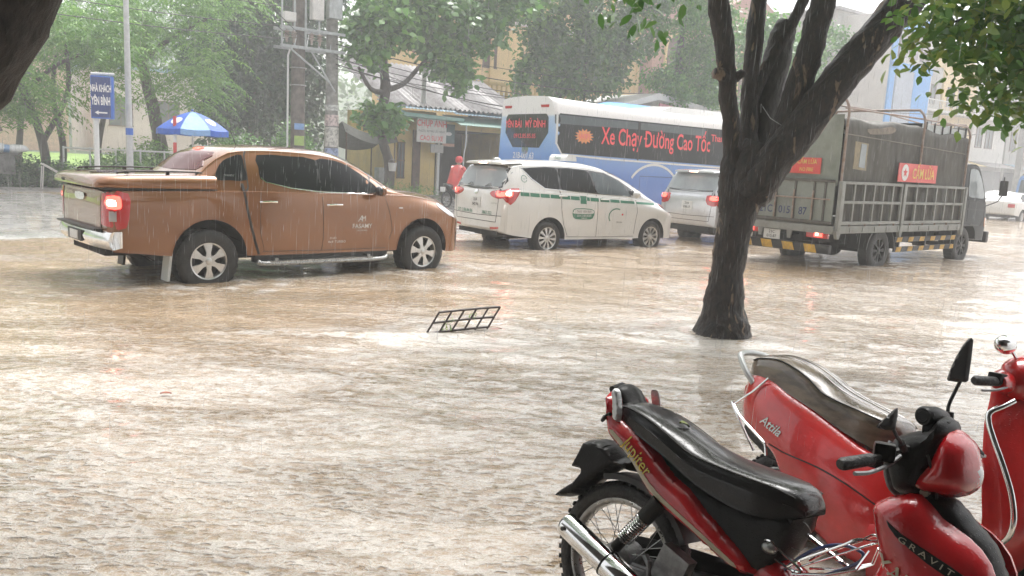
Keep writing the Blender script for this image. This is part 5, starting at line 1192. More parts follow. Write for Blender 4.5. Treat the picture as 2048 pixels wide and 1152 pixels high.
    m = MB(); P = [(1.235+.315*cos(a), .29+.315*sin(a)) for a in lins(.3, 2.6, 20)]; m.prism(P+[(1.235+(a-1.235)*.95, .29+(b-.29)*.95) for a, b in P[::-1]], -.055, .055); O(m, 'front_mudguard', 'redm')
    # chrome carrier with wires between seat and leg shield
    m = MB()
    m.tube(catmull([(.588, 0, .622), (.60, 0, .612), (.716, -.0, .561), (.80, 0, .527)], 4), .0068, 8)
    m.tube(catmull([(.648, -.075, .49), (.70, -.075, .532), (.80, -.07, .600), (.838, -.06, .628), (.868, -.03, .628), (.868, .03, .628), (.838, .06, .628), (.80, .07, .600), (.70, .075, .532), (.65, .075, .49)], 5), .0042, 8)
    for y in (-.04, -.013, .013, .04): m.tube([(.66, y, .485), (.86, y, .615)], .0030, 6)
    m.tube([(.845, -.06, .544), (.866, -.035, .60)], .0045, 6); m.tube([(.845, .06, .544), (.866, .035, .60)], .0045, 6); m.tube([(.70, -.075, .532), (.70, .075, .532)], .004, 6); m.tube([(.79, -.07, .595), (.79, .07, .595)], .004, 6)
    m.tube([(.66, -.06, .47), (.76, -.06, .50), (.845, -.06, .544), (.845, .06, .544), (.76, .06, .50), (.66, .06, .47)], .0042, 6); O(m, 'chrome_carrier', 'chrome')
    m = MB(); m.tube([(p.x, p.y, p.z) for p in catmull([(.565, -.09, .545), (.60, -.10, .555), (.625, -.09, .535), (.70, -.09, .497), (.66, -.075, .485), (.58, -.08, .515)], 5, True)], .0045, 6); O(m, 'carrier_loop', 'chrome')
    m = MB(); m.sphere((.595, -.095, .532), 1, 14, 10, (.026, .016, .018)); O(m, 'lock_body', 'steel')
    m = MB(); P = [(.655+.045*cos(t), -.045, .585+.045*sin(t)) for t in lins(.4, 5.6, 22)]; m.tube(P, .0014, 5); O(m, 'wire_loop', 'steel')
    return J
make_jupiter()
bc = MB(); JM = Matrix.Translation((.43, 2.736, .018)) @ Matrix.Rotation(-.802, 4, 'Z') @ Matrix.Rotation(-.182, 4, 'X') @ Matrix.Rotation(-.064, 4, 'Y')
bc.tube([JM @ p for p in catmull([(.620, -.05, .447), (.668, -.05, .517), (.729, -.04, .568), (.785, -.03, .592), (.843, -.03, .589), (.842, -.03, .562), (.794, -.03, .522), (.742, -.03, .488), (.68, -.03, .455)], 6, True)], .0055, 10)
tag(bc.obj('cable_lock', mat('blue_cable', (.02, .035, .13), rough=.3, coat=.6)), 'blue looped cable lock lying on the chrome carrier of the nearest red motorbike', 'lock')

def make_attila():
    A = bike_root('scooter', 'bright red scooter behind the nearest motorbike, with brown seat and silver grab rail', 1.28, 3.64, -.99, .18, -.02, -.04)
    def O(mb, name, m, parent=None, **k): return mb.obj(name, MT[m], parent or A, **k)
    bike_wheel(A, .02, .23, .225, .15, .09, False); bike_wheel(A, 1.22, .23, .225, .15, .09, False)
    # rear body: rows x: ztop, z widest, zbottom, halfwidth top, halfwidth
    tb = [(-.235, .74, .66, .60, .06, .075), (-.21, .78, .66, .56, .09, .115), (-.15, .79, .65, .53, .115, .155), (-.05, .778, .62, .50, .135, .185), (.05, .745, .585, .45, .14, .20), (.17, .71, .53, .30, .145, .210), (.32, .655, .47, .20, .15, .21), (.45, .605, .41, .15, .155, .205), (.56, .575, .37, .14, .155, .195), (.64, .50, .33, .14, .145, .18), (.68, .42, .29, .14, .12, .15)]
    mb = MB(); R = []
    for x in xgrid(tb, .025):
        zt, zw, zb, w1, w2 = interp(tb, x)
        h = [(0, zt), (w1*.7, zt), (w1, zt-.006), (w1+(w2-w1)*.6, zt-(zt-zw)*.35), (w2, zw), (w2*.96, (zw+zb)/2), (w2*.75, zb), (0, zb)]
        P = catmull([(0, a, b) for a, b in h], 3); half = [(p.y, p.z) for p in P]
        R.append([(x, y, z) for y, z in half]+[(x, -y, z) for y, z in half[::-1][1:-1]])
    mb.rings(R); bd = O(mb, 'rear_body', 'redm2', angle=60); B = Body(bd.data)
    for sg in (-1, 1):
        fr = B.side(sg)
        m = MB(); decal(m, B, strip([(p.x, p.y) for p in catmull([(.03, .50, 0), (.16, .487, 0), (.32, .475, 0), (.46, .445, 0), (.60, .40, 0)], 4)], .006), fr, .03, .0012, .002); O(m, 'panel_seam', 'gap', bd)
    m = MB(); text_on(m, B, 'Attila', B.side(-1), .035, .585, .060, rot=-.30, shear=.35, bold=.012, off=.0035); O(m, 'badge', 'steel', bd, smooth=False)
    m = MB(); text_on(m, B, 'Attila', B.side(-1), .037, .583, .060, rot=-.30, shear=.35, bold=.0, off=.0055); O(m, 'badge_face', 'whitetxt', bd, smooth=False)
    m = MB(); pillow(m, [(-.262, .72), (-.235, .76), (-.21, .74), (-.2, .64), (-.24, .62), (-.258, .66)], .085, .03, .014); O(m, 'tail_light', 'redlens')
    seat = [(-.245, .845, .83, .80, .05), (-.22, .868, .855, .785, .085), (-.15, .895, .875, .780, .115), (-.05, .908, .885, .765, .132), (.05, .895, .868, .742, .142), (.15, .862, .832, .715, .148), (.22, .828, .790, .695, .15), (.30, .800, .770, .665, .15), (.40, .776, .755, .635, .148), (.48, .758, .74, .615, .135), (.54, .738, .722, .60, .10), (.565, .71, .70, .60, .06)]
    so = seat_loft(seat, A, 'seat', 'seatbr')
    m = MB()
    for yy in (-.045, .0, .045):
        P = [(x, yy*(1+.6*x), interp(seat, x)[0]+.0005-.004*abs(yy)/.045) for x in lins(-.18, .5, 18)]; m.tube(P, .0035, 5)
    O(m, 'seat_crease', 'seatbr', so)
    m = MB(); m.tube(catmull([(-.16, -.125, .745), (-.215, -.135, .80), (-.272, -.118, .858), (-.283, -.07, .876), (-.283, 0, .880), (-.283, .07, .876), (-.272, .118, .858), (-.215, .135, .80), (-.16, .125, .745)], 6), .015, 12, sx=1.0); O(m, 'grab_rail', 'silverrail')
    m = MB(); m.tube(catmull([(-.185, -.20, .628), (-.195, -.205, .64), (-.175, -.212, .615), (-.005, -.235, .458)], 5), .0065, 8); m.tube(catmull([(-.19, -.20, .632), (-.12, -.225, .588), (.03, -.24, .518), (.055, -.24, .50), (.07, -.24, .455)], 5), .0065, 8); m.tube([(-.19, -.20, .632), (-.12, -.17, .71), (-.06, -.15, .79)], .0055, 8)
    O(m, 'crash_bar', 'chrome'); m = MB(); m.tube(catmull([(-.185, .20, .628), (-.12, .225, .588), (.03, .24, .518), (.07, .24, .455)], 5), .0065, 8); O(m, 'crash_bar', 'chrome')
    m = MB(); pillow(m, [(-.14, .60), (-.08, .55), (.0, .50), (.05, .44), (.0, .40), (-.10, .44), (-.20, .50), (-.19, .57)], .11, .03, .016); O(m, 'mudguard', 'blackp')
    m = MB(); pillow(m, [(-.16, .33), (.1, .36), (.35, .34), (.42, .26), (.3, .16), (0, .14), (-.14, .18), (-.2, .26)], .13, .05, .02); O(m, 'engine', 'greymetal')
    m = MB(); m.tube([(-.26, -.16, .30), (-.22, -.165, .29), (.15, -.16, .22), (.3, -.12, .18)], [.04, .048, .045, .02], 18); O(m, 'exhaust', 'blackp')
    # floor + inner panel
    m = MB(); R = []
    for x in lins(.58, 1.04, 10):
        z = .33+.10*max(0, (x-.92)/.12)**2; R.append([(x, y, zz) for y, zz in ((-.15, z-.22), (.15, z-.22), (.19, z-.12), (.205, z-.03), (.19, z), (-.19, z), (-.205, z-.03), (-.19, z-.12))])
    m.rings(R); O(m, 'floorboard', 'redm2', angle=40)
    m = MB()
    for y in (-.13, -.08, -.03, .03, .08, .13): m.box((.80, y, .3335), (.34, .022, .012))
    O(m, 'floor_mat', 'cream')
    # leg shield: horizontal sections
    ls = [(.30, 1.03, .20, .045), (.38, 1.075, .225, .05), (.48, 1.10, .245, .055), (.58, 1.085, .25, .055), (.68, 1.06, .235, .06), (.76, 1.035, .205, .065), (.84, 1.01, .17, .07), (.90, .995, .13, .07), (.96, .98, .10, .07), (1.0, .97, .085, .065)]
    m = MB(); R = []
    for z in [ls[0][0]+(ls[-1][0]-ls[0][0])*k/24 for k in range(25)]:
        xc, hw, th = interp(ls, z); front = []; back = []
        for k in range(-6, 7):
            t = k/6; y = hw*t; xo = -.075*abs(t)**2.2; front.append((xc+xo+th*(1-abs(t)**3)*.8, y, z)); back.append((xc+xo-.012, y, z))
        R.append(front+back[::-1])
    m.rings(R); lg = O(m, 'leg_shield', 'redm2', angle=50)
    m = MB(); pillow(m, [(.90, .37), (.99, .44), (1.04, .55), (1.02, .68), (.97, .78), (1.0, .80), (1.07, .70), (1.10, .55), (1.06, .40), (.98, .33)], .11, .03, .02); O(m, 'inner_panel', 'redm2', lg)
    m = MB()
    for yy in (-.165, -.135, -.105): m.tube([(1.005, yy, .62+.0*yy), (1.03, yy, .50), (1.04, yy, .40)], .012, 8)
    O(m, 'grey_ribs', 'steel', lg)
    for sg in (-1, 1):
        m = MB(); m.tube([(p.x, sg*p.y, p.z) for p in catmull([(1.0, .15, .93), (.985, .19, .905), (.962, .225, .875), (.968, .235, .84), (1.0, .245, .785), (1.045, .25, .71), (1.09, .25, .62), (1.112, .248, .54), (1.105, .235, .48), (1.075, .21, .44)], 5)], .0105, 12); O(m, 'leg_guard', 'chrome')
    # handlebar cover, headlamp
    m = MB(); R = []
    hc = [(.935, .02, 1.02, .03), (.92, .07, 1.02, .07), (.94, .11, 1.02, .09)]
    pillow(m, [(.890, 1.04), (.905, 1.075), (.945, 1.10), (1.0, 1.095), (1.04, 1.06), (1.05, 1.0), (1.03, .95), (.99, .92), (.94, .92), (.91, .96)], .14, .07, .016); O(m, 'handlebar_cover', 'redm2')
    m = MB(); m.tube([(.935, -.10, .99), (.955, -.17, .988), (.965, -.215, .987)], [.05, .04, .026], 14); m.tube([(.96, .10, .99), (.965, .17, .988), (.965, .215, .987)], [.05, .04, .026], 14); O(m, 'handlebar_arm', 'redm2')
    for sg in (-1, 1):
        m = MB(); m.tube([(.962, sg*.21, .988), (.940, sg*.325, .980), (.938, sg*.335, .979)], [.017, .018, .012], 14); O(m, 'grip', 'rubber')
        m = MB(); m.bbox((.955, sg*.205, 1.0), (.05, .05, .04), .01); O(m, 'switch_housing', 'blackm')
    m = MB(); m.tube(catmull([(.985, -.19, .975), (.985, -.26, .960), (.965, -.32, .950)], 4), .005, 6); O(m, 'brake_lever', 'greymetal')
    m = MB(); m.bbox((.913, -.125, .985), (.006, .022, .03), .002); O(m, 'sticker', 'plate')
    for sg, xx in ((-1, .955), (1, .975)):
        m = MB(); m.tube([(xx, sg*.09, 1.08), (xx-.01, sg*.14, 1.12)], .006, 6); ms = O(m, 'mirror_stem', 'chrome')
        m = MB(); m.sphere((xx-.015, sg*.16, 1.125), 1, 18, 12, (.03, .062, .036)); O(m, 'mirror', 'chrome', ms)
    m = MB(); pillow(m, [(.99, .46), (1.06, .50), (1.2, .49), (1.38, .40), (1.45, .27), (1.42, .27), (1.34, .37), (1.2, .44), (1.05, .42)], .07, .04, .016); O(m, 'front_mudguard', 'redm2')
    m = MB()
    for sg in (-1, 1): m.tube([(1.22, sg*.075, .23), (1.08, sg*.06, .55)], .016, 8)
    O(m, 'front_fork', 'greymetal')
    return A
make_attila()
# leaves dropped on the bikes and the water
LFG = mat('fallen_leaf_green', (.20, .24, .03), rough=.45, coat=.5, var=.3, vscale=30); LFY = mat('fallen_leaf_yellow', (.42, .36, .04), rough=.45, coat=.4, var=.3, vscale=30)
def leaf(m_, loc, rz, tilt, L, W, label):
    m = MB(); n = 8; top = []; bot = []
    V = []
    for i in range(n+1):
        t = i/n; wd = W*math.sin(pi*t)**.8*(1-.25*t)+.0005
        for k in (-1, 0, 1): V.append((L*(t-.5), wd*k, .006*abs(k)+.006*sin(pi*t)))
    F = []
    for i in range(n):
        for k in range(2): a = i*3+k; F.append((a, a+1, a+4, a+3))
    m.add(V, F); m.add([(x, y, z-.0008) for x, y, z in V], [f[::-1] for f in F]); o = m.obj('leaf', m_)
    o.location = loc; o.rotation_euler = (tilt[0], tilt[1], rz); return tag(o, label, 'leaf', 'fallen leaves')
lp = JM @ Vector((.19, -.015, .826)); leaf(LFG, lp, .3, (.15, .42, 0), .045, .014, 'small green leaf lying on the black seat of the nearest red motorbike')
# ------------------------------------------------------------------ near trees and the bent grate
def bark_mat(name, c1, c2, patch, sc=1., pw=.62):
    m = bpy.data.materials.new(name); m.use_nodes = True; nt = m.node_tree; nt.nodes.clear(); L = nt.links.new
    p = _n(nt, "ShaderNodeBsdfPrincipled"); o = _n(nt, "ShaderNodeOutputMaterial"); L(p.outputs[0], o.inputs[0]); p.inputs['Roughness'].default_value = .55; p.inputs['Coat Weight'].default_value = .08; p.inputs['Coat Roughness'].default_value = .25
    tc = _n(nt, "ShaderNodeTexCoord"); mp = _n(nt, "ShaderNodeMapping"); mp.inputs['Scale'].default_value = (1, 1, .35); L(tc.outputs['Object'], mp.inputs[0])
    n1 = _n(nt, "ShaderNodeTexNoise", Scale=26*sc, Detail=7., Roughness=.65); L(mp.outputs[0], n1.inputs['Vector'])
    n2 = _n(nt, "ShaderNodeTexNoise", Scale=4.6*sc, Detail=5., Roughness=.6, Distortion=.6); L(mp.outputs[0], n2.inputs['Vector'])
    r1 = _n(nt, "ShaderNodeMapRange"); r1.inputs['From Min'].default_value = .38; r1.inputs['From Max'].default_value = .62; L(n1.outputs[0], r1.inputs['Value'])
    a = _n(nt, "ShaderNodeMix", data_type='RGBA'); a.inputs[6].default_value = c4(c1); a.inputs[7].default_value = c4(c2); L(r1.outputs[0], a.inputs[0])
    r2 = _n(nt, "ShaderNodeMapRange"); r2.inputs['From Min'].default_value = pw; r2.inputs['From Max'].default_value = pw+.03; L(n2.outputs[0], r2.inputs['Value'])
    b = _n(nt, "ShaderNodeMix", data_type='RGBA'); b.inputs[7].default_value = c4(patch); L(r2.outputs[0], b.inputs[0]); L(a.outputs[2], b.inputs[6]); L(b.outputs[2], p.inputs['Base Color'])
    bp = _n(nt, "ShaderNodeBump", Strength=1., Distance=.06); L(n1.outputs[0], bp.inputs['Height']); L(bp.outputs[0], p.inputs['Normal']); return m
BK1 = bark_mat('wet_dark_bark', (.032, .020, .014), (.007, .005, .004), (.19, .13, .08), 1., .595)
BK2 = bark_mat('wet_brown_bark', (.036, .027, .021), (.013, .010, .008), (.06, .045, .033), 1.2, .70)
def limb(mb, path, radii, seg=22, rough=.06, n=5, lump=7.):
    """bark-covered branch: smooth path, irregular radius"""
    P = catmull(path, n); N = len(P); R = []; up = None
    m_ = len(radii)-1
    for i, p in enumerate(P):
        t = i/(N-1)*m_; k = min(int(t), m_-1); r = radii[k]+(radii[k+1]-radii[k])*(t-k)
        d = (P[min(i+1, N-1)]-P[max(i-1, 0)]).normalized()
        if up is None: up = Vector((0, 1, 0)) if abs(d.y) < .9 else Vector((1, 0, 0))
        a = (up-d*up.dot(d)).normalized(); up = a; b = d.cross(a); ring = []
        for s_ in range(seg):
            an = 2*pi*s_/seg; v = a*cos(an)+b*sin(an); q = p+v*r
            f_ = 1+rough*2*noise.noise(q*lump)+rough*1.4*noise.noise(q*lump*2.7)+rough*.9*noise.noise(q*lump*6)+rough*.45*abs(noise.noise(Vector((q.x*26, q.y*26, q.z*9))))
            ring.append(p+v*r*f_)
        R.append(ring)
    mb.rings(R)
def leafmat(name, c1, c2, c3, rough=.35, coat=.35):
    m = bpy.data.materials.new(name); m.use_nodes = True; nt = m.node_tree; nt.nodes.clear(); L = nt.links.new
    p = _n(nt, "ShaderNodeBsdfPrincipled"); o = _n(nt, "ShaderNodeOutputMaterial"); tr = _n(nt, "ShaderNodeBsdfTranslucent"); mx = _n(nt, "ShaderNodeMixShader"); mx.inputs[0].default_value = .36
    p.inputs['Roughness'].default_value = rough; p.inputs['Coat Weight'].default_value = coat
    at = _n(nt, "ShaderNodeAttribute", attribute_name='tint'); r = _n(nt, "ShaderNodeValToRGB"); L(at.outputs['Fac'], r.inputs[0])
    e = r.color_ramp.elements; e[0].color = c4(c1); e[1].color = c4(c3); k = e.new(.55); k.color = c4(c2)
    L(r.outputs[0], p.inputs['Base Color']); L(r.outputs[0], tr.inputs['Color']); L(p.outputs[0], mx.inputs[1]); L(tr.outputs[0], mx.inputs[2]); L(mx.outputs[0], o.inputs[0]); return m
def leaves(name, blobs, n, size, m, parent, seed=1, aspect=.5, droop=.5, clump=.45, per=14, flat=.6, compound=0):
    """crown of many small bent leaves gathered in clumps; blobs: (centre, (rx,ry,rz), weight)"""
    rg = np.random.default_rng(seed); W = np.array([b[2] for b in blobs], float); W /= W.sum()
    nc = max(1, n//per); bi = rg.choice(len(blobs), nc, p=W)
    C = np.array([b[0] for b in blobs])[bi]; Rr = np.array([b[1] for b in blobs])[bi]
    d = rg.normal(size=(nc, 3)); d /= np.linalg.norm(d, axis=1)[:, None]
    rad_ = rg.uniform(.35, 1.0, nc)**.55
    cc = C+d*Rr*rad_[:, None]; tint_c = rg.uniform(0, 1, nc)
    idx = np.repeat(np.arange(nc), per); N = len(idx)
    if compound:   # leaflets strung along arching stalks
        t = np.tile(np.linspace(0, 1, per), nc); az = rg.uniform(0, 2*pi, nc); ln = clump*rg.uniform(.7, 1.4, nc)
        dx = np.cos(az)[idx]*ln[idx]*t; dy = np.sin(az)[idx]*ln[idx]*t; dz = (.25*t-.75*droop*t*t)*ln[idx]
        P = cc[idx]+np.stack([dx, dy, dz], 1); sd = np.where(np.arange(N) % 2, 1., -1.)
        ax = np.stack([-np.sin(az)[idx]*sd+np.cos(az)[idx]*.35, np.cos(az)[idx]*sd+np.sin(az)[idx]*.35, -.25-rg.uniform(0, .5, N)], 1)
    else:
        P = cc[idx]+rg.normal(size=(N, 3))*clump*.45
        ax = rg.normal(size=(N, 3)); ax[:, 2] = ax[:, 2]*.5-droop
    ax /= np.linalg.norm(ax, axis=1)[:, None]
    nr = rg.normal(size=(N, 3)); nr[:, 2] = abs(nr[:, 2])+flat; sd_ = np.cross(ax, nr); sd_ /= np.linalg.norm(sd_, axis=1)[:, None]+1e-9
    up = np.cross(sd_, ax); s = size*rg.uniform(.6, 1.3, N)[:, None]
    w = s*aspect
    V = np.stack([P, P+ax*s*.28+sd_*w*.40+up*s*.05, P+ax*s*.64+sd_*w*.46+up*s*.04, P+ax*s-up*s*.10, P+ax*s*.64-sd_*w*.46+up*s*.04, P+ax*s*.28-sd_*w*.40+up*s*.05], 1).reshape(-1, 3)
    me = bpy.data.meshes.new(name); F = np.arange(N*6).reshape(-1, 6)
    T = np.concatenate([F[:, [0, 1, 5]], F[:, [1, 2, 4]], F[:, [1, 4, 5]], F[:, [2, 3, 4]]], 1).reshape(-1, 3)
    me.vertices.add(N*6); me.vertices.foreach_set('co', V.ravel().astype('f')); me.loops.add(len(T)*3); me.loops.foreach_set('vertex_index', T.ravel().astype('i'))
    me.polygons.add(len(T)); me.polygons.foreach_set('loop_start', (np.arange(len(T))*3).astype('i')); me.polygons.foreach_set('loop_total', np.full(len(T), 3, 'i'))
    tint = np.clip(.72*tint_c[idx]+.28*rg.uniform(0, 1, N), 0, 1); at = me.attributes.new('tint', 'FLOAT', 'POINT'); at.data.foreach_set('value', np.repeat(tint, 6).astype('f'))
    me.materials.append(m); me.update(); me.validate()
    o = bpy.data.objects.new(name, me); COL.objects.link(o); o.parent = parent; return o
LM_dark = leafmat('glossy_dark_leaf', (.028, .085, .020), (.07, .18, .032), (.18, .34, .06))
LM_olive = leafmat('olive_leaf', (.06, .16, .032), (.15, .31, .055), (.36, .40, .075))
LM_fresh = leafmat('fresh_green_leaf', (.045, .14, .024), (.10, .26, .040), (.21, .41, .07))
LM_feather = leafmat('feathery_green_leaf', (.075, .19, .032), (.14, .30, .05), (.25, .43, .08), .5, .1)
LM_blue = leafmat('blue_green_leaf', (.018, .052, .026), (.036, .09, .040), (.08, .16, .055), .5, .1)

# multi-stemmed street tree
mt = thing('multi_stemmed_tree', 'dark wet street tree forking into five thick stems, standing in the flood right of centre', 'tree', (2.1, 8.0, 0))
O0 = Vector((2.1, 8.0, 0))
def rel(L, y=0.): return [Vector((x, 8.0+y+dy, z))-O0 for x, z, dy in L]
m = MB(); limb(m, rel([(2.13, -.1, 0), (2.13, .12, 0), (2.12, .40, 0), (2.12, .75, 0), (2.14, 1.08, 0), (2.19, 1.42, 0), (2.26, 1.75, 0), (2.35, 2.0, 0)]), [.36, .30, .20, .160, .165, .182, .205, .18], 72, .045, 14, 5)
for an, r_ in ((.3, .30), (1.6, .33), (2.9, .32), (3.9, .30), (5.2, .34)):   # root flares
    limb(m, [Vector((.03+r_*cos(an), r_*.9*sin(an), -.08)), Vector((.03+.22*cos(an), .2*sin(an), .12)), Vector((.02+.12*cos(an), .11*sin(an), .45))], [.09, .085, .05], 12, .05, 4, 6)
m.obj('trunk', BK1, mt, angle=80)
ST = [('a', [(2.12, 1.35, .0), (2.08, 1.72, .0), (2.06, 2.0, .0), (1.98, 2.42, 0), (1.905, 2.88, 0), (1.80, 3.33, 0), (1.72, 3.8, .05), (1.5, 4.5, .1)], [.13, .115, .088, .080, .088, .102, .095, .07]),
      ('b', [(2.24, 1.6, .15), (2.27, 1.98, .2), (2.24, 2.44, .22), (2.245, 2.92, .25), (2.27, 3.39, .3), (2.35, 4.1, .4), (2.3, 4.8, .6)], [.10, .088, .082, .084, .080, .07, .05]),
      ('c', [(2.32, 1.7, .22), (2.42, 2.05, .3), (2.47, 2.6, .32), (2.53, 3.05, .33), (2.58, 3.22, .34)], [.12, .13, .132, .125, .09]),
      ('d', [(2.30, 1.62, -.1), (2.46, 1.98, -.12), (2.58, 2.45, -.12), (2.68, 2.95, -.12), (2.76, 3.38, -.12), (2.9, 4.1, -.2), (3.0, 4.9, -.4)], [.14, .128, .12, .122, .115, .09, .06]),
      ('e', [(2.24, 1.50, -.12), (2.42, 1.85, -.2), (2.67, 2.24, -.22), (3.03, 2.76, -.22), (3.42, 3.30, -.22), (3.76, 3.74, -.22), (4.5, 4.5, -.3), (5.3, 5.2, -.3)], [.17, .165, .165, .160, .155, .15, .11, .07]),
      ('f', [(2.27, 2.50, .22), (2.40, 2.80, .24), (2.58, 3.15, .26), (2.72, 3.5, .28), (2.95, 4.1, .3)], [.07, .062, .06, .055, .04])]
for nm, path, rr_ in ST:
    m = MB(); limb(m, rel(path), rr_, 44, .075, 9, 6)
    if nm == 'a': limb(m, rel([(1.98, 2.62, -.02), (1.90, 2.64, -.05), (1.80, 2.65, -.07)]), [.05, .062, .045], 14, .12, 4, 16); limb(m, rel([(2.02, 2.62, 0), (2.08, 2.66, -.02), (2.12, 2.65, -.02)]), [.05, .045, .02], 10, .1, 4, 16)
    m.obj('stem', BK1 if nm != 'c' else bark_mat('grey_bark', (.042, .036, .031), (.018, .015, .013), (.07, .062, .05), .8, .66), mt, angle=80)
for nm, path, rr_ in (('t', [(1.5, 4.5, .1), (.9, 4.9, -.3), (.2, 5.0, -.6)], [.07, .05, .02]), ('t', [(1.72, 3.8, .0), (1.2, 4.1, -.7), (.9, 4.1, -1.4)], [.06, .04, .02]), ('t', [(5.3, 5.2, -.3), (6.2, 5.4, -.5), (7., 5.3, -.6)], [.07, .05, .02]), ('t', [(3.76, 3.74, -.22), (4.2, 3.9, -1.2), (4.4, 3.8, -2.0)], [.08, .05, .02])):
    m = MB(); limb(m, rel(path), rr_, 12, .08, 4, 9); m.obj('branch', BK1, mt, angle=80)
leaves('crown', [((-.6, -.5, 5.3), (2.6, 2.2, 1.0), 4), ((2.6, -.4, 5.6), (2.8, 2.4, 1.0), 4), ((0.2, .5, 6.3), (3.2, 2.6, 1.0), 3), ((-1.12, -1.1, 3.62), (.42, .4, .45), .35), ((-1.45, -1.25, 3.95), (.6, .5, .35), .5)], 26000, .13, LM_fresh, mt, 3, .42, .8, .5, 12)
sp_ = MB(); sp_.tube([Vector((.16, -.15, 2.30)), Vector((.15, -.16, 2.38)), Vector((.24, -.2, 2.25)), Vector((.36, -.22, 2.18))], .004, 5); sp_.obj('loose_wire', MT['steel'], mt)

# leaning limb at the top left, very near
nt2 = thing('leaning_tree', 'dark rough tree trunk leaning into the top left corner, close to the camera', 'tree', (-4.6, 3.5, 0))
m = MB(); o2 = Vector((-4.6, 3.5, 0)); limb(m, [Vector(p)-o2 for p in ((-4.6, 3.5, -.1), (-4.0, 3.4, .5), (-3.25, 3.25, 1.12), (-2.60, 3.2, 1.62), (-2.185, 3.2, 2.0), (-1.96, 3.2, 2.36), (-1.83, 3.2, 2.75), (-1.7, 3.2, 3.4), (-1.5, 3.3, 4.4))], [.34, .30, .27, .235, .215, .205, .20, .19, .15], 40, .035, 7, 6); m.obj('trunk', BK2, nt2, angle=80)
leaves('crown', [((3.3, -.4, 5.2), (2.4, 2.0, .9), 1), ((2.2, .2, 5.6), (2.4, 2.0, .8), 1)], 9000, .13, LM_dark, nt2, 5, .42, .6, .5, 12)

# leafy bough reaching in at the right
nr_ = thing('broadleaf_tree', 'tree with oval yellow-green leaves hanging in from the top right corner', 'tree', (5.4, 6.2, 0)); o3 = Vector((5.4, 6.2, 0))
m = MB(); limb(m, [Vector(p)-o3 for p in ((5.4, 6.2, -.1), (5.35, 6.15, 1.4), (5.2, 6.0, 2.6), (4.9, 5.9, 3.6), (4.5, 5.8, 4.4))], [.22, .17, .15, .12, .08], 20, .06); m.obj('trunk', BK1, nr_, angle=80)
m = MB()
for P in (((4.95, 5.9, 3.5), (4.1, 5.7, 3.35), (3.4, 5.6, 3.05), (2.75, 5.5, 2.75)), ((4.4, 5.8, 3.45), (3.7, 5.6, 2.9), (3.2, 5.5, 2.45)), ((4.9, 5.9, 3.6), (4.0, 5.6, 3.9), (3.0, 5.5, 3.7)), ((4.2, 5.7, 3.3), (3.9, 5.5, 2.7), (3.6, 5.4, 2.3))): limb(m, [Vector(p)-o3 for p in P], [.05, .03, .02, .006][:len(P)], 8, .05, 4)
m.obj('branch', BK1, nr_)
def B3(c, r, w): return (tuple(Vector(c)-o3), r, w)
leaves('crown', [B3((2.78, 5.5, 2.78), (.32, .35, .28), 1.2), B3((3.15, 5.5, 2.55), (.42, .4, .34), 2.2), B3((3.55, 5.6, 2.62), (.5, .5, .45), 2.6), B3((3.1, 5.5, 3.0), (.5, .5, .3), 2), B3((3.85, 5.6, 3.0), (.6, .6, .5), 2.5), B3((3.35, 5.4, 2.36), (.26, .3, .12), .4), B3((2.62, 5.5, 2.60), (.10, .2, .10), .15), B3((3.8, 5.6, 3.8), (1.2, .9, .5), 2)], 4600, .088, LM_olive, nr_, 8, .56, .55, .20, 9)

# bent steel grate caught in the flood
gr = thing('metal_grate', 'rusty brown steel grate standing tilted out of the muddy water left of the forked tree', 'grate', (-.77, 7.20, 0))
GM = mat('rusty_brown_steel', (.055, .030, .022), rough=.5, var=.3, vscale=20, bump=.2)
c0 = Vector((0.0, 0, .118)); ux = Vector((.985, .80, .0)).normalized(); uz = Vector((.30, .12, .55)).normalized()
Lx, Lz = .70, .26
m = MB(); 
def gp(a, b, e=0): return c0+ux*(a*Lx)+uz*(b*Lz)+Vector((0, .02*sin(3*a), 0))
for b in (0.14, .57, 1.): m.tube([gp(a, b+.0) for a in lins(0 if b > .2 else .02, 1.0, 8)], .0115, 6)
m.obj('cross_bar', GM, gr)
for i in range(6):
    a = i/5; m = MB(); m.tube([gp(a, -.35), gp(a+.005*sin(i*3), .3), gp(a, .6), gp(a, 1.)], .0095, 6); m.obj('upright_bar', GM, gr)
gl = MB(); 
tag(leaves('weed', [((0, 0, 0), (.05, .05, .05), 1)], 40, .035, LM_olive, None, 4, .3, .9, .05, 6), 'green weed caught on the left part of the steel grate', 'weed', 'weeds on the grate').location = Vector((-.77, 7.20, 0))+gp(.24, .55)
tag(leaves('weed', [((0, 0, 0), (.03, .03, .04), 1)], 24, .03, LM_olive, None, 6, .3, .6, .04, 6), 'small green weed caught at the centre of the steel grate', 'weed', 'weeds on the grate').location = Vector((-.77, 7.20, 0))+gp(.62, .68)
leaf(LFY, (2.22, 4.05, .142), .4, (0, .1, 0), .06, .018, 'yellow leaf floating between the two red bikes')
leaf(mat('orange_scrap', (.5, .12, .06), rough=.5), (-2.19, 5.05, .135), .2, (0, 0, 0), .07, .014, 'orange scrap floating left of centre in the foreground')
leaf(mat('brown_leaf', (.22, .10, .04), rough=.5), (-.14, 7.68, .135), .1, (0, .1, 0), .13, .025, 'brown leaf against the right foot of the grate')
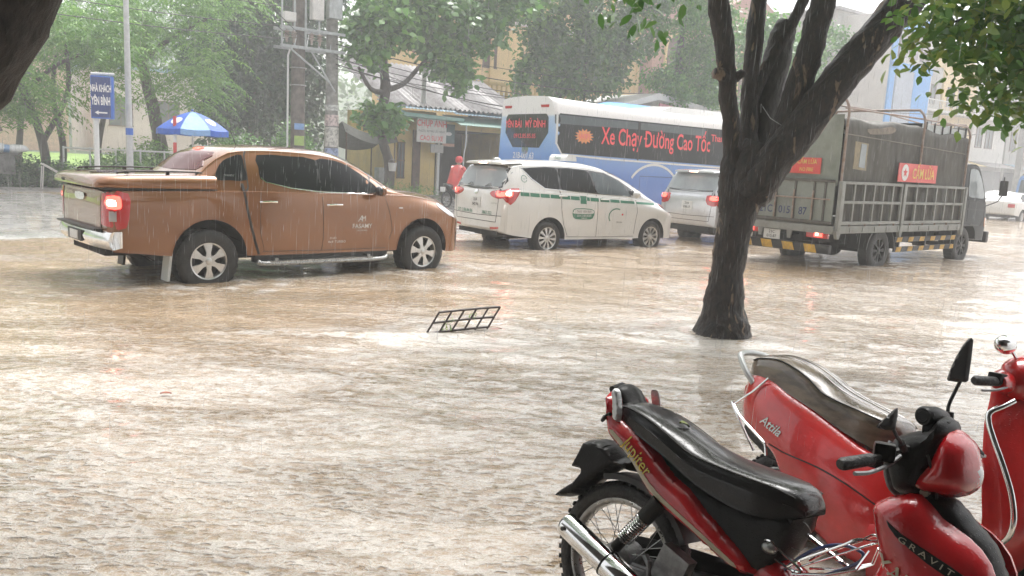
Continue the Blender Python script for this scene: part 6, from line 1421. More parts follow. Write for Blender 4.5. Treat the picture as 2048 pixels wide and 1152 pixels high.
# ------------------------------------------------------------------ far side of the street
M_yel = mat('yellow_wall_plaster', (.62, .46, .17), rough=.7, var=.1, vscale=1.2, bump=.15, bscale=20, col2=(.50, .37, .15))
M_cream = mat('cream_wall_plaster', (.66, .48, .22), rough=.7, var=.08, vscale=.7, bump=.1)
M_white = mat('white_plaster', (.62, .60, .57), rough=.7, var=.08, vscale=.8)
M_grayw = mat('grey_render', (.40, .385, .36), rough=.8, var=.12, vscale=.8)
M_tile = mat('grey_roof_sheet', (.34, .325, .33), rough=.5, col2=(.20, .18, .18), var=.2, vscale=2.5, bump=.2)
M_teal = mat('teal_painted_tin', (.17, .36, .31), rough=.5, col2=(.26, .40, .36), var=.2, vscale=4)
M_bluetin = mat('blue_tin', (.25, .42, .55), rough=.4, var=.15, vscale=3)
M_brown = mat('brown_wood', (.13, .07, .045), rough=.6, var=.25, vscale=7)
M_darkin = mat('dark_interior', (.02, .018, .016), rough=.9)
M_pinkbr = mat('pink_brick_wall', (.46, .26, .19), rough=.7, var=.12)
M_boardw = mat('white_board', (.60, .58, .55), rough=.5, var=.08)
M_bluep = mat('blue_sign_paint', (.025, .12, .50), rough=.35, coat=.4, var=.08)
M_skyb = mat('sky_blue_paint', (.09, .33, .72), rough=.5, var=.08)
def RT(name, label, cat, a, n, z=0, rz=0, group=None): return thing(name, label, cat, RF(a, n, z), RA+rz, group)
def corrugated(m, x0, x1, y0, y1, z0, z1, pitch=.18, amp=.03, th=.012, rowsn=1):
    """sheet along x, sloping from (y0,z0) to (y1,z1), waves run up the slope"""
    n = max(4, int((x1-x0)/pitch)*4)
    for r in range(rowsn):
        ta, tb = r/rowsn, (r+1.06)/rowsn; lift = .02*r*0+.018
        A = []; B_ = []
        for k in range(n+1):
            x = x0+(x1-x0)*k/n; w_ = amp*sin(2*pi*x/pitch)
            A.append((x, y0+(y1-y0)*ta, z0+(z1-z0)*ta+w_+lift)); B_.append((x, y0+(y1-y0)*tb, z0+(z1-z0)*tb+w_))
        vs = A+B_+[(a, b, c-th) for a, b, c in A]+[(a, b, c-th) for a, b, c in B_]; N = n+1
        fs = []
        for k in range(n): fs += [(k, k+1, N+k+1, N+k), (2*N+k, 3*N+k, 3*N+k+1, 2*N+k+1), (k, 2*N+k, 2*N+k+1, k+1), (N+k, N+k+1, 3*N+k+1, 3*N+k)]
        fs += [(0, N, 3*N, 2*N), (n, 2*N+n, 3*N+n, N+n)]
        m.add(vs, fs)
# yellow kiosk house; local x along street from a=13.2, y away from the street (front wall at y=0)
def kiosk():
    h = RT('kiosk_house', 'small yellow street house with a wavy grey roof, photo-shop board and dark open front', 'house', 13.3, 20.5, .15)
    m = MB(); m.box((1.15, .1, 1.75), (2.3, .2, 3.5)); m.box((.1, 1.9, 1.75), (.2, 3.6, 3.5)); m.box((6.0, 1.9, 1.6), (.2, 3.6, 3.2)); m.box((3, 3.7, 1.75), (6, .2, 3.5)); m.box((4.1, .12, 3.1), (3.8, .2, .55)); m.obj('wall', M_yel, h, smooth=False)
    m = MB(); m.box((4.1, 1.9, 1.3), (3.7, 3.2, 2.6)); 
    m = MB(); m.box((4.15, 3.5, 1.4), (3.6, .1, 2.8)); m.box((2.35, 1.9, 1.4), (.1, 3.3, 2.8)); m.box((4.15, 1.9, 2.85), (3.6, 3.3, .1)); m.obj('open_front', M_darkin, h, smooth=False)
    m = MB(); m.box((.62, -.02, 1.42), (.30, .06, 1.45)); wn = m.obj('window', MT['glassm'], h, smooth=False); m = MB()
    for x in (.47, .62, .77): m.box((x, -.06, 1.42), (.04, .04, 1.5))
    for z in (.70, 1.42, 2.15): m.box((.62, -.062, z), (.38, .04, .05))
    m.obj('window_bars', M_brown, wn, smooth=False)
    m = MB(); m.box((1.36, -.03, 1.35), (.36, .08, 2.7)); m.obj('door', M_brown, h, smooth=False)
    m = MB(); m.box((2.42, -.05, 1.6), (.12, .12, 3.2)); m.obj('post', MT['plate'], h, smooth=False)
    m = MB(); corrugated(m, -.55, 6.6, -.85, 3.9, 3.62, 5.75, .24, .055, .012, 5); m.obj('roof', M_tile, h, angle=60)
    m = MB(); corrugated(m, -.50, 2.7, -1.05, .0, 3.50, 3.82, .16, .02); m.obj('roof_edge_sheet', M_bluetin, h, angle=60)
    m = MB(); corrugated(m, 2.6, 6.9, -1.0, .0, 3.44, 3.78, .16, .02); m.obj('roof_edge_sheet', M_bluetin, h, angle=60)
    m = MB(); m.prism([(-.35, 3.42), (.10, 3.20), (2.95, 3.14), (3.0, 3.28), (.2, 3.34), (-.3, 3.55)], -1.15, -.1, lambda u, v, d: (u, d, v+(d+.1)*-.0)); m.obj('gutter_board', M_teal, h, smooth=False)
    m = MB(); corrugated(m, 2.6, 5.9, -1.5, .0, 2.98, 3.42, .14, .018); aw = m.obj('awning', M_teal, h, angle=60)
    m = MB(); m.tube(catmull([(2.95, -1.35, 3.0), (3.0, -1.3, 2.3), (2.9, -1.32, 1.6), (2.95, -1.3, .0)], 4), .03, 8); m.tube([(5.8, -1.4, 2.98), (5.8, -1.4, 0)], .03, 8); m.obj('awning_post', MT['plate'], aw)
    m = MB(); m.box((1.72, -.62, 2.72), (1.42, .05, 1.02)); sg = m.obj('shop_board', M_boardw, h, smooth=False)
    m = MB(); 
    for s_, z, sz in (('CHỤP ẢNH', 2.98, .36), ('CAO SU XE', 2.38, .28)): text_flat(m, s_, lambda a, b, z=z: (1.72+a, -.648, z+b), sz, bold=.015, sx=.78)
    m.obj('board_lettering', MT['redtxt'], sg, smooth=False)
    m = MB(); text_flat(m, 'PHOTO IN MÀU LẤY NGAY', lambda a, b: (1.72+a, -.648, 2.67+b), .13, sx=.8); m.obj('board_small_lettering', MT['blacktxt'], sg, smooth=False)
    m = MB(); m.box((2.62, -.50, 2.55), (.62, .05, .95)); s2 = m.obj('side_board', mat('dark_teal_board', (.03, .09, .10), rough=.4), h, smooth=False)
    m = MB(); m.prism([(2.62+.16*cos(2*pi*k/16), 2.62+.08*sin(2*pi*k/16)) for k in range(16)], -.535, -.53); m.obj('board_emblem', MT['plate'], s2); m = MB(); m.box((2.62, -.53, 2.16), (.6, .02, .12)); m.obj('board_stripe', M_pinkbr, s2, smooth=False)
    m = MB(); m.box((2.05, -.55, 1.98), (.62, .04, .34)); m.obj('notice', M_grayw, h, smooth=False)
    m = MB(); m.tube([(1.35, -.5, 4.6), (1.35, -.5, 6.2)], .10, 10); m.tube([(1.35, -.5, 3.7), (1.35, -.5, 4.6)], .10, 10); m.obj('roof_pipe', MT['plate'], h)
    m = MB(); m.tube(catmull([(-.15, -.2, .1), (-.2, -.25, 2.6), (-.15, -.2, 3.3)], 4), .05, 8); m.obj('drain_pipe', M_pinkbr, h)
    return h
kiosk()
def building(name, label, cat, a, n, L_, D, H, wall, wins=(), z=.1, roof=None, trim=None, winmat=None, group=None):
    b = RT(name, label, cat, a, n, z, 0, group); m = MB(); m.box((L_/2, D/2, H/2), (L_, D, H)); m.obj('wall', wall, b, smooth=False)
    for (x0, z0, x1, z1) in wins:
        m = MB(); xm, zm = (x0+x1)/2, (z0+z1)/2; m.box((xm, .05, zm), (x1-x0, .12, z1-z0)); w_ = m.obj('window', winmat or MT['glassm'], b, smooth=False)
        m = MB(); t = .07
        for q in (((xm, -.03, z0), (x1-x0+.16, .10, t)), ((xm, -.03, z1), (x1-x0+.16, .10, t)), ((x0, -.03, zm), (t, .10, z1-z0)), ((x1, -.03, zm), (t, .10, z1-z0)), ((xm, -.025, zm), (t*.7, .08, z1-z0))): m.box(*q)
        m.obj('window_frame', trim or M_brown, w_, smooth=False)
    if roof is not None:
        m = MB(); m.box((L_/2, D/2, H+.12), (L_+.5, D+.5, .24)); m.obj('roof', roof, b, smooth=False)
    return b
# big cream house behind the trees
yb = building('cream_house', 'tall cream-yellow house behind the kiosk roof, with narrow shuttered windows among the trees', 'house', 22.5, 31, 15.3, 9, 13.2, M_cream, [(2.6, 7.1, 3.5, 9.6), (8.5, 6.6, 9.7, 9.0), (2.6, 2.5, 3.5, 4.6)], winmat=M_brown)
m = MB()
for z in (5.6, 9.9): m.box((7.65, -.1, z), (15.4, .3, .25))
m.obj('cornice', M_white, yb, smooth=False)
m = MB(); 
for k in range(6): m.box((.1+k*3.04, -.07, 6.6), (.22, .2, 13))
m.obj('pilaster', M_cream, yb, smooth=False)
ar = building('arched_house', 'pink and cream house front with arched brown doorways above, behind the trees', 'house', 38.2, 30, 13, 9, 13.5, M_pinkbr, [])
for k, xc in enumerate((2.3, 6.2, 10.1)):
    m = MB(); P = [(xc-1.05, 5.6), (xc-1.05, 9.8)]+[(xc+1.05*cos(t), 9.8+1.0*sin(t)) for t in lins(pi, 0, 10)][1:-1]+[(xc+1.05, 9.8), (xc+1.05, 5.6)]
    m.prism(P, -.08, .05); dr = m.obj('arched_doorway', M_brown, ar, smooth=False)
    m = MB(); Q = [(xc-1.25, 5.5), (xc-1.25, 9.8)]+[(xc+1.25*cos(t), 9.8+1.2*sin(t)) for t in lins(pi, 0, 10)][1:-1]+[(xc+1.25, 9.8), (xc+1.25, 5.5)]
    m.prism(Q+P[::-1], -.16, -.02); m.obj('arch_trim', M_cream, dr, smooth=False)
    m = MB(); m.box((xc-.5, -.10, 8.1), (.8, .06, 3.0)); m.box((xc+.5, -.10, 8.1), (.8, .06, 3.0)); m.obj('door_leaf', mat('faded_brown_door', (.20, .11, .08), rough=.6, var=.2), dr, smooth=False)
m = MB(); m.box((6.5, -.4, 5.3), (13.2, 1.0, .35))
m.obj('balcony_slab', M_cream, ar, smooth=False)
m = MB()
for k in range(40): m.tube([(.3+k*.32, -.8, 5.45), (.3+k*.32, -.8, 6.3)], .045, 6)
m.box((6.5, -.8, 6.36), (13, .14, .12)); m.obj('balustrade', M_yel, ar)
# long grey boundary wall with yellow balusters behind the coach
bw = RT('boundary_wall', 'long grey wall with a row of yellow balusters on top behind the coach', 'wall', 19.4, 23.5, .1)
m = MB(); m.box((9.5, .15, 2.2), (19, .3, 4.4)); m.box((9.5, .1, 4.5), (19.2, .55, .2)); m.obj('wall', mat('dark_wet_wall', (.15, .13, .115), rough=.7, var=.25, vscale=1.2), bw, smooth=False)
m = MB()
for k in range(62): m.lathe([(.03, 4.6), (.07, 4.75), (.09, 4.95), (.05, 5.2), (.06, 5.3)], 'z', 8, (.3+k*.30, .1, 0))
m.box((9.5, .1, 5.38), (19, .22, .14)); m.obj('baluster', M_yel, bw)
# white pavilion roof and blue canopies past the coach roof
pv_ = RT('pavilion', 'low white stall roof with a pink edge seen above the coach', 'stall', 23.5, 17.8, .15)
m = MB(); m.prism([(-.6, 4.35), (1.8, 5.05), (6.5, 4.55), (6.5, 4.35), (1.8, 4.75), (-.6, 4.15)], -.9, 3.0); m.obj('roof', M_white, pv_, smooth=False); m = MB(); m.prism([(2.0, 4.62), (6.2, 4.30), (6.2, 4.0), (2.0, 4.0)], -.8, -.72); m.obj('fascia', mat('pink_fascia', (.55, .22, .24), rough=.6), pv_, smooth=False)
m = MB()
for x in (-.4, 6.3):
    for y in (-.7, 2.8): m.tube([(x, y, 0), (x, y, 4.3)], .06, 8)
m.obj('post', MT['plate'], pv_)
bl = RT('market_canopy', 'long sky-blue canopy top just above the white roof of the coach', 'canopy', 18.9, 14.2, .14)
m = MB(); R = []
for x in lins(0, 9.5, 16): R.append([(x, y, 3.86+.26*sin(pi*max(.12, (y+.9)/1.8*.9))*min(1, .35+x*.9)+z) for y, z in ((-.9, -.12), (-.6, 0), (0, .02), (.6, 0), (.9, -.12), (.9, -.2), (-.9, -.2))])
m.rings(R); m.obj('cover', M_skyb, bl); m = MB()
for x in (.3, 4.7, 9.2):
    for y in (-.8, .8): m.tube([(x, y, 0), (x, y, 3.7)], .035, 6)
m.obj('post', MT['plate'], bl)
# right-hand buildings
building('grey_building', 'plain pale grey building side wall rising behind the thick right limb of the forked tree', 'building', 56.2, 28, 7.6, 9, 14.6, M_grayw, [], roof=M_tile, z=.1)
tb_ = building('tiled_house', 'distant house with a red tiled roof seen between the limbs of the forked tree', 'house', 49.5, 34, 7.5, 9, 14.0, M_white, [(1.5, 10.5, 3.2, 12.5), (4.4, 10.5, 6.1, 12.5)])
m = MB(); m.prism([(-.6, 14.0), (3.7, 16.2), (8.1, 14.0)], -.5, 9.5); m.obj('roof', mat('red_tile', (.36, .13, .09), rough=.6, var=.15), tb_, smooth=False)
bb = building('blue_front_house', 'narrow town house with a sky-blue front beside the grey building', 'house', 57.4, 24, 6.6, 8, 14.3, M_white, [])
m = MB()
for x, z0, z1, w_ in ((.35, 4.2, 14, .7), (4.9, 4.2, 10.2, 2.6)): m.box((x, -.06, (z0+z1)/2), (w_, .16, z1-z0))
m.box((3.2, -.06, 13.6), (6.4, .16, 1.0)); m.box((3.2, -.06, 10.4), (6.4, .16, .5)); m.obj('blue_facing', M_skyb, bb, smooth=False)
m = MB(); m.box((2.3, -.05, 7.6), (2.6, .12, 5.0)); m.obj('roller_blind', mat('pale_blue_grey_blind', (.38, .42, .50), rough=.5, var=.1), bb, smooth=False)
for k in range(3):
    m = MB(); m.box((1.5+k*1.7, -.10, 12.0), (1.1, .14, 1.9)); m.obj('window', mat('mauve_glass', (.25, .20, .24), rough=.2, coat=.5), bb, smooth=False)
for k, (a0, L_, H, wl, lab) in enumerate(((64.6, 5.2, 11.5, M_grayw, 'grey town house right of the blue-fronted house'), (70.2, 6.0, 12.5, M_cream, 'cream town house with a yellow awning above a dark shop opening'), (76.6, 7.0, 10.5, M_white, 'white town house with balconies near the right edge of the photo'), (84.0, 8.0, 13.0, M_grayw, 'tall grey town house at the far right end of the street'))):
    b = building('town_house', lab, 'house', a0, 26, L_, 9, H, wl, [(.8, 5.2, 2.0, 7.0), (2.8, 5.2, 4.2, 7.0), (.8, 8.4, 2.0, 10.0), (2.8, 8.4, 4.2, 10.0)], group='town houses along the right side', z=.1)
    m = MB(); m.box((L_/2, -.05, 1.6), (L_-.5, .12, 3.0)); m.obj('shop_opening', M_darkin if k % 2 else mat('grey_shutter', (.22, .22, .23), rough=.5, var=.1), b, smooth=False)
    m = MB(); corrugated(m, .1, L_-.1, -1.9, 0, 3.4, 3.9, .3, .03); m.obj('awning', (M_tile, mat('ochre_awning', (.52, .40, .16), rough=.6), M_tile, M_bluetin)[k], b, angle=60)
    m = MB(); m.box((L_/2, -.55, 7.75), (L_, 1.1, .2)); m.obj('balcony_slab', M_white, b, smooth=False)
    m = MB()
    for j in range(int(L_/.25)): m.tube([(.12+j*.25, -1.0, 7.85), (.12+j*.25, -1.0, 8.6)], .025, 5)
    m.box((L_/2, -1.0, 8.62), (L_, .06, .06)); m.obj('railing', MT['plate'], b)
fb = RT('concrete_pylon', 'slender pale concrete pylon in front of the town houses right of the truck', 'pylon', 72.5, 20, .1); m = MB(); m.box((0, 0, 5.5), (.5, .5, 11)); m.tube([(-1.3, 0, 9.5), (1.3, 0, 9.5)], .06, 6); m.obj('mast', M_conc, fb, smooth=False)

# ---- poles
def pole(name, label, a, n, r0, r1, H, lean=0., material=M_conc, cat='pole', group=None):
    p = RT(name, label, cat, a, n, .15, 0, group); m = MB(); m.tube([(lean*z, 0, z) for z in lins(0, H, 12)], lins(r0, r1, 12), 16); m.obj('shaft', material, p); return p
p1 = pole('utility_pole', 'thick concrete utility pole plastered with posters, carrying the transformer frame', 10.0, 18.6, .25, .17, 11, -.012, mat('grey_weathered_concrete', (.30, .29, .265), rough=.75, var=.25, vscale=4, bump=.2), group='concrete utility poles')
for k, (z0, z1, c, lab) in enumerate(((.2, 1.75, (.30, .36, .55), 'blue'), (1.8, 2.5, (.58, .55, .50), 'white'), (2.55, 2.95, (.60, .48, .46), 'pink'), (3.1, 3.3, (.55, .55, .52), 'pale'))):
    m = MB(); m.tube([(-.012*z0, 0, z0), (-.012*z1, 0, z1)], [.256, .252], 16); o = m.obj('poster_wrap', mat('poster_'+lab, c, rough=.5, var=.25, vscale=9, lo=.45, hi=.6), p1)
p2 = pole('utility_pole', 'brownish concrete utility pole with green and blue stickers, left of the postered pole', 8.75, 18.8, .26, .20, 11, 0, mat('brown_grey_concrete', (.17, .14, .12), rough=.75, var=.25, vscale=4), group='concrete utility poles')
for z, c in ((1.95, (.35, .48, .12)), (2.45, (.20, .35, .62))):
    m = MB(); m.box((-.05, -.27, z), (.36, .03, .34 if z < 2 else .22)); m.obj('sticker', mat('sticker_paper', c, rough=.4), p2, smooth=False)
m = MB(); m.tube([(-.42, -.1, 0), (-.42, -.1, 4.9), (-.32, -.1, 5.2)], .035, 8); m.obj('conduit', MT['plate'], p2)
m = MB()
for z in (3.9, 4.5): m.tube([(.28*cos(t), .28*sin(t), z) for t in lins(0, 2*pi, 14)], .018, 6)
m.obj('clamp_band', MT['steel'], p2)
# transformer rack between the two poles
tr_ = RT('transformer_frame', 'pale steel frame with insulators and switch boxes high between the two concrete poles', 'transformer', 8.0, 18.3, 5.3)
m = MB(); MS = mat('galvanised_steel', (.42, .44, .44), rough=.45, metal=.6, var=.15)
for z in (0, .62, 1.9, 3.2): 
    for y in (-.1, .5): m.box((1.05, y, z), (2.4, .08, .10))
for x in (-.10, .35, .75, 1.25): m.box((x, -.12, 1.6), (.055, .06, 3.3))
for k in range(6): m.tube([(-.1+.45*k, -.1, 0), (.3+.42*k, .5, .62)], .02, 5)
m.tube([(.1, -.12, 0), (1.7, -.12, -1.1)], .035, 6); m.tube([(.9, -.12, 0), (1.9, -.12, -1.4)], .03, 6); m.obj('rack', MS, tr_, smooth=False)
for k, x in enumerate((.05, .30, .95, 1.25)):
    m = MB(); m.lathe([(0, .55), (.05, .5), (.13, .47), (.05, .42), (.13, .39), (.05, .34), (.13, .30), (.05, .26), (.04, .12), (0, .1)], 'z', 12, (x, -.18, .0)); m.obj('insulator', mat('brown_porcelain', (.36, .30, .26), rough=.25, coat=.5), tr_)
for x, z, w_, h_, mt_ in ((1.1, 1.35, .42, .75, M_boardw), (.1, .95, .40, .30, M_white), (.62, 1.85, .20, .24, M_white), (1.75, 1.7, .50, 1.2, MS)):
    m = MB(); m.bbox((x, -.25, z), (w_, .3, h_), .02); m.obj('switch_box', mt_, tr_)
# lamp post and blue sign
lp_ = RT('lamp_post', 'slim pale street-light post with a blue sticker, left of the parasol', 'lamp post', 2.75, 17, .1); m = MB(); m.tube([(-.004*z, 0, z) for z in lins(0, 9, 10)], lins(.105, .06, 10), 12); m.tube([(-.036, 0, 8.9), (.3, -.8, 9.5), (.5, -1.8, 9.6)], .04, 8); m.obj('shaft', mat('pale_painted_pole', (.50, .50, .50), rough=.4, metal=.2, var=.1), lp_); m = MB(); m.tube([(0, 0, 1.85), (0, 0, 2.05)], .108, 12); m.obj('sticker', M_bluep, lp_)
m = MB(); m.bbox((.5, -2.1, 9.6), (.25, .7, .12), .04); m.obj('lamp_head', MT['plate'], lp_)
sn = RT('guesthouse_sign', 'upright blue lightbox sign reading NHÀ KHÁCH YÊN BÌNH on a grey post', 'sign', 1.75, 17, .1, -.32)
m = MB(); m.tube([(.1, 0, 0), (.1, 0, 3.5)], .075, 10); m.obj('post', MT['plate'], sn)
m = MB(); m.bbox((.30, -.06, 2.88), (.60, .24, 1.22), .02); bx_ = m.obj('lightbox', M_bluep, sn, angle=20)
m = MB(); m.box((.27, -.186, 2.88), (.50, .01, 1.14)); m.obj('dark_face', mat('navy_sign_face', (.012, .035, .17), rough=.3, coat=.4), bx_, smooth=False)
m = MB(); m.tube([(.0, -.06, 3.54), (.62, -.06, 3.56)], .04, 8); m.obj('cover_tube', MT['plate'], bx_)
m = MB()
for s_, z, sz in (('NHÀ KHÁCH', 3.12, .17), ('YÊN BÌNH', 2.76, .20)): text_flat(m, s_, lambda a, b, z=z: (.27+a, -.195, z+b*1.6), sz, bold=.03, sx=.55)
m.obj('sign_lettering', MT['whitetxt'], bx_, smooth=False)
m = MB(); m.prism([(.10, 2.44), (.20, 2.50), (.20, 2.46), (.43, 2.46), (.43, 2.42), (.20, 2.42), (.20, 2.38)], -.20, -.193); m.obj('arrow', MT['whitetxt'], bx_, smooth=False)
# blue market parasol
um = RT('parasol', 'bright blue advertising parasol with white round emblems, behind the pickup roof', 'parasol', 4.75, 17.6, .1)
m = MB(); m.tube([(0, 0, 0), (0, 0, 2.72)], .025, 8); m.obj('pole', MT['plate'], um)
NB = 8
for k in range(NB):
    a0 = 2*pi*k/NB+.2; a1 = a0+2*pi/NB; R = []; 
    for i in range(6):
        r = 1.12*i/5+.01; z = 2.70-.56*(r/1.12)**1.5; row = []
        for j in range(5):
            t = j/4; a = a0+(a1-a0)*t; rr_ = r*(1-.05*sin(pi*t)); row.append((rr_*cos(a), rr_*sin(a), z-.03*sin(pi*t)*(r/1.12)))
        R.append(row)
    R.append([(x*1.005, y*1.005, z-.17) for x, y, z in R[-1]])
    m = MB(); m.rings(R, False, False); pn = m.obj('canopy_panel', mat('bright_blue_cloth', (.015, .10, .50), rough=.5) if k != 5 else mat('pale_blue_cloth', (.20, .38, .68), rough=.5), um)
    m = MB(); am = (a0+a1)/2; B = Body(pn.data); c, s_ = cos(am), sin(am)
    if k % 2 == 0:
        P = [(.70+.15*cos(t), .18*sin(t)) for t in lins(0, 2*pi, 15)[:-1]]; decal(m, B, P, lambda u, v: ((u*c-v*s_, u*s_+v*c, 5), (0, 0, -1)), .1, .012); m.obj('round_emblem', MT['whitetxt'], pn)
m = MB(); m.sphere((0, 0, 2.74), .04); m.obj('finial', M_bluep, um)
# small red and white marker post near the parasol
mk = RT('marker_post', 'thin red and white striped post in front of the blue parasol', 'post', 4.05, 17.0, .1); m = MB(); m.tube([(0, 0, 0), (0, 0, 2.45)], .05, 8); m.obj('shaft', MT['whitetxt'], mk)
m = MB()
for z in (.5, 1.3, 2.1): m.tube([(0, 0, z), (0, 0, z+.4)], .053, 8)
m.obj('red_band', MT['redtxt'], mk)

# ---- street stall at the left edge
st = RT('street_stall', 'grey box stall heaped with bags at the far left kerb', 'stall', -.7, 19.9, .15); m = MB(); m.bbox((.15, .3, .72), (1.2, .9, .60), .03); m.obj('box', mat('dull_grey_box', (.14, .14, .135), rough=.6, var=.25), st); m = MB()
for x, y in ((-.35, -.05), (.65, -.05), (-.35, .65), (.65, .65)): m.tube([(x, y, 0), (x, y, .45)], .03, 6)
m.obj('leg', MT['blackp'], st)
m = MB(); m.bbox((.15, .3, 1.05), (1.35, 1.0, .06), .02); m.obj('lid', mat('dark_lid', (.09, .09, .09), rough=.5), st)
for k, (x, z, c, s_) in enumerate(((-.2, 1.18, (.55, .56, .56), .24), (.25, 1.22, (.60, .61, .62), .28), (.55, 1.20, (.18, .30, .50), .20), (.75, 1.2, (.62, .62, .62), .22), (.05, 1.40, (.06, .08, .07), .22), (-.45, 1.2, (.10, .16, .35), .22), (.95, 1.22, (.66, .66, .66), .18))):
    b = RT('bag', ['pale bag at the left of the stall top', 'large pale bag in the middle of the stall top', 'blue bag on the stall top', 'pale bag right of the blue bag', 'black bundle on top of the pale bags', 'dark blue bag at the left edge of the stall', 'white bag at the right end of the stall top'][k], 'bag', -.7+x, 19.9+.2, .15+z, 0, 'bags heaped on the stall')
    m = MB(); m.sphere((0, 0, 0), s_, 12, 8, (1.2, .9, .65)); m.v = [tuple(Vector(v)*(1+.18*noise.noise(Vector(v)*9+Vector((k, 0, 0))))) for v in m.v]; m.obj('sack', mat('plastic_bag', c, rough=.4, coat=.3), b)
ch = RT('plastic_chair', 'white slatted plastic chair tipped against the stall', 'chair', .75, 19.5, .62, 0); m = MB(); Rm = (0, .55, 0)
for k in range(4): m.bbox((.12+.17*k, 0, .22-.10*k), (.10, .42, .025), .01, rot=Rm)
m.obj('seat', M_boardw, ch); m = MB()
for y in (-.22, .22): m.bbox((.38, y, .08), (.95, .04, .05), .01, rot=Rm)
m.obj('frame', M_boardw, ch)
for x, y in ((.0, -.2), (.0, .2), (.7, -.2), (.7, .2)):
    m = MB(); m.tube([(x, y, .25 if x < .3 else -.15), (x-.05, y, -.45)], .018, 6); m.obj('leg', M_boardw, ch)
bu = RT('umbrella', 'brown umbrella top at the far left edge above the stall', 'umbrella', -.9, 20.2, .15); m = MB(); m.lathe([(.01, 2.35), (.35, 2.2), (.6, 1.95), (.7, 1.75), (.68, 1.72), (.3, 2.1), (.01, 2.2)], 'z', 16); m.obj('canopy', mat('brown_cloth', (.12, .085, .075), rough=.7), bu); m = MB(); m.tube([(0, 0, 0), (0, 0, 2.2)], .02, 6); m.obj('pole', MT['steel'], bu)

# ---- rider in a red raincoat on a motorbike by the kiosk
def skin_body(name, pts, edges, m, parent, root=0, sub=2):
    me = bpy.data.meshes.new(name); me.from_pydata([p[:3] for p in pts], edges, []); o = bpy.data.objects.new(name, me); COL.objects.link(o)
    o.modifiers.new('s', 'SKIN'); sk = me.skin_vertices[0].data if me.skin_vertices else None
    if sk is None:
        bm = bmesh.new(); bm.from_mesh(me); lay = bm.verts.layers.skin.verify(); bm.to_mesh(me); bm.free(); sk = me.skin_vertices[0].data
    for i, p in enumerate(pts): sk[i].radius = (p[3], p[4] if len(p) > 4 else p[3]); sk[i].use_root = (i == root)
    s_ = o.modifiers.new('u', 'SUBSURF'); s_.levels = sub; s_.render_levels = sub; bpy.context.view_layer.update()
    r = bpy.data.meshes.new_from_object(o.evaluated_get(bpy.context.evaluated_depsgraph_get())); bpy.data.objects.remove(o)
    r.materials.clear(); r.materials.append(m); r.shade_smooth(); r.name = name
    b = bpy.data.objects.new(name, r); COL.objects.link(b); b.parent = parent; return b
SKIN = mat('skin', (.42, .24, .16), rough=.5, var=.05)
ps = RT('person', 'person in a red raincoat and red helmet sitting on a motorbike by the kiosk', 'person', 11.95, 13.15, .12, .35)
pts = [(0, 0, .82, .15, .13), (.03, 0, 1.0, .15, .12), (.08, 0, 1.2, .17, .12), (.11, 0, 1.34, .11, .09), (.13, 0, 1.43, .055), (.15, 0, 1.55, .095, .085), (.16, 0, 1.63, .075), 
       (.10, -.19, 1.32, .065), (.20, -.25, 1.08, .05), (.42, -.24, 1.02, .04), (.50, -.23, 1.02, .035), (.10, .19, 1.32, .065), (.20, .25, 1.08, .05), (.42, .24, 1.02, .04), (.50, .23, 1.02, .035),
       (.05, -.12, .78, .10), (.38, -.17, .72, .075), (.30, -.20, .36, .055), (.32, -.20, .14, .04), (.44, -.20, .10, .035), (.05, .12, .78, .10), (.38, .17, .72, .075), (.30, .20, .36, .055), (.32, .20, .14, .04), (.44, .20, .10, .035)]
ed = [(0, 1), (1, 2), (2, 3), (3, 4), (4, 5), (5, 6), (3, 7), (7, 8), (8, 9), (9, 10), (3, 11), (11, 12), (12, 13), (13, 14), (0, 15), (15, 16), (16, 17), (17, 18), (18, 19), (0, 20), (20, 21), (21, 22), (22, 23), (23, 24)]
skin_body('body', pts, ed, SKIN, ps)
for sy in (-1, 1):
    for k in range(5):
        m = MB(); y = sy*.235+(k-2)*.016; m.tube([(.50, y, 1.02), (.55, y, 1.03-.004*abs(k-2)), (.575, y, 1.005), (.56, y, .985)] if k < 4 else [(.50, sy*.21, 1.01), (.53, sy*.20, .99), (.55, sy*.205, .985)], .0085, 6); m.obj('finger', SKIN, ps)
RC = mat('red_raincoat', (.66, .07, .06), rough=.35, coat=.4, var=.12, vscale=5, bump=.3, bscale=9)
m = MB(); R = []
for z, rx, ry, cx in ((.62, .30, .34, -.02), (.75, .27, .32, .0), (.9, .24, .29, .02), (1.05, .22, .27, .05), (1.2, .21, .26, .08), (1.33, .16, .22, .10), (1.42, .09, .11, .12)):
    R.append([(cx+rx*cos(t)*(1+.05*sin(5*t+z*4)), ry*sin(t)*(1+.05*sin(7*t)), z) for t in lins(0, 2*pi, 25)[:-1]])
m.rings(R, True, False); 
for sy in (-1, 1): m.tube(catmull([(.09, sy*.17, 1.34), (.16, sy*.25, 1.2), (.22, sy*.27, 1.07), (.44, sy*.24, 1.02)], 4), [.09]*5+[.075]*4+[.065]*4, 12)
m.obj('raincoat', RC, ps)
m = MB(); m.lathe([(0, 1.72), (.07, 1.71), (.115, 1.66), (.128, 1.60), (.125, 1.54), (.10, 1.50), (.09, 1.50)], 'z', 20, (.14, 0, 0)); m.box((.26, 0, 1.60), (.06, .16, .015)); m.obj('helmet', mat('red_helmet', (.60, .03, .03), rough=.25, coat=.6), ps)
for sy in (-1, 1):
    m = MB(); m.sphere((.232, sy*.032, 1.56), .010, 8, 6); m.obj('eye', MT['blackp'], ps)
m = MB(); m.sphere((.245, 0, 1.535), 1, 8, 6, (.016, .012, .02)); m.obj('nose', SKIN, ps)
rb_ = RT('motorbike', 'small dark motorbike under the red-coated rider, with a clear plastic sheet on the front', 'motorbike', 11.95, 13.15, .12, .35)
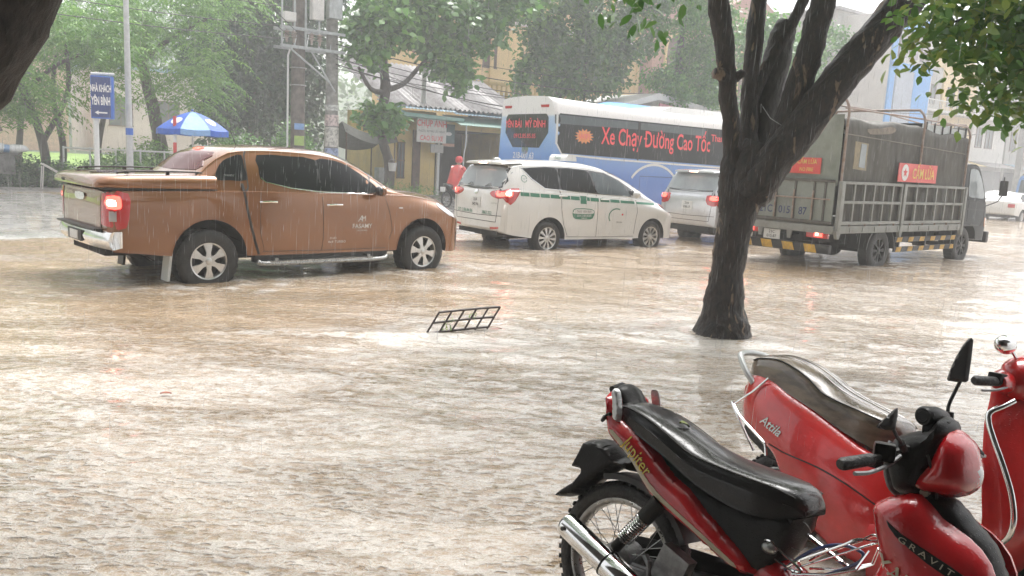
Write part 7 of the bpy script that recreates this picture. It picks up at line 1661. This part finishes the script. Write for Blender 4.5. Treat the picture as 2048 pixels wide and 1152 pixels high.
for x in (-.45, .80):
    m = MB(); m.lathe([(.24, .03), (.28, .025), (.29, 0), (.28, -.025), (.24, -.03), (.22, 0), (.24, .03)], 'y', 28); wq = m.obj('wheel', MT['rubber'], rb_); wq.location = (x, 0, .29); m = MB(); m.lathe([(0, .05), (.05, .04), (.05, -.04), (0, -.05)], 'y', 12)
    for k in range(12): m.tube([(0, 0, 0), (.22*cos(k*pi/6), 0, .22*sin(k*pi/6))], .004, 4)
    m.obj('rim', MT['steel'], wq)
m = MB(); pillow(m, [(-.62, .78), (-.45, .82), (0, .76), (.12, .72), (.28, .45), (.50, .50), (.60, .85), (.68, .98), (.74, .96), (.72, .70), (.62, .42), (.40, .25), (.0, .28), (-.20, .45), (-.5, .62)], .11, .06, .05); m.obj('bodywork', MT['blackg'], rb_)
m = MB(); m.tube([(.55, -.32, 1.0), (.64, -.1, 1.03), (.64, .1, 1.03), (.55, .32, 1.0)], .014, 8); m.tube([(.80, 0, .29), (.64, 0, .98)], .03, 8); m.obj('handlebar', MT['blackp'], rb_)
m = MB(); m.bbox((-.68, 0, .62), (.03, .2, .16), .01); m.obj('number_plate', MT['plate'], rb_); m = MB(); pillow(m, [(.50, .75), (.62, 1.12), (.82, 1.25), (.98, 1.0), (.92, .72), (.70, .62)], .30, .15, .06); m.obj('plastic_sheet', mat('clear_plastic_sheet', (.33, .33, .33), rough=.25, coat=.5, bump=.5, bscale=12), rb_)

pb = copy_tree(rb_); pb.location = RF(-1.6, 18.9, .16); pb.rotation_euler = (0, .0, RA+.5); pb['label'] = 'dark motorbike parked beside the stall at the left edge'; rb_['group'] = pb['group'] = 'small dark motorbikes'
# ---- trees of the far side
TRK = bark_mat('grey_brown_bark', (.085, .065, .052), (.045, .035, .030), (.13, .11, .09), .5, .66)
def RL(a, n, z, o): return RF(a, n, z)-o
def tree(name, label, a, n, limbs, blobs, nl, size, lm, seed, kw, group=None, cat='tree'):
    """limbs: [[(a,n,z)...], [radii]] in street coordinates; blobs in street coordinates"""
    o = RF(a, n, .1); t = thing(name, label, cat, o, 0, group)
    for i, (P, rr_) in enumerate(limbs):
        m = MB(); limb(m, [RL(*p, o) for p in P], rr_, 14 if i == 0 else 9, .06, 5, 3); m.obj('trunk' if i == 0 else 'branch', TRK, t, angle=80)
    leaves('crown', [(tuple(RL(*c, o)), r, w_) for c, r, w_ in blobs], nl, size, lm, t, seed, **kw); return t
GRP = 'street trees on the far pavement'
fe = dict(aspect=.24, droop=.95, clump=1.25, per=24, flat=.8, compound=1)
br = dict(aspect=.62, droop=.6, clump=.50, per=26, flat=.6)
tree('flame_tree', 'pale feathery tree over the guesthouse sign at the left', 1.0, 22, [([(1.2, 22, 0), (1.1, 22, 1.5), (.6, 22, 3.2), (-.3, 21.8, 5.2)], [.17, .14, .10, .06]), ([(.6, 22, 3.2), (1.6, 21.5, 4.2), (2.8, 21, 4.8)], [.08, .06, .03]), ([(1.1, 22, 1.6), (1.9, 22, 3.4), (1.8, 22, 5.5)], [.10, .08, .05])],
     [((-.9, 21.5, 4.2), (1.4, 1.6, 1.2), 2), ((.3, 21.5, 3.2), (1.2, 1.4, .9), 2), ((1.8, 21.5, 5.8), (1.9, 1.8, 1.3), 2.2), ((-.8, 22, 6.5), (1.8, 2, 1.3), 2), ((2.8, 21, 4.9), (1.2, 1.4, .9), 1.2), ((-.5, 21, 2.6), (.8, 1, .5), .7)], 20000, .20, LM_feather, 11, fe, GRP)
tree('flame_tree', 'feathery tree with a bare brown leaning trunk left of the parasol', 5.3, 23.8, [([(5.45, 23.8, 0), (5.3, 23.8, 1.6), (5.0, 23.8, 3.2), (4.7, 23.8, 4.8), (4.9, 23.8, 6.4)], [.28, .25, .22, .18, .10]), ([(4.8, 23.8, 4.4), (3.8, 23.5, 5.2), (2.9, 23, 5.5)], [.12, .08, .04]), ([(4.7, 23.8, 4.8), (5.9, 23.5, 5.9), (7.0, 23, 6.6)], [.12, .08, .04])],
     [((3.6, 23.2, 5.9), (1.7, 1.8, 1.0), 2), ((5.0, 23.2, 6.9), (2.0, 2, 1.2), 2), ((6.4, 23.2, 5.3), (1.3, 1.6, 1.2), 1.4), ((6.2, 22.8, 3.9), (1.2, 1.3, .9), 1.0), ((3.6, 24, 4.0), (.9, 1, .9), .6), ((7.2, 23, 7.3), (1.6, 1.6, .9), 1)], 18000, .20, LM_feather, 12, fe, GRP)
tree('flame_tree', 'hazy feathery tree farther left behind the stall', -3.4, 24, [([(-3.3, 24, 0), (-3.2, 24, 2.4), (-2.6, 24, 5.4)], [.2, .17, .1])], [((-3.4, 23.5, 4.6), (2.2, 2, 1.7), 2), ((-2.2, 23.5, 6.9), (2.4, 2.2, 1.4), 2), ((-1.2, 23, 3.6), (1.2, 1.4, .8), 1)], 10000, .21, LM_feather, 13, fe, GRP)
for k, (a, n, lab) in enumerate(((1.75, 23.2, 'thin dark slanting trunk left of the lamp post'), (3.1, 23.5, 'thin dark trunk just right of the lamp post'), (.55, 24.5, 'slim grey trunk behind the sign post'))):
    t = tree('young_tree', lab, a, n, [([(a, n, 0), (a+(.12 if k != 1 else -.05), n, 1.5), (a-(.15 if k == 0 else -.25), n, 3.2), (a, n, 4.6)], [.13, .11, .09, .05])], [((a, n, 4.9), (.9, .9, .8), 1)], 2600, .15, LM_feather, 20+k, fe, 'thin young trees in the park')
tree('dense_tree', 'large dark blue-green tree mass behind the transformer', 10.6, 29, [([(10.6, 29, 0), (10.7, 29, 2.6), (10.5, 29, 5.5), (10.8, 29, 8)], [.4, .34, .28, .18])],
     [((8.9, 28.5, 6.6), (1.8, 1.8, 2.4), 2), ((11.4, 28.5, 7.4), (2.7, 2, 2.6), 3), ((10.4, 28, 4.2), (2.2, 1.6, 1.5), 2), ((12.6, 28.5, 5.0), (1.6, 1.6, 2.0), 1.5), ((9.6, 28.5, 9.6), (2.2, 2, 1.3), 1.5), ((13.2, 28.5, 9.5), (2.3, 2, 1.5), 1.5), ((9.0, 28, 3.0), (1.2, 1.2, 1.0), .8), ((11.9, 28, 2.6), (1.5, 1.2, 1.1), .8)], 26000, .28, LM_blue, 14, dict(aspect=.55, droop=.6, clump=.6, per=26, flat=.5), GRP)
tree('tropical_almond', 'broadleaf tree with big round leaves spreading over the kiosk roof beside the postered pole', 12.2, 18.8,
     [([(12.45, 18.8, 0), (12.5, 18.8, 1.4), (12.15, 18.8, 2.4), (12.1, 18.8, 3.4), (12.25, 18.8, 4.2), (12.1, 18.8, 5.6), (12.2, 18.8, 7)], [.21, .19, .17, .17, .20, .14, .09]), ([(12.2, 18.8, 4.1), (11.5, 18.6, 4.2), (10.9, 18.4, 4.9)], [.12, .09, .05]), ([(12.2, 18.8, 4.2), (12.9, 18.6, 4.5), (13.6, 18.4, 5.3), (14.6, 18.2, 6.2)], [.13, .10, .08, .04]), ([(12.1, 18.8, 5.2), (11.4, 18.6, 6.2), (10.9, 18.4, 7)], [.09, .07, .04]), ([(12.2, 18.8, 2.5), (11.6, 18.5, 2.75), (11.1, 18.3, 2.8)], [.08, .06, .03])],
     [((12.0, 18.3, 6.6), (1.7, 1.3, .9), 3), ((16.8, 18.2, 8.2), (1.8, 1.3, .9), 2), ((14.2, 18.2, 6.7), (1.7, 1.2, 1.0), 3), ((15.9, 18.2, 6.9), (1.3, 1.2, 1.0), 2), ((15.0, 18, 5.1), (.65, .6, .75), .8), ((14.3, 18, 5.6), (.7, .7, .5), .8), ((11.2, 18.2, 5.6), (.9, .8, .7), .9), ((11.6, 18.2, 3.15), (.75, .6, .35), .9), ((12.3, 18.1, 3.05), (.5, .5, .25), .5), ((13.4, 18.2, 7.8), (2.4, 1.5, .7), 2)], 9000, .30, LM_fresh, 15, dict(aspect=.68, droop=.5, clump=.45, per=12, flat=.9), GRP)
tree('broadleaf_street_tree', 'dark leafy tree hanging low over the roof of the coach', 21.4, 19.4,
     [([(21.6, 19.4, 0), (21.5, 19.4, 3.5), (21.3, 19.4, 5.4), (21.2, 19.4, 7.4)], [.2, .17, .16, .10]), ([(21.4, 19.4, 5.0), (20.2, 19, 6.2), (19.2, 18.8, 6.6)], [.09, .07, .03]), ([(21.4, 19.4, 5.2), (22.6, 19.2, 6.3), (23.8, 19, 6.8)], [.09, .07, .03])],
     [((20.1, 19, 6.9), (1.0, 1.1, 1.3), 1.6), ((20.6, 19, 9.3), (2.2, 1.4, .9), 2), ((24.2, 19, 9.4), (2.4, 1.4, 1.0), 2.2), ((21.6, 19, 7.4), (1.9, 1.5, 1.5), 3), ((23.6, 19, 7.3), (1.6, 1.3, 1.1), 2), ((18.9, 18.8, 5.3), (.35, .4, .9), .4), ((22.8, 18.9, 5.6), (1.0, .8, .7), 1.2), ((20.9, 18.9, 5.4), (.9, .8, .6), .9), ((25.2, 19, 7.9), (1.5, 1.3, 1.2), 1.5), ((18.6, 19, 8.3), (1.2, 1.1, .6), .7), ((24.3, 18.9, 5.9), (.7, .7, .5), .6)], 14500, .26, LM_dark, 16, br, GRP)
tree('broadleaf_street_tree', 'lighter green tree with a visible straight trunk left of the forked tree', 27.4, 17.6,
     [([(27.7, 17.6, 0), (27.6, 17.6, 3.5), (27.3, 17.6, 5.6), (27.2, 17.6, 7.6), (27.4, 17.6, 9.2)], [.24, .22, .20, .17, .10]), ([(27.3, 17.6, 5.4), (26.2, 17.4, 6.1), (25.4, 17.2, 6.3)], [.08, .06, .03]), ([(27.3, 17.6, 5.9), (28.4, 17.4, 6.6), (29.4, 17.2, 7.2)], [.08, .06, .03])],
     [((27.2, 17.2, 10.6), (2.6, 1.4, 1.0), 2.4), ((27.9, 17.2, 6.6), (1.2, 1.1, 1.3), 2.2), ((28.6, 17.2, 8.6), (1.6, 1.4, 1.5), 2.4), ((26.4, 17.2, 8.9), (1.5, 1.3, 1.0), 1.6), ((29.0, 17.2, 5.4), (.9, .8, .8), 1.0), ((25.9, 17.3, 5.9), (1.0, .8, .5), .9), ((26.6, 17.1, 5.3), (.8, .7, .4), .6)], 17000, .20, LM_fresh, 17, dict(aspect=.45, droop=.6, clump=.42, per=22, flat=.6), GRP)
tree('broadleaf_street_tree', 'bushy green tree showing between the stems of the forked tree', 34.5, 18, [([(34.5, 18, 0), (34.5, 18, 4), (34.3, 18, 8)], [.25, .2, .12])],
     [((33.6, 17.8, 8.4), (1.7, 1.5, 1.7), 2), ((35.8, 17.8, 8.0), (1.7, 1.5, 1.5), 2), ((38.2, 17.8, 6.6), (1.5, 1.3, 1.5), 1.4), ((34.8, 17.8, 5.9), (1.8, 1.5, 1.0), 1.2), ((39.5, 18, 9.4), (1.4, 1.4, 1.0), .9)], 9000, .25, LM_fresh, 18, br, GRP)
# bushes, hedge
def bush(label, a, n, w_, h_, nl, lm, seed, size=.13, kw=None):
    o = RF(a, n, .1); t = thing('bush', label, 'bush', o, 0, 'bushes along the park edge')
    m = MB(); limb(m, [Vector((0, 0, 0)), Vector((.1, 0, h_*.4)), Vector((.0, .1, h_*.7))], [.05, .04, .02], 8, .05, 3); m.obj('stem', TRK, t)
    leaves('foliage', [((0, 0, h_*.5), (w_/2, .7, h_*.5), 2), ((w_*.25, 0, h_*.35), (w_*.3, .6, h_*.35), 1), ((-w_*.25, 0, h_*.4), (w_*.3, .6, h_*.35), 1)], nl, size, lm, t, seed, **(kw or dict(aspect=.45, droop=.3, clump=.3, per=10)))
bush('yellow-green bush behind the pickup roof, left of the brown pole', 7.6, 21.5, 2.6, 2.3, 7000, LM_fresh, 31)
bush('bright green bush just left of the postered pole', 9.6, 21.2, 1.6, 2.9, 4500, LM_fresh, 32)
bush('mid-green bush under the flame tree right of the lamp post', 6.0, 21.5, 1.8, 1.5, 4000, LM_dark, 33)
bush('pale ferny bush under the left flame tree', 3.2, 21.6, 2.0, 1.3, 3500, LM_feather, 34)
bush('low weeds at the kerb right of the stall', 1.9, 20.3, 2.4, .75, 4200, LM_dark, 35, .10)
bush('dark weeds under the stall at the left edge', -.6, 20.6, 2.6, .8, 4200, LM_blue, 37, .10)
bush('dark ground shrub between the stall and the sign post', .7, 21.0, 2.2, 1.0, 3600, LM_blue, 38, .11)
bush('shrub in front of the white railing', 3.4, 20.6, 2.6, .95, 4200, LM_dark, 39, .11)
bush('tall shrub above the rear of the pickup cover', 4.6, 22.5, 1.5, 1.8, 3000, LM_feather, 36)
# park lawn
gm = mat('lawn_green', (.22, .36, .07), rough=.8, var=.25, vscale=1.5, bump=.4, bscale=30)
grid_sheet('lawn', lins(-25, 9.5, 12), [21.6, 23, 26, 32, 45], lambda a, n: .22+.03*(n-21.6), gm)
# grass tufts on the lawn
rg = np.random.default_rng(5); 
o = RF(0, 21.8, .2); gl_ = leaves('grass', [((2, 5, .15), (12, 5, .12), 1)], 20000, .16, LM_fresh, None, 40, aspect=.12, droop=-1.2, clump=.3, per=10); gl_.location = o; tag(gl_, 'bright green grass of the park lawn behind the kerb', 'grass', kind='stuff')
# park rail
pr = RT('park_railing', 'thin pale rail fence along the park lawn behind the lamp post', 'fence', 1.6, 21.3, .2); m = MB()
for k in range(7): m.tube([(k*.8, 0, 0), (k*.8, 0, 1.3)], .03, 6)
m.obj('post', MT['plate'], pr); m = MB(); m.tube([(0, 0, 1.25), (4.8, 0, 1.25)], .03, 6); m.tube([(0, 0, .6), (4.8, 0, .6)], .02, 6); m.obj('rail', MT['plate'], pr)
# dark canvas lean-to by the almond tree
cv = RT('canvas_shelter', 'sagging grey-green canvas shelter with clutter beside the kiosk', 'shelter', 10.9, 20.0, .15); m = MB(); R = []
for x in lins(0, 2.3, 10): R.append([(x, y, 2.7-.35*y-.25*sin(pi*x/2.3)-(.5 if y < -.3 else 0)-x*.12) for y in (-.6, -.3, .3, 1.0, 1.6)])
m.rings(R, False, False); m.obj('canvas', mat('grey_canvas', (.13, .13, .115), rough=.8, bump=.3, bscale=5), cv); m = MB()
for x, y in ((.1, -.5), (2.2, -.5), (.1, 1.5), (2.2, 1.5)): m.tube([(x, y, 0), (x, y, 2.5)], .035, 6)
m.obj('post', M_brown, cv)
for k, (x, z, c, nm, lab) in enumerate(((1.75, .55, (.42, .42, .40), 'cabinet', 'pale grey cabinet under the canvas shelter'), (.55, .45, (.30, .28, .26), 'cabinet', 'dull box at the left under the canvas shelter'))):
    b = RT(nm, lab, 'cabinet', 10.9+x, 19.6, .15); m = MB(); m.bbox((0, 0, z), (.55, .4, z*2), .02); bd_ = m.obj('case', mat('painted_case', c, rough=.5, var=.15), b); m = MB(); m.bbox((0, -.21, z), (.45, .02, z*1.7), .008); m.obj('door', mat('painted_case_door', tuple(v*.9 for v in c), rough=.5), bd_)
bk_ = RT('bucket', 'white bucket hanging on the trunk beside the kiosk', 'bucket', 12.45, 18.45, 1.15); m = MB(); m.lathe([(0, 0), (.13, 0), (.17, .32), (.155, .32), (.12, .02), (0, .02)], 'z', 18); m.obj('pail', M_boardw, bk_); m = MB(); m.tube([(.17*cos(t), 0, .32+.14*sin(t)) for t in lins(0, pi, 9)], .006, 5); m.obj('handle', MT['steel'], bk_)
# more park houses seen pale through the leaves, and hill
building('park_house', 'pale house with an orange-pink front glimpsed through the feathery trees', 'house', -4.5, 46, 10, 8, 7.5, mat('pale_pink_wall', (.62, .42, .34), rough=.7), [(1, 4.2, 2.2, 6), (4, 4.2, 5.2, 6), (7, 4.2, 8.2, 6)], roof=mat('orange_tile', (.42, .17, .10), rough=.6), z=1)
building('park_house', 'white low house behind the lawn at the far left', 'house', -17, 40, 11, 8, 5.5, M_white, [(1, 1.8, 2.4, 3.6), (4, 1.8, 5.4, 3.6), (8, 1.8, 9.4, 3.6)], roof=M_tile, z=1)
building('park_house', 'pale blue-roofed shed behind the lawn near the sign post', 'house', 7.5, 50, 9, 8, 5.5, M_white, [(1, 1.8, 2.4, 3.6), (4, 1.8, 5.4, 3.6)], roof=M_bluetin, z=1)
hl = MB(); rows = []
for i in range(30):
    t = i/29; row = []
    for j in range(60):
        a = -160+j*7; n = 75+i*4; z = 24*sstep(0, .75, t)*(0.62+.5*noise.noise(Vector((a*.012, i*.05, 0)))+.12*noise.noise(Vector((a*.05, i*.2, 3))))+1.1*noise.noise(Vector((a*.3, i*.6, 1))); p = RF(a, n); row.append((p.x, p.y, max(-.2, z)))
    rows.append(row)
hl.rings(rows, False, False); hl.obj('hill', mat('wooded_hill', (.05, .09, .035), rough=.8, col2=(.025, .05, .02), var=.3, vscale=.25, bump=.8, bscale=1.2), kind='structure', angle=180)
wd = leaves('woodland', [((60+k*14-150, 0, 12), (12, 16, 9), 1) for k in range(18)], 34000, .9, LM_dark, None, 41, aspect=.7, droop=.3, clump=2.0, per=14); wd.location = RF(60, 88, 0); wd.rotation_euler = (0, 0, RA); tag(wd, 'far misty woodland on the hill behind the houses', 'woodland', kind='stuff')

# ---- overhead wires
WM = mat('black_cable', (.03, .028, .027), rough=.6)
def wire(P0, P1, sag, r=.012, lab='', grp='overhead wires'):
    P0 = RF(*P0); P1 = RF(*P1); n = 22; m = MB()
    m.tube([P0+(P1-P0)*t+Vector((0, 0, -4*sag*t*(1-t))) for t in lins(0, 1, n)], r, 5); return tag(m.obj('overhead_wire', WM), lab, 'wire', grp)
wn = 0
for k, (z0, z1, sg, r, lab) in enumerate(((5.6, 5.9, .9, .02, 'thick upper wire crossing the cream house front'), (5.35, 5.6, 1.1, .014, 'second wire down across the cream house front'), (5.1, 5.3, 1.0, .014, 'third wire down across the cream house front'), (4.9, 5.2, 1.3, .022, 'thick sagging wire above the coach roof'), (4.75, 5.0, .7, .012, 'thin wire passing just above the kiosk roof'), (6.0, 6.3, .8, .012, 'highest thin wire right of the postered pole'), (5.2, 4.9, 1.6, .012, 'lowest sagging wire over the coach roof'))):
    wire((10.0, 18.4, z0), (34, 18.0+k*.05, z1+.4), sg, r, lab)
for k, (z0, z1, lab) in enumerate(((5.95, 6.3, 'upper wire running left from the transformer to the lamp post'), (5.55, 5.75, 'lower wire running left from the transformer past the lamp post'), (6.6, 7.4, 'steep wire rising left from the transformer'))):
    wire((8.2, 18.3, z0), (-8, 17.2, z1), .35, .014, lab)
for k, (d, lab) in enumerate(((0, 'thin wire fanning up from the transformer towards the camera side'), (.5, 'second thin wire fanning up towards the camera side'))):
    wire((8.3+d, 18.3, 5.6), (-1.0+d*2, 8, 8.5), .3, .012, lab)
wire((34, 18, 6.2), (72.5, 20, 8.6), 1.0, .03, 'thick wire running to the concrete pylon')
wire((34, 18.2, 5.6), (72.5, 20, 7.2), 1.6, .03, 'sagging wire behind the truck running to the pylon')

# ---- the camera side: unseen house front and awning, added to darken the parked motorbikes
fh = thing('shade_house_front', 'unseen house front with tin awning, added behind the viewer to shade the parked motorbikes', 'house', (0, -3.2, 0))
m = MB(); m.box((0, -.3, 3), (22, .4, 6)); m.obj('wall', M_brown, fh, smooth=False)
m = MB(); m.box((0, 2.55, 3.35), (20, 5.3, .05), rot=(.03, 0, 0)); m.obj('awning', mat('shade_tin_awning', (.08, .075, .07), rough=.6), fh, smooth=False)
m = MB(); m.box((2, -.08, 1.3), (3.4, .1, 2.6)); m.obj('shop_opening', M_darkin, fh, smooth=False)
# ------------------------------------------------------------------ falling rain and splashes
RN_M = bpy.data.materials.new('rain_water'); RN_M.use_nodes = True; nt = RN_M.node_tree; nt.nodes.clear()
_a = _n(nt, "ShaderNodeBsdfDiffuse"); _a.inputs[0].default_value = (.85, .87, .88, 1); _b = _n(nt, "ShaderNodeBsdfTransparent"); _m = _n(nt, "ShaderNodeMixShader"); _t = _n(nt, "ShaderNodeBsdfTranslucent"); _t.inputs[0].default_value = (.9, .9, .9, 1); _m2 = _n(nt, "ShaderNodeMixShader"); _o = _n(nt, "ShaderNodeOutputMaterial")
nt.links.new(_a.outputs[0], _m2.inputs[1]); nt.links.new(_t.outputs[0], _m2.inputs[2]); _m2.inputs[0].default_value = .6; nt.links.new(_b.outputs[0], _m.inputs[1]); nt.links.new(_m2.outputs[0], _m.inputs[2]); _m.inputs[0].default_value = .32; nt.links.new(_m.outputs[0], _o.inputs[0])
rg = np.random.default_rng(99)
def slivers(name, P, L_, r, slant, m, label):
    n = len(P); ang = rg.uniform(0, pi, n); V = np.zeros((n, 4, 3)); d = np.array([slant, .0, -1.0]); d /= np.linalg.norm(d)
    side = np.stack([np.cos(ang), np.sin(ang), 0*ang], 1)*r[:, None]; s2 = np.stack([-np.sin(ang), np.cos(ang), 0*ang], 1)*r[:, None]
    V[:, 0] = P; V[:, 1] = P+d*L_[:, None]*.6+side; V[:, 2] = P+d*L_[:, None]*.6-side*.6+s2; V[:, 3] = P+d*L_[:, None]
    F = []; base = (np.arange(n)*4)[:, None]; T = np.concatenate([base+np.array(t) for t in ((0, 1, 2), (0, 2, 1), (1, 3, 2))], 1).reshape(-1, 3)
    me = bpy.data.meshes.new(name); me.from_pydata(V.reshape(-1, 3).tolist(), [], T.tolist()); me.materials.append(m); me.update()
    o = bpy.data.objects.new(name, me); COL.objects.link(o); return tag(o, label, name, kind='stuff')
n = 24000; y = 2.9+rg.uniform(0, 1, n)**.8*17; x = rg.uniform(-.75, .75, n)*y; z = rg.uniform(.2, 1., n)*(1.2+y*.42)+.1
slivers('rain', np.stack([x, y, z], 1), rg.uniform(.03, .16, n), rg.uniform(.0004, .0012, n), -.02, RN_M, 'fine falling rain over the flooded street')
n = 16000; y = 2.2+rg.uniform(0, 1, n)**1.1*14; x = rg.uniform(-.72, .72, n)*y; z = .125+rg.exponential(.012, n)
slivers('splash', np.stack([x, y, z], 1), rg.uniform(.003, .010, n), rg.uniform(.0012, .0026, n), 0, MT['whitetxt'], 'tiny raindrop splashes jumping from the flood water')
# ------------------------------------------------------------------ rain haze
hz = MB(); hz.box((50, 180, 15), (780, 520, 34));
hm = bpy.data.materials.new('rain_haze'); hm.use_nodes = True; nt = hm.node_tree; nt.nodes.clear()
pv = _n(nt, "ShaderNodeVolumePrincipled", Density=.0040); pv.inputs['Color'].default_value = (.93, .945, .95, 1); pv.inputs['Anisotropy'].default_value = .25
oo = _n(nt, "ShaderNodeOutputMaterial"); nt.links.new(pv.outputs[0], oo.inputs['Volume'])
hz.obj('haze', hm, kind='stuff', smooth=False)
